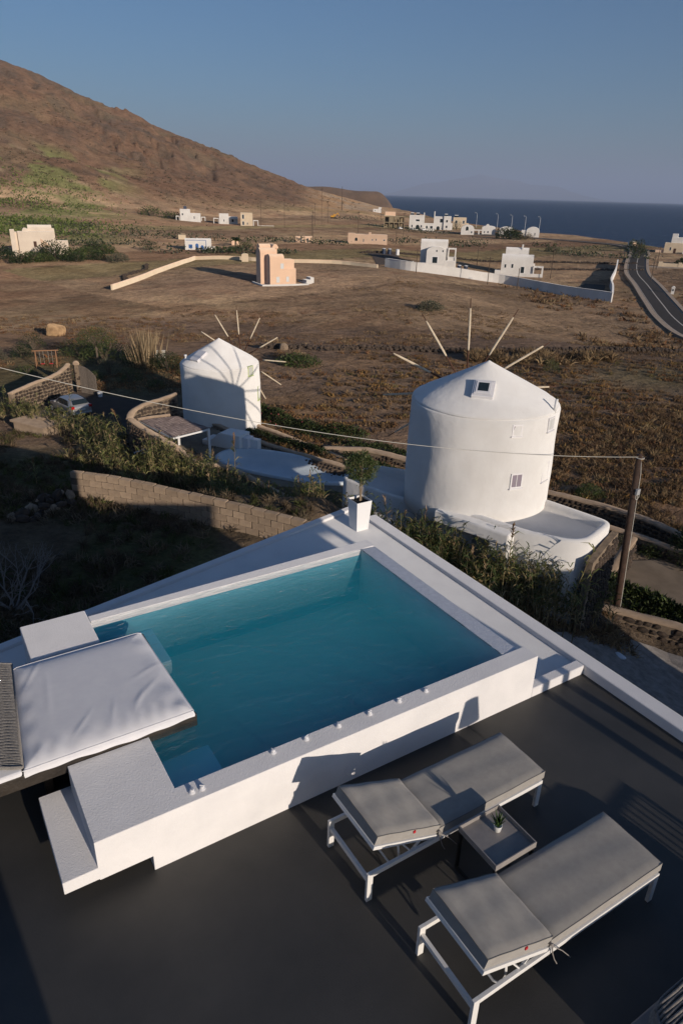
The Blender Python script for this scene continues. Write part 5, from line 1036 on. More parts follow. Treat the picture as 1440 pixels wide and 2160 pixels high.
house('peach_house', 'tall peach coloured house with stacked barrel roofs and a white plinth', 68.5, 138.5, 0.1066, [
    ('wall', 'house_peach', (0, 30, 0, 22, -4, 50)), ('wall', 'house_peach', (30.01, 52, 2, 22, -4, 48)), ('wall', 'house_peach', (30.01, 55, .02, 12, -4, 31), 'wing'),
    ('vault', 'house_peach', (0, 30, 0, 22, 50.02, 8)), ('wall', 'house_peach', (-12, 22, 22.02, 48, -4, 58)), ('vault', 'house_peach', (-12, 22, 22.02, 48, 58.02, 10)),
    ('wall', 'house_peach', (-4, 33, 48.03, 66, -4, 66)), ('vaulty', 'house_peach', (20, 33, 40, 66, 66.02, 8)), ('vault', 'house_peach', (-4, 19.9, 48.03, 66, 66.02, 8)), ('wall', 'house_peach', (22.02, 52, 22.02, 48, -4, 46)),
    ('window', 'shutter_white', (22, 31, 7, 10, 0)), ('window', 'shutter_white', (13, 5, 7, 11, 0)), ('window', 'shutter_white', (34, 6, 6, 10, .02)),
    ('wall', W_, (-21, 78, -13, -11, -22, 3), 'plinth'), ('wall', W_, (-21, -19, -10.9, 50, -22, 3), 'plinth'), ('wall', W_, (76, 78, -10.9, 40, -22, 3), 'plinth'), ('wall', 'purple_tile', (55.1, 75.9, -10.9, 40, -22, .5), 'courtyard_tiles'), ('wall', 'purple_tile', (-18.9, -.1, -10.9, 20, -22, .5), 'courtyard_tiles'),
    ('wall', W_, (78.1, 90, 0, 22, -22, 8), 'plinth'), ('wall', W_, (90.1, 98, 8, 30, -22, 12), 'plinth')], turn=R(20))
house('white_villa', 'white villa with gabled porch wing behind the long boundary wall, left of two', 136.1, 174.5, 0.1514, [
    ('wall', W_, (0, 53, 14, 38, -4, 45)), ('vault', W_, (0, 53, 14, 38, 45.02, 6)), ('wall', W_, (12, 49, -2, 13.9, -4, 30), 'wing'), ('vaulty', W_, (12, 49, -2, 13.9, 30.02, 9)),
    ('door', G_, (23, 7, 12, 14, -2)), ('window', 'glass_dark', (30, 29, 3, 4, -2)), ('window', 'glass_dark', (42, 29, 3, 4, -2)), ('wall', W_, (-14, 48, -9, -7.5, -6, 9), 'garden_wall'), ('wall', W_, (-14, -12.5, -7.4, 20, -6, 9), 'garden_wall'), ('wall', W_, (49.1, 68, -2, 12, -4, 13), 'wing'), ('porch', W_, (54, 70, 10, 24, 36, 2.2)), ('wall', W_, (53.1, 71, 12.1, 30, -4, 19), 'wing')])
house('white_villa', 'white barrel roofed villa with chimney and side porch, right of two', 169.3, 174.9, 0.1664, [
    ('wall', W_, (2, 62, 0, 26, -4, 26)), ('vault', W_, (2, 62, 0, 26, 26.02, 11)), ('wall', W_, (8, 52, 26.1, 44, -4, 42)), ('vault', W_, (8, 52, 26.1, 44, 42.02, 6)), ('chimney', W_, (38, 41, 26.2, 29, 42, 54)),
    ('window', G_, (8, 12, 4, 7, 0)), ('window', G_, (21, 12, 4.5, 8, 0)), ('door', G_, (39, 3, 8, 13, 0)), ('wall', W_, (-9, 1.9, -3, 10, -8, 7), 'garden_wall'), ('wall', W_, (-9, 50, -8, -6.5, -12, 2), 'garden_wall'), ('porch', W_, (63, 82, -4, 14, 17, 2.2)), ('wall', W_, (50.1, 82, -8, -6.5, -12, 4), 'garden_wall'), ('wall', W_, (62.1, 66, 14, 26, -4, 20), 'wing')])
house('unfinished_building', 'unfinished concrete frame building of two open storeys by the sea', 275.2, 392.6, 0.3283, [
    ('wall', 'raw_concrete', (0, 40, 0, 16, 9, 10.2), 'floor_slab'), ('wall', 'raw_concrete', (0, 40, 0, 16, 19.5, 21), 'roof_slab'), ('wall', 'raw_concrete', (2, 38, 11, 12, 0, 19), 'back_wall')]+
    [('wall', 'raw_concrete', (x, x+1.4, y, y+1.4, -2, 19.4 if False else 8.98), 'column') for x in (0, 9.5, 19, 28.5, 38.6) for y in (0, 8)]+[('wall', 'raw_concrete', (x, x+1.4, y, y+1.4, 10.22, 19.48), 'column') for x in (0, 9.5, 19, 28.5, 38.6) for y in (0, 8)]+[('wall', 'raw_concrete', (11, 18, .2, .9, 10.22, 19.48), 'infill'), ('wall', 'raw_concrete', (20.5, 28, .2, .9, 15, 19.48), 'infill'), ('wall', 'raw_concrete', (1.5, 8, .2, .9, -2, 3), 'infill')], cat='building')
house('seaside_house', 'white flat roofed seaside house with solar heaters beside the concrete frame', 296.1, 393.7, 0.3383, [
    ('wall', W_, (0, 29, 0, 20, -3, 25)), ('wall', W_, (29.01, 50, 3, 18, -3, 11), 'wing'), ('arch', G_, (13, 0, 7, 8, 0)), ('window', G_, (4, 3, 3, 5, 0)), ('window', G_, (12, 14, 8, 4, 0)), ('window', G_, (32, 1, 4, 6, 3)), ('window', G_, (40, 1, 6, 6, 3)), ('solar', G_, (2, 8, 8, 12, 25.3, 28)), ('solar', G_, (13, 19, 8, 12, 25.3, 28)), ('chimney', W_, (27, 28.8, 2, 4, 25, 30)), ('window', G_, (22, 3, 3, 5, 0))])
house('seaside_house', 'white stepped seaside house with a tall chimney, second from the concrete frame', 320.4, 399.3, 0.3521, [
    ('wall', W_, (1, 20, 2, 20, -3, 23)), ('wall', W_, (20.01, 34, -1, 20, -3, 24), 'wing'), ('stair', W_, (-.5, -9, 2, 10, -3, 10)), ('chimney', W_, (1, 3, 4, 6, 23, 32)), ('window', G_, (24, 13, 4, 5, -1)), ('window', G_, (24, 3, 4, 5, -1)), ('arch', G_, (7, -1, 6, 7, 2)), ('window', G_, (12, 12, 7, 8, 2)), ('solar', G_, (21, 27, 8, 12, 24.3, 27)), ('wall', W_, (34.01, 37, 2, 14, -3, 12), 'wing')])
house('seaside_house', 'cream seaside house with stepped side and a cypress before it', 349.0, 412.5, 0.3698, [
    ('wall', 'house_cream', (0, 25, 0, 18, -6, 19)), ('wall', 'house_cream', (25.01, 30, 2, 16, -6, 9), 'wing'), ('wall', 'house_cream', (30.01, 36, 2, 14, -6, 5), 'wing'), ('window', G_, (18, 8, 4, 6, 0)), ('window', G_, (4, 8, 4, 6, 0)), ('solar', G_, (2, 9, 6, 10, 19.2, 22))])
for lb, x, y, k, w, hh, rise, extra in (('small white vaulted seaside house with an arched door, first of the row of four', 307.7, 355.5, 0.3213, 25, 10, 8, [('arch', G_, (9, 8, 5, 7, 0), 'window'), ('window', G_, (19, 3, 3, 4, 0)), ('wall', W_, (25.1, 44, 4, 6, 8, 10), 'pergola_beam'), ('wall', W_, (33, 35.5, 4, 6, -3, 7.98), 'pergola_pier')]),
        ('small white vaulted seaside house with a bell gable, second of the row of four', 320.8, 350.9, 0.3255, 25, 13, 3, [('arch', W_, (7, 13.3, 6, 6, .2), 'bell_gable'), ('window', G_, (10, 3, 3, 4, 0)), ('window', G_, (4, 3, 2, 4, 0)), ('wall', W_, (25.1, 43, 4, 6, 6, 8), 'pergola_beam')]),
        ('small white vaulted seaside house partly behind the dark bush, third of the row of four', 325.8, 340.9, 0.3252, 26, 10, 6, [('window', G_, (15, 2, 3, 5, 0)), ('wall', W_, (26.1, 43, 4, 6, 4, 6), 'pergola_beam'), ('wall', W_, (30, 32.5, 4, 6, -3, 3.98), 'pergola_pier')]),
        ('small white vaulted seaside house at the right end of the row of four', 330.4, 322.5, 0.3161, 24, 11, 7, [('window', G_, (15, 3, 2, 5, 0)), ('wall', W_, (-9, -.1, 2, 16, -3, 12), 'wing')])):
    house('vaulted_cottage', lb, x, y, k, [('wall', W_, (0, w, 0, 18, -4, hh)), ('vaulty', W_, (0, w, 0, 18, hh+.02, rise))]+extra)
house('hill_house', 'white house with dark roof tank at the hill foot, leftmost of three', 152.1, 424.3, 0.3085, [('wall', W_, (0, 19, 0, 16, -4, 20)), ('wall', W_, (19.01, 38, 0, 16, -4, 13), 'wing'), ('porch', W_, (39, 47, 2, 10, 7, 1.2)), ('wall', 'tank', (7, 13, 5, 10, 20.1, 25), 'roof_tank'), ('window', G_, (3, 9, 3, 4, 0)), ('window', G_, (25, 3, 2, 5, 0)), ('porch', W_, (-8, -1, 2, 9, 8, 1.2))])
house('hill_house', 'white house with shaded right wing at the hill foot, middle of three', 171.8, 413.2, 0.3063, [('wall', W_, (0, 18, 0, 16, -4, 18)), ('wall', W_, (18.01, 35, 4, 16, -4, 13), 'wing'), ('porch', W_, (-11, -.5, 2, 12, 10, 1.3)), ('window', G_, (8, 4, 2, 4, 0)), ('window', G_, (23, 3, 5, 6, 4)), ('wall', W_, (22, 35, -3, 3.9, 9, 10), 'porch_roof')])
house('hill_house', 'cream two storey house at the hill foot, rightmost of three', 178.6, 398.1, 0.2987, [('wall', 'house_cream', (0, 23, 0, 16, -4, 23)), ('window', G_, (3, 12, 4, 8, 0)), ('window', G_, (3, 1, 4, 7, 0)), ('window', G_, (12, 2, 2, 4, 0)), ('porch', W_, (24, 34, 2, 10, 10, 1.3)), ('wall', W_, (35, 64, 4, 5, -2, 1), 'garden_wall')])
house('blue_white_house', 'low white house with bright blue door, windows and trim', 87.5, 241.2, 0.1730, [('wall', W_, (0, 51, 0, 28, -8, 20)), ('wall', 'shutter_blue', (2, 40, -.25, -.02, 17.5, 18.3), 'blue_trim'), ('arch', 'shutter_blue', (20, -1, 6, 13, 0)), ('window', 'shutter_blue', (7, 3, 7, 7, 0)), ('arch', 'shutter_blue', (30, 1, 6, 8, 0), 'window'), ('wall', 'shutter_blue', (40, 41, -.25, -.02, -6, 18), 'blue_trim'), ('wall', W_, (51.1, 58, 4, 14, -8, 6), 'wing'), ('chimney', W_, (23, 25, 3, 5, 20, 22))])
house('field_hut', 'small tan field hut above the blue and white house', 104.5, 290.9, 0.2120, [('wall', 'house_cream', (-7, 7, 0, 10, -3, 8)), ('wall', 'stone_pale', (-2, 6, 2, 8, 8.01, 11), 'roof_block')], cat='hut')
house('field_hut', 'small cylindrical looking tan hut beside the palm', 111.9, 254.7, 0.1907, [('wall', 'house_peach', (-7, 7, 0, 10, -3, 10)), ('wall', 'house_cream', (-7.3, 7.3, -.3, 10.3, 10.01, 11), 'roof_slab')], cat='hut')
house('field_hut', 'orange block hut with two dark doorways and a roof room', 142.0, 263.4, 0.2052, [('wall', 'house_peach', (0, 32, 0, 16, -4, 11)), ('wall', 'stone_pale', (6, 18, 4, 12, 11.01, 17), 'roof_room'), ('door', G_, (9, -2, 3, 11, 0)), ('door', G_, (22, -2, 2.5, 10, 0))], cat='hut')
house('wall_hut', 'little tan gate hut standing in the long tan field wall', 84.9, 189.3, 0.1424, [('wall', 'house_cream', (0, 13, -2, 6, -4, 13)), ('vaulty', 'house_cream', (0, 13, -2, 6, 13.02, 2))], cat='hut')
house('pink_house', 'long low salmon coloured house with small windows', 168.0, 265.5, 0.2125, [('wall', 'house_pink', (0, 78, 0, 26, -6, 17)), ('chimney', 'house_pink', (41, 46, 3, 8, 17, 21)), ('wall', 'house_pink', (0, 14, .1, 12, 17.01, 19), 'parapet'), ('arch', G_, (14, 5, 5, 6, 0), 'window'), ('window', G_, (30, 3, 2, 6, 0)), ('window', G_, (47, 6, 3, 3, 0)), ('window', G_, (55, 6, 2, 4, 0)), ('window', G_, (70, 6, 4, 3, 0)), ('wall', 'house_pink', (5, 74, -6, -5, -8, -1), 'garden_wall')])
house('hillside_villa', 'large cream white villa with vaulted roofs in a green garden at far left', 32.7, 229.2, 0.1625, [('wall', 'house_ivory', (6, 66, 0, 20, -8, 41)), ('wall', 'house_ivory', (-6, 1.5, -3, 18, -14, 44), 'wing'), ('wall', 'house_ivory', (1.51, 5.99, 5, 18, -8, 40), 'wing'), ('wall', 'house_ivory', (20, 68, 20.1, 44, -8, 45)), ('vault', 'house_ivory', (24, 64, 20.1, 44, 45.02, 6)), ('vaulty', 'house_ivory', (14, 24, 10, 30, 41.02, 5)), ('window', 'brown_wood', (30, 16, 5, 9, 0)), ('stair', 'house_pink', (42, 60, -.6, -.02, 16, 30)), ('window', 'brown_wood', (60, 28, 3, 9, 20.1)), ('wall', 'house_ivory', (66.01, 88, 4, 16, -8, 26), 'wing'), ('wall', 'house_ivory', (6, 70, -5, -3.5, -16, 3), 'garden_wall'), ('wall', 'cap', (6, 72, -22, -20.5, -24, -12), 'garden_wall')])
house('roadside_house', 'cream house group with white upper rooms beside the bend of the road', 307.1, 212.2, 0.2556, [('wall', 'house_cream', (0, 70, 0, 24, -6, 17)), ('wall', W_, (9, 32, 10, 30, 17.01, 26), 'upper_room'), ('wall', W_, (9, 18, 12, 22, 26.01, 32), 'roof_room'), ('wall', W_, (34, 80, 14, 34, 17.01, 28), 'upper_room'), ('chimney', W_, (36, 39, 15, 18, 28, 33)), ('window', G_, (9, 4, 3, 6, 0)), ('window', 'brown_wood', (16, -1, 4, 9, 0)), ('wall', 'house_peach', (-14, -.1, 2, 12, -6, 4), 'outhouse'), ('wall', W_, (32, 80, -14, -4, -6, 4), 'outhouse')], turn=R(-4))
house('yard_wall', 'cream yard wall below the roadside house', 245.8, 170.1, 0.2059, [('wall', 'house_cream', (-2, 100, 0, 2, -6, 7), 'wall'), ('wall', 'house_cream', (-3, 4, -.6, 2.6, -6, 9), 'pier'), ('wall', 'house_cream', (30, 36, -.6, 2.6, -6, 9), 'pier')], cat='wall')
house('coast_cottage', 'tiny white cottage on the rocks below the quarried cliff', 425.0, 626.1, 0.5200, [('wall', W_, (0, 16, 0, 10, -3, 5)), ('wall', W_, (10, 16, 2, 8, 5.01, 8), 'upper_room'), ('window', G_, (3, 1, 1.5, 2, 0))])
house('coast_store', 'low tan store on the shore between cottage and concrete frame', 413.7, 588.8, 0.4915, [('wall', 'house_peach', (0, 20, 0, 10, -3, 7)), ('wall', 'house_cream', (-2, 16, -8, -.1, -4, 1), 'lean_to')], cat='building')
house('roadside_shrine', 'small white roadside box on the bend', 182.0, 120.9, 0.1608, [('wall', W_, (0, 5, 0, 5, -2, 10)), ('vaulty', W_, (-.6, 5.6, -.6, 5.6, 10.01, 3)), ('window', G_, (1, 5, 3, 4, 0))], cat='shrine')
# boundary walls
def long_wall(label, pts, hgt, m, th=.35, capm=None):
    P = smooth_path(pts, 5) if len(pts) > 2 else np.linspace(pts[0], pts[1], 8); zz = gz(P[:, 0], P[:, 1]); org = np.array([P[0, 0], P[0, 1], zz[0]])
    t = thing('boundary_wall', label, 'wall', tuple(org)); Q = np.concatenate([P, (zz+hgt)[:, None]], 1)-org
    d = np.gradient(P, axis=0); d /= np.linalg.norm(d, axis=1, keepdims=True); nr = np.stack([d[:, 1], -d[:, 0]], 1); b = MB(); rows = []
    for o, dz in ((th/2, -hgt-.6), (th/2, 0), (-th/2, 0), (-th/2, -hgt-.6)): rows.append(np.concatenate([Q[:, :2]+nr*o, Q[:, 2:]+dz], 1))
    G2 = np.stack(rows, 1); b.grid(G2[:, ::-1].tolist()); b.add([tuple(r[0]) for r in rows], [(0,1,2,3)]); b.add([tuple(r[-1]) for r in rows], [(3,2,1,0)]); b.build('wall', M[m], t)
    b = MB(); rows = [np.concatenate([Q[:, :2]+nr*o, Q[:, 2:]+dz], 1) for o, dz in ((th/2+.06, .002), (th/2+.06, .09), (-th/2-.06, .09), (-th/2-.06, .002))]; G2 = np.stack(rows+[rows[0]], 1); b.grid(G2[:, ::-1].tolist()); b.build('coping', M[capm or m], t)
long_wall('long white boundary wall in front of the two white villas', [(120.6, 170.4), (122.7, 161.1), (129.0, 157.6), (137.3, 154.6), (147.1, 151.9), (148.7, 140.8), (148.6, 130.0), (149.7, 114.9)], 2.3, W_)
long_wall('white drive wall turning away from the corner of the long boundary wall', [(150.1, 115.2), (166.2, 127.9), (182.5, 141.5), (211.8, 163.0), (233.1, 179.3)], 2.0, W_)
long_wall('tan field wall running uphill left of the peach house', [(38.1, 149.3), (48.4, 162.6), (58.8, 176.9), (76.0, 201.9)], .95, 'house_cream', capm='house_peach')
long_wall('tan field wall crossing behind the peach house', [(76.1, 201.7), (86.0, 195.1), (91.4, 187.4), (109.2, 180.8), (115.5, 166.8)], .85, 'house_cream', capm='house_peach')
# poles and lamps
POLES = [(177.8, 160.8, 9.5), (215.3, 165.2, 8.5), (238.1, 407.8, 22), (194.2, 373.6, 15), (178.3, 195.8, 7), (206.4, 283.8, 10), (231.6, 312.4, 12), (121.5, 157.1, 6), (136.4, 144.9, 7), (139.8, 137.2, 5.5), (153.4, 269.5, 12), (222.6, 389.1, 13), (255.6, 429.3, 14), (208.4, 319.9, 11), (246.5, 354.9, 12), (163.8, 289.0, 10), (189.3, 393.4, 14), (201.7, 141.7, 8), (237.0, 165.3, 8)]
pp0 = None
for i, (x, y, h) in enumerate(POLES):
    z = gz1(x, y)
    if pp0 is None:
        pp0 = thing('distant_pole', 'thin wooden power pole standing far out on the plain', 'utility pole', (x, y, z), 0, 'power poles scattered over the plain')
        MB().tube([(0,0,-.03), (0,0,1)], [.11, .08], 6).build('shaft', M['far_pole'], pp0); MB().box(-.9, .9, -.06, .06, .93, .945).build('cross_arm', M['far_pole'], pp0); pp0.scale = (1, 1, h)
    else: c = copy_tree(pp0, (x, y, z), rnd.uniform(0, 3), scale=(1, 1, h))
LAMPS = [(377.1, 419.2, 11.2), (381.2, 401.5, 9.6), (371.1, 376.8, 9.8), (369.6, 362.6, 9.6), (372.4, 352.4, 9.6)]
sl0 = None
for i, (x, y, h) in enumerate(LAMPS):
    lb = ['street lamp behind the stepped white house, tallest against the sea', 'street lamp between first and second vaulted cottages', 'street lamp above the third vaulted cottage', 'street lamp left of the last vaulted cottage', 'street lamp at the right end of the cottages'][i]
    if sl0 is None:
        sl0 = thing('street_lamp', lb, 'street lamp', (x, y, gz1(x, y)), 0, 'street lamps along the shore'); MB().tube([(0,0,0),(0,0,9.2),(-.3,0,9.8),(-1.6,0,10.1)], [.14,.10,.08,.07], 8).build('post', M['galv'], sl0); MB().box(-2.5, -1.5, -.22, .22, 10.0, 10.2).build('lamp_head', M['galv'], sl0)
    else: copy_tree(sl0, (x, y, gz1(x, y)), 0, lb)
# tanks beside the villas
for i, (x, y, lb, m) in enumerate(((144.5, 205.4, 'dark blue water tank left of the first white villa, left one', 'tank'), (146.8, 205.3, 'dark blue water tank left of the first white villa, right one', 'tank'), (150.2, 205.3, 'white and blue water tank nearest to the first white villa', 'metal_white'), (150.5, 173.2, 'dark blue tank in shade between the villas, left one', 'tank'), (154.0, 174.1, 'dark blue tank in shade between the villas, right one', 'tank'))):
    t = thing('water_tank', lb, 'tank', (x, y, gz1(x, y)), 0, 'water tanks by the villas'); MB().lathe([(.62, 0), (.62, 1.7)], 16).build('body', M[m], t); MB().lathe([(.66, 1.701), (.66, 1.8), (.1, 1.95)], 16).build('lid', M['metal_white'], t)
# digger below the cliff, lorry on the road
dg = thing('digger', 'small yellow digger at the foot of the quarried cliff', 'digger', (297, 491, gz1(297, 491)), R(-30)); MB().box(-2.2, 2.2, -1.1, 1.1, 0, .9).build('tracks', M['tyre'], dg); MB().box(-2, 1.2, -1.1, 1.1, .95, 2.2).build('body', M['digger'], dg, .1); MB().box(.1, 1.1, -1, .2, 2.21, 3.3).build('cab', M['digger'], dg, .1)
b = MB(); b.bar((1.2, .5, 2), (3.4, .5, 3.9), .4, .5); b.bar((3.4, .5, 3.9), (4.8, .5, 1.5), .35, .4); b.build('boom', M['digger'], dg); MB().box(4.3, 5.2, 0, 1, .7, 1.5).build('bucket', M['tyre'], dg)
q = rp3[int(len(rp3)*.66)]
lr = thing('lorry', 'small pale lorry on the far bend of the road', 'truck', (q[0]-1, q[1]+1, q[2]+.31), R(-30)); MB().box(-1.1, 1.1, -2.6, 1.6, .9, 3.0).build('cargo_box', M['slab'], lr, .05); MB().box(-1.05, 1.05, 1.7, 3.1, .6, 2.5).build('cab', M['metal_white'], lr, .15); MB().box(-.9, .9, -2.615, -2.601, 1.0, 2.8).build('rear_door', M['house_peach'], lr)
for sx in (-1, 1):
    for sy in (-1.7, 2.3): b = MB(); b.tube([(sx*.75, sy, .45), (sx*1.05, sy, .45)], .45, 14); b.build('wheel', M['tyre'], lr)
# tall mast at the end of the ridge
mx_, my_ = uv(-8, 700); ms_ = thing('radio_mast', 'thin lattice mast on the ridge end above the headland', 'mast', (mx_, my_, gz1(mx_, my_))); MB().tube([(0,0,-2), (0,0,20)], [.35, .15], 6).build('shaft', M['far_pole'], ms_)

# ------------------------------------------------------------------ silver hatchback
def car(label, loc, rz, paint, group=None):
    t = thing('parked_car', label, 'car', loc, rz, group)
    # stations along x (rear -2 .. front 2): half width, floor z, shoulder z, roof z or None
    ST = [(-1.98, .60, .42, .80, .86), (-1.93, .76, .30, .84, .98), (-1.80, .82, .26, .88, 1.06), (-1.50, .845, .24, .90, 1.36), (-1.15, .855, .24, .91, 1.455), (-.5, .86, .23, .91, 1.49), (.1, .86, .23, .90, 1.46), (.55, .855, .23, .89, 1.22), (.95, .85, .24, .88, .93), (1.45, .82, .26, .82, .845), (1.80, .74, .28, .70, .72), (1.97, .56, .34, .56, .58)]
    rows = []
    for x, w, z0, zs, zr in ST:
        cab = max(0, zr-zs); wr = w-.10-.42*cab
        rows.append([(x, -w*.9, z0), (x, -w, z0+.10), (x, -w*1.005, (z0+zs)/2), (x, -w*.985, zs-.03), (x, -(w*.955), zs+.004), (x, -(wr+(w*.955-wr)*.45), zs+cab*.6), (x, -max(wr, .3), zr-.02), (x, -max(wr, .3)*.6, zr+.006), (x, max(wr, .3)*.6, zr+.006), (x, max(wr, .3), zr-.02), (x, wr+(w*.955-wr)*.45, zs+cab*.6), (x, w*.955, zs+.004), (x, w*.985, zs-.03), (x, w*1.005, (z0+zs)/2), (x, w, z0+.10), (x, w*.9, z0)])
    body = MB(); n = 16; vs = [p for r_ in rows for p in r_]
    body.add(vs, [(i*n+k, (i+1)*n+k, (i+1)*n+(k+1) % n, i*n+(k+1) % n) for i in range(len(rows)-1) for k in range(n)]+[tuple(range(n)), tuple(range((len(rows))*n-1, (len(rows)-1)*n-1, -1))])
    bo = body.build('body', M[paint], t, smooth=True); s_ = bo.modifiers.new('s', 'SUBSURF'); s_.levels = 2; s_.render_levels = 2
    def pane(q, name, m='glass_dark', off=.012, par=None):
        q = [Vector(p) for p in q]; c = sum(q, Vector())/len(q); nrm_ = (q[1]-q[0]).cross(q[2]-q[0]).normalized(); mid = Vector((0, 0, .8)); nrm_ = nrm_ if nrm_.dot(c-mid) > 0 else -nrm_
        b = MB(); k = len(q); b.add([p+nrm_*off for p in q]+[p-nrm_*.03 for p in q], [tuple(range(k)), tuple(range(2*k-1, k-1, -1))]+[(i, (i+1) % k, k+(i+1) % k, k+i) for i in range(k)])
        me = b.mesh(name, M[m]); bm = bmesh.new(); bm.from_mesh(me); bmesh.ops.recalc_face_normals(bm, faces=bm.faces); bm.to_mesh(me); bm.free(); return obj(name, me, par or t, .012)
    pane([(-1.825, -.60, 1.10), (-1.825, .60, 1.10), (-1.52, .52, 1.37), (-1.52, -.52, 1.37)], 'rear_window', off=.02)
    pane([(.90, -.62, .96), (.90, .62, .96), (.30, .52, 1.36), (.30, -.52, 1.36)], 'windscreen', off=.02)
    for s in (-1, 1):
        pane([(-1.40, s*.80, .97), (-.52, s*.815, .97), (-.52, s*.69, 1.36), (-1.15, s*.69, 1.33)], 'rear_side_window'); pane([(-.44, s*.815, .97), (.52, s*.80, .95), (.10, s*.70, 1.33), (-.44, s*.69, 1.36)], 'front_side_window')
        tl = MB(); tl.box(-2.0, -1.80, s*.68-.12 if s > 0 else -.80, s*.68+.12 if s > 0 else -.56, .80, 1.02); tl.build('tail_light', M['tail'], t, .04)
        hl = MB(); hl.box(1.70, 1.90, min(s*.45, s*.70), max(s*.45, s*.70), .58, .72); hl.build('headlight', M['pot_white'], t, .04)
        mr_ = MB(); mr_.box(.38, .54, min(s*.86, s*1.02), max(s*.86, s*1.02), .94, 1.06); mr_.build('wing_mirror', M[paint], t, .03)
        for x in (-1.25, 1.25):
            b = MB(); b.tube([(x, s*.68, .31), (x, s*.875, .31)], .31, 22); w_ = b.build('wheel', M['tyre'], t, .02); b = MB(); b.tube([(x, s*.8755, .31), (x, s*.885, .31)], .20, 16); b.build('rim', M['galv'], w_)
        b = MB(); b.box(-.50, -.485, min(s*.868, s*.872), max(s*.868, s*.872), .30, .92); b.build('door_seam', M['tyre'], t)
    MB().box(-2.015, -1.9, -.26, .26, .66, .78).build('number_plate', M['plate'], t, .005); MB().box(-2.03, -1.86, -.74, .74, .34, .52).build('rear_bumper', M[paint], t, .06)
    return t
car1 = car('silver hatchback parked on the dark drive beside the lava stone wall', (9.85, 54.6, gz1(9.85, 54.6)+.04), R(104), 'silver')
for x, y, a, lb in ((283.9, 386.3, .3, 'white car parked before the concrete frame, left one'), (294.8, 387.5, .25, 'white car parked before the concrete frame, middle one'), (303.1, 387.3, .2, 'white car parked before the seaside house, right one')):
    c = copy_tree(car1, (x, y, gz1(x, y)+.02), R(90)*0+a, lb); c['group'] = 'cars by the concrete frame'
    for ch in c.children:
        if ch.name.startswith('body'): ch.data = ch.data.copy(); ch.data.materials.clear(); ch.data.materials.append(M['metal_white'])
car1['group'] = 'parked cars'
# swing set and gas bottle
sw = thing('swing_set', 'orange wooden swing frame with two red seats in the villa garden', 'swing', (11.6, 73.1, gz1(11.6, 73.1)), R(-15))
for x in (-1.3, 1.3):
    b = MB(); b.bar((x, -.9, 0), (x, 0, 2.2), .1, .1); b.bar((x, .9, 0), (x, 0, 2.2), .1, .1); b.build('leg', M['orange'], sw)
MB().bar((-1.7, 0, 2.24), (1.7, 0, 2.24), .12, .12).build('beam', M['orange'], sw)
for x in (-.55, .55):
    se = MB().box(x-.25, x+.25, -.12, .12, .42, .47).build('seat', M['red'], sw, .02); b = MB()
    for dx in (-.23, .23): b.tube([(x+dx, 0, .47), (x+dx, 0, 2.2)], .012, 5)
    b.build('rope', M['cable'], se)
sw.scale = (.72, .72, .72)
gb = thing('bucket', 'small white bucket on the drive by the gate', 'bucket', (13.0, 58.3, gz1(13.0, 58.3)+.04)); MB().lathe([(.17, 0), (.22, .40), (.20, .40), (.16, .06)], 18).build('body', M['metal_white'], gb); MB().lathe([(.228, .36), (.228, .40)], 18).build('rim', M['metal_white'], gb)

# ------------------------------------------------------------------ vegetation
GRN = [(.055, .085, .022), (.085, .115, .03), (.04, .06, .018), (.12, .14, .045), (.07, .09, .035)]
DKG = [(.030, .048, .016), (.045, .065, .02), (.022, .034, .012), (.06, .075, .025)]
GRY = [(.15, .145, .09), (.11, .11, .07), (.19, .17, .11), (.08, .085, .05)]
DRY = [(.32, .22, .12), (.25, .165, .09), (.40, .29, .16), (.19, .125, .07)]
RUST = [(.24, .115, .055), (.20, .10, .05), (.29, .16, .075), (.18, .11, .055)]
def shrub_mesh(rx, rz_, n, cols, seed, leaf=(.10, .05), lump=.25, flat=.0):
    rg = np.random.default_rng(seed); D = unit(rg.normal(size=(n, 3))); D[:, 2] = np.abs(D[:, 2])*.95-.05
    k = rg.normal(size=(5, 3)); s = sum(np.sin(D @ k[i]*2.6+i) for i in range(5))/5
    r = (rg.uniform(.15, 1, n)**.45)*(1+lump*s); P = D*r[:, None]*np.array([rx, rx, rz_]); P[:, 2] += rz_*.12
    dirs = unit(D+rg.normal(size=(n, 3))*.8+np.array([0, 0, .25])); V, F = leaves(P, dirs, rg.uniform(.6, 1.3, n)*leaf[0], rg.uniform(.6, 1.3, n)*leaf[1], rg)
    return V, F, colmix(n, cols, rg, .25)
def stem_mesh(rx, rz_, seed, m='bark'):
    rg = np.random.default_rng(seed); b = MB()
    for k in range(7):
        a = rg.uniform(0, 6.28); e = rg.uniform(.3, .7); b.tube([(0,0,-.1), (rx*e*.4*math.cos(a), rx*e*.4*math.sin(a), rz_*.4), (rx*e*math.cos(a), rx*e*math.sin(a), rz_*.8)], [rx*.05, rx*.035, rx*.012], 5)
    return b
def shrub(name, label, x, y, rx, rz_, n, cols, seed, leaf=(.10, .05), cat='shrub', mt='leaf', group=None, lump=.25, z=None, sx=1.0):
    t = thing(name, label, cat, (x, y, (gz1(x, y) if z is None else z)), 0, group); V, F, C = shrub_mesh(rx, rz_, n, cols, seed, leaf, lump); V[:, 0] *= sx
    obj('foliage', np_mesh('foliage', V, F, M[mt], C), t); stem_mesh(rx, rz_, seed).build('stem', M['bark'], t); return t
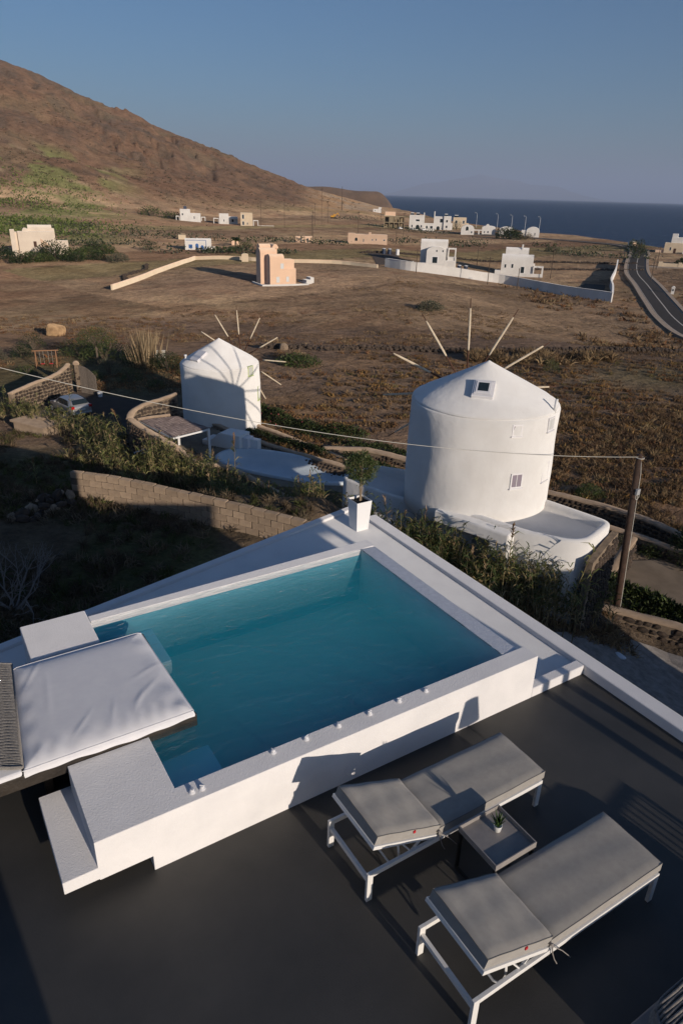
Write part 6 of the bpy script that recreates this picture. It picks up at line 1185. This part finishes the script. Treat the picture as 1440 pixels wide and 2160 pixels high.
def tree(name, label, x, y, hgt, crx, crz, n, cols, seed, leaf, cat='tree'):
    t = thing(name, label, cat, (x, y, gz1(x, y))); b = MB(); rg = np.random.default_rng(seed); th_ = hgt-crz
    b.tube([(0,0,-.2), (.05*hgt*.2, 0, th_*.5), (0, .03*hgt, th_)], [.035*hgt, .028*hgt, .02*hgt], 8)
    for k in range(8):
        a = k*.8+rg.uniform(0, .5); b.tube([(0, .03*hgt, th_*.95), (crx*.35*math.cos(a), crx*.35*math.sin(a), th_+crz*.4), (crx*.8*math.cos(a), crx*.8*math.sin(a), th_+crz*rg.uniform(.4, 1.1))], [.016*hgt, .011*hgt, .003*hgt], 6)
    b.build('trunk', M['bark'], t, smooth=True); V, F, C = shrub_mesh(crx, crz, n, cols, seed, leaf, .35); V[:, 2] = V[:, 2]*1.0+th_
    obj('crown', np_mesh('crown', V, F, M['leaf'], C), t); return t
# villa garden, left
GS = [(17.4, 74.4, 2.6, 2.2, 2600, GRN, 'broad olive green bush behind the gate, largest of the garden', .16), (15.6, 77.6, 2.0, 1.7, 1600, GRN, 'olive green bush behind the swing', .15), (19.8, 69.6, 1.9, 2.2, 1900, DKG, 'dark bush between the gate and the dry canes', .15), (21.5, 66.8, 1.8, 1.9, 1700, DKG, 'dark bush in the shade right of the dry canes', .14), (16.0, 67.0, 1.3, 1.6, 1100, GRY, 'grey green bush in front of the dark ones', .13), (16.9, 62.9, 1.2, 1.3, 1200, GRN, 'bright green rounded bush nearest the small windmill', .10), (22.8, 63.2, 1.5, 1.4, 1300, DKG, 'dark bush left of the small windmill', .12), (10.2, 78.5, 1.3, 1.6, 1000, DKG, 'dark garden bush left of the swing', .13), (7.6, 78.0, 1.2, 1.5, 900, GRY, 'grey garden bush at the left edge', .12), (12.2, 84.0, 1.6, 2.0, 1000, DKG, 'dark bush below the tan boulder', .13), (9.3, 70.3, 1.0, .9, 800, GRN, 'light green bush under the cable at left', .1), (14.2, 65.2, .9, .8, 700, GRN, 'small green bush right behind the gate', .1), (18.2, 59.8, .9, .8, 700, GRN, 'small bright bush on the curb before the small windmill', .1), (7.0, 73.6, 1.1, 1.0, 800, RUST, 'bush with reddish flowers at the left edge', .1), (24.5, 60.8, 1.0, 1.2, 800, RUST, 'ochre bush at the left foot of the small windmill', .1), (20.2, 72.6, 1.1, 1.2, 800, DRY, 'dry pale bush at the foot of the canes', .12)]
for i, (x, y, rx, rz_, n, c, lb, lf_) in enumerate(GS): shrub('garden_bush', lb, x, y, rx, rz_, n, c, 100+i, (lf_, lf_*.5))
tree('olive_garden_tree', 'loose crowned olive tree rising behind the gate', 16.2, 72.0, 3.6, 1.9, 1.6, 2400, GRN, 150, (.14, .05))
# dry canes
cn = thing('dry_cane_clump', 'tall clump of straw coloured dry canes', 'reeds', (20.2, 69.0, gz1(20.2, 69.0)))
rg = np.random.default_rng(5); n = 420; a = rg.uniform(0, 6.28, n); r = np.abs(rg.normal(0, .42, n)); Pn = np.stack([r*np.cos(a)*1.5, r*np.sin(a), 0*a], 1); Dn = np.stack([np.cos(a)*rg.uniform(0, .34, n), np.sin(a)*rg.uniform(0, .34, n), np.ones(n)], 1)
V, F = blades(Pn, Dn, rg.uniform(2.0, 4.0, n), .07, .12, rg); obj('canes', np_mesh('canes', V, F, M['dry'], colmix(n, [(.42, .31, .19), (.34, .25, .15), (.48, .37, .23)], rg)), cn)
# low hedges round the villa
def hedge(name, label, path, w, h, n, cols, seed, leaf=(.14, .07), flower=None):
    P = np.array(path, float); S = np.concatenate([[0], np.cumsum(np.linalg.norm(np.diff(P, axis=0), axis=1))]); rg = np.random.default_rng(seed); s = rg.uniform(0, S[-1], n); x = np.interp(s, S, P[:, 0]); y = np.interp(s, S, P[:, 1]); hh = h*(.6+.8*vnoise(x*1.0, y*1.0, 1.3, seed))
    q = rg.normal(size=(n, 2))*w*.4; z = hh*(1-np.minimum((np.linalg.norm(q, axis=1)/w)**2, .9))*rg.uniform(.3, 1, n)**.4; org = np.array([P[0, 0], P[0, 1], gz1(*P[0])]); X_ = x+q[:, 0]; Y_ = y+q[:, 1]
    Pn = np.stack([X_, Y_, gz(X_, Y_)+z], 1)-org; V, F = leaves(Pn, rg.normal(size=(n, 3))+np.array([0, 0, .7]), rg.uniform(.6, 1.3, n)*leaf[0], rg.uniform(.6, 1.3, n)*leaf[1], rg); C = colmix(n, cols, rg, .25)
    if flower is not None: k = rg.random(n) < .012; C[k] = flower
    t = thing(name, label, 'hedge', tuple(org)); obj('foliage', np_mesh('foliage', V, F, M['leaf'], C), t)
    b = MB()
    for k in range(24): s_ = S[-1]*(k+.5)/24; xx, yy = np.interp(s_, S, P[:, 0]), np.interp(s_, S, P[:, 1]); b.tube([(xx-org[0], yy-org[1], gz1(xx, yy)-org[2]-.1), (xx-org[0]+rg.normal()*.1, yy-org[1]+rg.normal()*.1, gz1(xx, yy)-org[2]+h*.6)], .02, 5)
    b.build('stem', M['bark'], t)['kind'] = 'stuff'
hedge('oleander_hedge', 'dark green oleander hedge with a few pink flowers behind the oval pool', [(22.6, 47.5), (22.9, 44.4), (23.5, 41.2), (24.3, 38.6), (25.2, 37.0)], .75, 1.1, 9000, DKG+GRN, 31, flower=(.5, .12, .14))
hedge('garden_hedge', 'low dark planting between the garden wall and pale curb', [(19.4, 45.0), (20.2, 41.6), (20.9, 38.6), (21.6, 36.2)], .5, .55, 3200, DKG, 32)
hedge('garden_hedge', 'low planting along the tan wall left of the large mill', [(24.3, 37.4), (26.0, 35.6), (27.2, 32.4)], .5, .6, 2600, GRN+DKG, 33)
hedge('garden_hedge', 'dark creeping plants inside the tan wall beside the large mill', [(22.6, 35.0), (23.6, 33.2), (24.4, 31.0), (24.8, 29.4)], .7, .55, 3600, DKG, 34)
hedge('garden_hedge', 'low green planting behind the annex roof at right', [(26.8, 24.4), (27.4, 22.3), (27.9, 20.4)], .6, .5, 2600, GRN+DKG, 35)
hedge('garden_hedge', 'row of oleander shoots on the courtyard side of the boulder wall', [(23.7, 15.8), (24.3, 14.3), (24.8, 12.6), (25.3, 10.6)], .5, 1.1, 5200, DKG+GRN, 36, (.26, .07))
shrub('courtyard_shrub', 'large dark green shrub overhanging the courtyard at the right edge', 30.4, 15.4, 1.8, 2.1, 5200, DKG, 41, (.17, .06), sx=.8); shrub('courtyard_shrub', 'dark green shrub behind the large courtyard shrub', 31.6, 13.2, 1.7, 2.1, 3800, DKG, 42, (.17, .06))
shrub('herb_bush', 'round grey herb bush beside the utility pole', 28.6, 18.5, .62, .75, 1500, GRY, 43, (.09, .03)); shrub('herb_bush', 'rounded green bush inside the curved field wall', 29.3, 17.4, .7, .6, 1500, GRN, 44, (.10, .04)); shrub('herb_bush', 'small bush next to the stone pot', 26.9, 20.4, .6, .7, 1300, GRY+GRN, 45, (.10, .04)); shrub('herb_bush', 'green cushion bush in the dry grass right of the large mill', 32.4, 24.0, .95, .62, 2200, GRN, 46, (.09, .035))
rock('stone mortar pot among herbs behind the annex', 26.2, 20.9, (.75, .75, .9), 'stone_pale', 9, 'pot', name='stone_pot')
# shrubs on the plain
FS = [(81.1, 100.2, 2.6, 1.6, 1500, GRY, 'round grey bush with shadow in the field above the large mill'), (57.6, 50.2, 1.0, 1.5, 900, GRN, 'upright green bush by the dry wall at the right sail'), (34.7, 63.7, 2.1, 1.1, 1500, GRN, 'spreading green bush at the right sails of the small mill'), (35.6, 66.6, 1.6, 1.0, 900, DRY, 'dry twiggy bush behind the spreading green bush'), (75.0, 240.8, 2.8, 3.2, 900, DKG, 'round dark tree left of the blue and white house'), (305.0, 309.6, 8.5, 6.5, 1500, DKG, 'big dark bush in front of the third vaulted cottage'), (309.0, 301.5, 5, 3.5, 700, DRY+GRY, 'pale brown bush right of the big dark bush'), (291.9, 216.1, 5, 5.5, 900, DKG, 'dark trees left of the roadside house, taller'), (279.6, 204.7, 4, 3.2, 700, DKG, 'dark trees left of the roadside house, lower'), (261.0, 168.7, 6, 3.0, 900, DKG, 'dark hedge behind the yard wall at the road'), (245.9, 223.1, 4.2, 2.2, 600, GRY+DKG, 'scrubby bush by the road before the bend'), (337.1, 394.3, 4, 6.5, 500, DKG, 'narrow cypress before the cream seaside house'), (106.0, 232.9, 3.0, 2.2, 700, GRN, 'green bushes beside the palm'), (150.0, 432.0, 7, 4, 500, DKG+GRN, 'green bushes before the leftmost hill house'), (140.0, 440.0, 8, 6, 500, GRN, 'green trees left of the hill houses')]
for i, (x, y, rx, rz_, n, c, lb) in enumerate(FS): shrub('field_bush', lb, x, y, rx, rz_, n, c, 200+i, (rx*.11, rx*.055), lump=.35)
# garden of the far left villa
for i, (x, y, rx, rz_, c, lb) in enumerate(((39.9, 216.2, 5.2, 4.6, DKG, 'large dark round tree before the far left villa'), (34.0, 213.0, 3.6, 2.8, GRN, 'yellow green bush left in the far villa garden'), (30.5, 211.0, 3.0, 2.8, DKG, 'dark bush at the left end of the far villa garden'), (37.0, 213.0, 3.2, 2.4, GRN, 'olive bush before the far villa steps'), (45.0, 214.5, 3.8, 3.2, GRN, 'green bush right of the dark round tree'), (44.6, 208.6, 2.6, 2.4, DKG, 'small dark bush right in the far villa garden'), (56.6, 237.0, 4.0, 2.8, DKG, 'dark bush far right in the villa garden, upper'), (58.2, 229.0, 3.4, 2.4, GRN, 'green bush far right in the villa garden, lower'), (49.5, 221.0, 4.2, 3.0, GRN, 'loose green tree beside the villa annex'), (54.6, 204.5, 3.0, 2.2, GRY, 'grey bush at the end of the winding wall'), (27.0, 222.0, 4.4, 4.2, DKG, 'dark tree at the left frame edge by the villa'), (51.0, 211.5, 2.8, 2.2, DKG, 'dark low bush behind the winding wall'))):
    shrub('villa_bush', lb, x, y, rx, rz_, 1500, c, 260+i, (rx*.11, rx*.055), lump=.35)
# palm
pm = thing('palm_tree', 'low green palm beside the tan hut', 'tree', (108.5, 247, gz1(108.5, 247))); MB().tube([(0,0,-.2),(.1,0,2.0)], [.35,.28], 8).build('trunk', M['bark'], pm); rg = np.random.default_rng(77); n = 60; a = rg.uniform(0, 6.28, n); el = rg.uniform(.1, 1.0, n)
V, F = blades(np.zeros((n, 3))+np.array([.1, 0, 2.0]), np.stack([np.cos(a)*np.cos(el), np.sin(a)*np.cos(el), np.sin(el)], 1), rg.uniform(1.8, 2.6, n), .55, .9, rg); obj('crown', np_mesh('crown', V, F, M['leaf'], colmix(n, DKG+GRN, rg)), pm)
# scrub lines along far field edges
def scrub(name, label, regions, cols, seed, leaf, m='leaf'):
    rg = np.random.default_rng(seed); VV, FF, CC = [], [], []; base = 0
    for (u0, v0, u1, v1, w, h, n) in regions:
        s = rg.random(n); u = u0+(u1-u0)*s+rg.normal(size=n)*w*.5; v = v0+(v1-v0)*s+rg.normal(size=n)*w*.5; x, y = uv(u, v); lump_ = vnoise(x, y, 7, seed); k = lump_ > .38; x, y, lump_ = x[k], y[k], lump_[k]; n2 = len(x)
        z = gz(x, y)+h*lump_*rg.random(n2); V, F = leaves(np.stack([x, y, z], 1), rg.normal(size=(n2, 3))+np.array([0, 0, .6]), rg.uniform(.6, 1.4, n2)*leaf, rg.uniform(.4, .9, n2)*leaf, rg); VV.append(V); FF.append(F+base); CC.append(colmix(n2, cols, rg, .25)); base += len(V)
    o = obj(name, np_mesh(name, np.concatenate(VV), np.concatenate(FF), M[m], np.concatenate(CC))); tag(o, label, 'scrub', None, 'stuff')
scrub('far_scrub', 'dark green scrub along the field edges of the far plain', [(-62, 238, -34, 236, 6, 2.2, 900), (10, 335, 60, 340, 10, 3, 900), (60, 372, 118, 352, 8, 3, 700), (-50, 300, 0, 296, 10, 2.5, 700), (-120, 300, -60, 318, 16, 3, 900), (20, 470, 60, 460, 12, 4, 500), (-6, 560, 24, 590, 14, 4, 500), (-30, 232, -20, 236, 5, 2, 300), (88, 312, 120, 300, 9, 2.4, 500), (-110, 262, -70, 258, 14, 2, 600), (-140, 330, -90, 345, 20, 4, 700)], DKG+GRY, 51, .9)
scrub('hill_scrub', 'fresh green cactus and scrub on the terraced hill foot', [(-190, 330, -120, 350, 30, 2.5, 2600), (-240, 400, -150, 420, 30, 3, 2600), (-280, 470, -170, 470, 34, 3.5, 2400), (-170, 290, -110, 300, 20, 2, 1600), (-300, 430, -250, 470, 40, 3, 1600)], [(.13, .17, .04), (.17, .21, .05), (.09, .12, .03)], 52, 1.1)
# vineyard: low vines going ochre, with dry tufts between
def tufts(name, label, n, region, seed, hgt, wid, nb, cols, m='dry', dens=None, cat='plants', droop=.5, spread=.9):
    rg = np.random.default_rng(seed); u0, u1, v0, v1 = region; V_ = (rg.random(n)*(v1**-1-v0**-1)+v0**-1)**-1 if v0 > 0 else rg.uniform(v0, v1, n); U_ = rg.uniform(u0, u1, n)
    x, y = uv(U_, V_); k = np.ones(n, bool) if dens is None else dens(x, y, U_, V_) > rg.random(n); x, y = x[k], y[k]; n = len(x); z = gz(x, y)
    sc = rg.uniform(.6, 1.45, n); P = np.repeat(np.stack([x, y, z], 1), nb, 0)+rg.normal(size=(n*nb, 3))*np.array([wid*.5, wid*.5, 0])*np.repeat(sc, nb)[:, None]; a = rg.uniform(0, 6.28, n*nb)
    D = np.stack([np.cos(a)*spread*rg.random(n*nb), np.sin(a)*spread*rg.random(n*nb), .3+.7*rg.random(n*nb)], 1); L = hgt*np.repeat(sc, nb)*rg.uniform(.6, 1.2, n*nb); V, F = blades(P, D, L, L*.24 if wid > .2 else L*.09, droop, rg)
    base_c = np.array(cols)[rg.integers(0, len(cols), n)]*(1+rg.uniform(-.2, .2, (n, 1))); C = np.repeat(np.repeat(base_c, nb, 0)*(1+rg.uniform(-.25, .25, (n*nb, 1))), 2, 0)
    o = obj(name, np_mesh(name, V, F, M[m], C)); return tag(o, label, cat, None, 'stuff')
def d_vine(x, y, u, v): return sstep(.40, .62, fbm(x, y, 9, 401, 3))*(np.abs((x*.56+y*.83)/2.1-np.round((x*.56+y*.83)/2.1)) < .28)*1.0
def off_villa(x, y, u, v): return 1-np.exp(-((u+6)/8)**4-((v-42)/9)**4)
BRN = [(.20, .125, .07), (.26, .165, .085), (.155, .10, .06), (.30, .20, .11)]
YEL = [(.34, .20, .07), (.29, .165, .06), (.38, .25, .10), (.25, .15, .06), (.21, .17, .07)]
tufts('vineyard_plants', 'low ochre and rust coloured vines in the dark vineyard', 15000, (-8, 62, 36, 84), 61, .25, .34, 18, YEL+RUST+BRN+BRN+BRN, dens=lambda x, y, u, v: d_vine(x, y, u, v)*sstep(36, 40, v+.35*u*(u < 20)))
tufts('field_plants', 'rust brown weeds over the left field', 7000, (-62, 10, 58, 118), 62, .22, .45, 16, RUST+BRN+DRY, dens=lambda x, y, u, v: sstep(.5, .68, fbm(x, y, 8, 402, 3)))
tufts('field_plants', 'sparse brown weeds on the middle field', 6000, (0, 70, 84, 175), 63, .26, .6, 14, BRN+DRY, dens=lambda x, y, u, v: sstep(.50, .7, fbm(x, y, 11, 403, 3))*.8)
tufts('dry_grass', 'brown dry grass and twigs beyond the curved wall at right', 9000, (6, 40, 26, 58), 64, .36, .18, 22, BRN+DRY+[(.14, .09, .06)], dens=lambda x, y, u, v: sstep(24.5+(u < 12)*12, 27+(u < 12)*12, v)*sstep(.3, .5, fbm(x, y, 4, 404, 3))*(((x-27.8)*.85-(y-20)*-.35) > 2.2))
tufts('dry_grass', 'straw coloured grass along the dry wall behind the large mill', 1600, (14, 32, 78, 84), 65, .9, .18, 16, DRY, dens=lambda x, y, u, v: sstep(.45, .6, fbm(x, y, 5, 405, 2)))
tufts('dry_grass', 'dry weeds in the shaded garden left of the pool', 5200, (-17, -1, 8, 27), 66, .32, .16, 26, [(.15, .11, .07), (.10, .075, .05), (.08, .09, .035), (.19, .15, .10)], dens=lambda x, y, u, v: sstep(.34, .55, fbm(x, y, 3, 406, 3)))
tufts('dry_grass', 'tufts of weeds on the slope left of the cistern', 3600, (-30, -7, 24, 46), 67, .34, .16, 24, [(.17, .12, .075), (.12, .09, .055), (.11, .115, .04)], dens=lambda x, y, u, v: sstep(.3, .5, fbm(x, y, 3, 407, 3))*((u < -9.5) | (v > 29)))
tufts('dry_grass', 'dry weeds at the foot of the reeds by the gravel track', 1500, (2, 11, 21.0, 26), 68, .28, .16, 16, DRY+BRN, dens=lambda x, y, u, v: sstep(.35, .55, fbm(x, y, 2, 408, 3)))
tufts('dry_grass', 'dry tussocks and rusty weeds beside the road', 3000, (40, 100, 92, 200), 69, .7, .5, 10, RUST+DRY+BRN, dens=lambda x, y, u, v: sstep(.42, .6, fbm(x, y, 9, 409, 3))*(np.min(np.hypot(x[:, None]-rp3[None, :, 0], y[:, None]-rp3[None, :, 1]), 1) > 5.5))
tufts('hill_bushes', 'low brown and olive thorn bushes speckling the hill', 9000, (-420, 10, 330, 900), 75, 1.1, 1.2, 7, [(.10, .075, .05), (.075, .07, .04), (.13, .09, .055), (.17, .11, .07)], dens=lambda x, y, u, v: sstep(3, 12, hill_h(u, v))*sstep(.3, .55, fbm(x, y, 40, 410, 4)))
# reeds
def reeds(name, label, pts, n, seed, hmin, hmax, cols, jitter, plume=.06, bare=.35):
    rg = np.random.default_rng(seed); P = np.array(pts, float); S = np.concatenate([[0], np.cumsum(np.linalg.norm(np.diff(P[:, :2], axis=0), axis=1))]); s = rg.uniform(0, S[-1], n); s += 1.2*(vnoise(s*3, s*0, 1.7, seed)-.5)*2
    j = np.interp(s, S, P[:, 2]) if P.shape[1] > 2 else np.full(n, jitter)
    x = np.interp(s, S, P[:, 0])+rg.normal(size=n)*j; y = np.interp(s, S, P[:, 1])+rg.normal(size=n)*j; z = gz(x, y); h = rg.uniform(hmin, hmax, n)*(.75+.5*vnoise(x, y, 2.0, seed+1)); lean = rg.normal(size=(n, 2))*.10+np.array([-.03, .05])
    VV, FF, CC = [], [], []; base = 0
    D = np.stack([lean[:, 0], lean[:, 1], np.ones(n)], 1); V, F = blades(np.stack([x, y, z-.1], 1), D, h, .035, .06, rg); VV.append(V); FF.append(F); CC.append(np.repeat(colmix(n, [(.30, .24, .12), (.22, .20, .09), (.36, .28, .16)], rg), 2, 0)); base += len(V)
    nb = 15; q = np.repeat(np.arange(n), nb); f = rg.uniform(bare, 1.0, n*nb); ax = unit(D)[q]; P0 = np.stack([x, y, z-.1], 1)[q]+ax*(h[q]*f)[:, None]; a = rg.uniform(0, 6.28, n*nb)
    Dl = np.stack([np.cos(a), np.sin(a), .9+.5*rg.random(n*nb)], 1); L = rg.uniform(.30, .58, n*nb)*(1.1-.35*f); V, F = blades(P0, Dl, L, .042, rg.uniform(.5, 1.6, n*nb), rg)
    cc = np.array(cols)[rg.integers(0, len(cols), n)][q]*(1+rg.uniform(-.3, .3, (n*nb, 1))); dead = (f < bare+.14) | (rg.random(n*nb) < .12); cc[dead] = np.array([.34, .25, .13])*(1+rg.uniform(-.3, .3, (dead.sum(), 1))); VV.append(V); FF.append(F+base); CC.append(np.repeat(cc, 2, 0)); base += len(V)
    k = np.where(rg.random(n) < plume)[0]; m_ = 16
    if len(k):
        q = np.repeat(k, m_); f = rg.uniform(.93, 1.12, len(q)); P0 = np.stack([x, y, z-.1], 1)[q]+unit(D)[q]*(h[q]*f)[:, None]; V, F = blades(P0, unit(D)[q]+rg.normal(size=(len(q), 3))*.25, .2, .03, .2, rg); VV.append(V); FF.append(F+base); CC.append(np.repeat(colmix(len(q), [(.30, .20, .12), (.36, .26, .16)], rg), 2, 0)); base += len(V)
    o = obj(name, np_mesh(name, np.concatenate(VV), np.concatenate(FF), M['leaf'], np.concatenate(CC))); return tag(o, label, 'reeds', None, 'stuff')
RD = [(.19, .20, .065), (.15, .17, .05), (.24, .23, .085), (.28, .24, .10), (.11, .13, .04)]
RD2 = [(.075, .10, .032), (.055, .08, .025), (.10, .12, .04), (.14, .13, .05)]
reeds('reed_bed', 'green and yellow reeds growing between the block wall and the villa wall', [(10.6, 37.4, .4), (11.3, 35.6, .4), (12.0, 34.2, .4), (12.6, 33.0, .4), (12.9, 31.0, .4), (13.3, 29.0, .4), (13.9, 27.0, .35), (14.6, 25.4, .35)], 380, 71, 1.3, 2.5, RD, .5)
reeds('reed_bed', 'reeds along the drive in front of the silver car', [(3.6, 57, .9), (5.2, 55.4, .8), (6.4, 53.6, .6), (8.0, 50.2, .3), (9.6, 47.4, .5), (9.9, 44.0, .7), (9.2, 41.0, .8), (9.2, 38.0, .7), (9.6, 35.6, .6)], 430, 72, .8, 1.9, RD, .6)
reeds('reed_bed', 'tall dark reeds between the white parapet and the large mill', [(14.0, 20.6, .35), (14.9, 18.6, .4), (15.7, 16.8, .45), (16.1, 15.5, .5), (16.8, 14.7, .5), (17.9, 14.3, .5), (19.2, 14.1, .45), (20.5, 14.0, .35)], 620, 73, 1.2, 2.5, RD2, .5, .03)
scrub('dry_brush', 'grey dry brush at the near end of the villa wall', [(-1.5, 28.6, 1.2, 27.6, .8, .5, 1500), (-1.0, 28.0, 2.0, 26.6, .7, .4, 900)], GRY+DRY, 53, .16, 'dry')
# single tall canes standing out of the beds
def cane(label, x, y, h, lean, seed, plume=True):
    t = thing('tall_reed', label, 'reed', (x, y, gz1(x, y))); rg = np.random.default_rng(seed); b = MB(); pts = [(lean[0]*s*s*h, lean[1]*s*s*h, h*s) for s in np.linspace(0, 1, 8)]; b.tube(pts, [.018]*5+[.013, .009, .004], 6, c=(.26, .20, .10)); b.build('stalk', M['dry'], t, smooth=True)
    n = 22; f = rg.uniform(.35, .97, n); P0 = np.stack([lean[0]*f*f*h, lean[1]*f*f*h, h*f], 1); a = rg.uniform(0, 6.28, n); V, F = blades(P0, np.stack([np.cos(a), np.sin(a), .9+0*a], 1), rg.uniform(.35, .6, n), .045, rg.uniform(.8, 1.8, n), rg); obj('leaf', np_mesh('leaf', V, F, M['leaf'], np.repeat(colmix(n, RD, rg), 2, 0)), t)['kind'] = 'stuff'
    if plume: n = 60; f = rg.uniform(.88, 1.05, n); P0 = np.stack([lean[0]*f*f*h, lean[1]*f*f*h, h*f], 1); V, F = blades(P0, rg.normal(size=(n, 3))*.3+np.array([0, 0, 1]), .16, .03, .3, rg); obj('plume', np_mesh('plume', V, F, M['dry'], np.repeat(colmix(n, [(.30, .19, .10), (.24, .15, .08)], rg), 2, 0)), t)
cane('tall reed with brown plume standing before the annex front', 16.5, 14.9, 3.1, (-.02, .0), 81); cane('leaning tall reed arching over the annex corner, longer one', 17.6, 13.0, 3.6, (.22, -.02), 82, False); cane('leaning reed arching beside the annex corner, lower one', 17.9, 12.8, 2.9, (.16, .0), 83, False); cane('upright reed with plume in front of the oval pool', 13.0, 30.6, 3.9, (0, 0), 84); cane('leaning dry cane over the dark drive', 10.7, 42.5, 2.6, (-.2, .1), 85); cane('tall reed before the silver car', 9.0, 49.6, 3.0, (0, .02), 86); cane('thin reed on the slope above the block wall', 4.6, 38.0, 1.7, (0, 0), 87)
# bare fig bush in the shade at left
fg = thing('bare_bush', 'leafless grey fig bush in the shaded garden at the left edge', 'shrub', (1.2, 19.8, gz1(1.2, 19.8))); rg = np.random.default_rng(91); b = MB()
def br(p, d, l, r, dep):
    e = p+d*l; m_ = (p+e)/2+rg.normal(size=3)*l*.06; b.tube([tuple(p), tuple(m_), tuple(e)], [r, r*.8, r*.62], 5, cap=False)
    if dep:
        for _ in range(3 if dep > 2 else 2): nd = d+rg.normal(size=3)*.42+np.array([0, 0, .12]); br(e, nd/np.linalg.norm(nd), l*rg.uniform(.62, .85), r*.6, dep-1)
for k in range(7): a = k*.9; br(np.zeros(3), np.array([.7*math.cos(a), .7*math.sin(a), .7]), .75, .035, 4)
b.build('branches', mat('grey_twig', (.24, .21, .19), .9), fg)

# ------------------------------------------------------------------ things on the terrace at or beyond the frame edge
ws = thing('woven_sofa', 'woven outdoor sofa corner with pale base at the bottom right corner', 'sofa', (3.2, .2, 0))
MB().box(.02, 1.9, .05, 1.13, .03, .16).build('base', M['tray'], ws, .015)
wq = MB(); rows = []
def rrect(hx, hy, r, z, cx=.98, cy=.53):
    out = []
    for qx, qy, a0 in ((1,-1,-90),(1,1,0),(-1,1,90),(-1,-1,180)):
        for k in range(9): a = R(a0+90*k/8); out.append((cx+qx*(hx-r)+r*math.cos(a), cy+qy*(hy-r)+r*math.sin(a), z))
    return out
lv = [rrect(.86, .50, .22, .165), rrect(.89, .53, .24, .22), rrect(.90, .54, .24, .34), rrect(.88, .52, .24, .41), rrect(.80, .44, .2, .44)]
n_ = 36; wq.add([p for l_ in lv for p in l_], [(k*n_+i, k*n_+(i+1) % n_, (k+1)*n_+(i+1) % n_, (k+1)*n_+i) for k in range(4) for i in range(n_)]+[tuple(range(4*n_, 5*n_)), tuple(range(n_-1, -1, -1))]); wq.build('cushion_core', M['black_metal'], ws, smooth=True)
wv = MB()
for k in range(42):
    y = .03+1.0*k/41; xs = .10+.18*max(0, abs(k/41-.5)*2-.75)*2; wv.tube([(xs+.0, y, .40)]+[(xs+.06+s*.16, y+.006*math.sin(s*9+k*3.14), .447+.004*math.sin(s*11+k*3.14)) for s in range(10)]+[(1.84, y, .40)], .0105, 5)
for q in range(16):
    z = .175+.24*q/15; e = .905-.03*abs(q/15-.45); wv.tube([(p[0], p[1], p[2]+.004*math.sin(i*1.9+q*3.14)) for i, p in enumerate(rrect(e, e-.36, .245, z))]+[rrect(e, e-.36, .245, z)[0]], .0095, 5, cap=False)
wv.build('woven_cover', M['rope'], ws, smooth=True)
lp_ = thing('floor_lamp', 'floor lamp with tapered shade standing out of view on the terrace', 'lamp', (4.80, .75, 0)); MB().tube([(0,0,.02),(0,0,.92)], .013, 8).build('stem', M['black_metal'], lp_); MB().lathe([(.13,0),(.13,.02),(.02,.03)], 24).build('base', M['black_metal'], lp_); MB().lathe([(.155,.86),(.095,1.19)], 28).build('lamp_shade', M['white_fabric'], lp_)
ch = thing('slatted_chair', 'slatted chair out of view on the terrace', 'chair', (5.42, -.75, 0), R(12))
for x in (-.24, .24):
    for y in (-.22, .22): MB().box(x-.02, x+.02, y-.02, y+.02, 0, .42 if y < 0 else .74).build('leg', M['black_metal'], ch)
MB().box(-.26, .26, -.24, .24, .421, .45).build('seat', M['dark_wood'], ch); MB().box(-.24, .24, .205, .235, .741, .78).build('top_rail', M['black_metal'], ch)
for k in range(6): MB().box(-.19+.076*k-.010, -.19+.076*k+.010, .21, .23, .4505, .7405).build('slat', M['black_metal'], ch)
tp = thing('terrace_pergola', 'white timber pergola frame behind the viewpoint', 'pergola', (6.2, -1.4, 0)); MB().box(-.055, .055, -.055, .055, 0, 2.5).build('post', M['metal_white'], tp); MB().box(.225, .335, .65, .76, .131, 2.5).build('post', M['metal_white'], tp); MB().box(-.06, .34, -.06, .77, 2.501, 2.6).build('beam', M['metal_white'], tp)
# ------------------------------------------------------------------ air
hb_ = MB().box(-75000, 75000, -75000, 75000, -26, 1500)
hz = hb_.build('haze', None); hz['kind'] = 'stuff'; hz['label'] = 'thin sea haze lying over land and water'
m = bpy.data.materials.new('haze'); m.use_nodes = True; m.node_tree.nodes.clear(); o_ = m.node_tree.nodes.new('ShaderNodeOutputMaterial'); pv_ = m.node_tree.nodes.new('ShaderNodeVolumePrincipled')
pv_.inputs['Color'].default_value = (.56, .66, .86, 1); pv_.inputs['Density'].default_value = .00005; pv_.inputs['Anisotropy'].default_value = .0
m.node_tree.links.new(pv_.outputs[0], o_.inputs['Volume']); hz.data.materials.append(m)
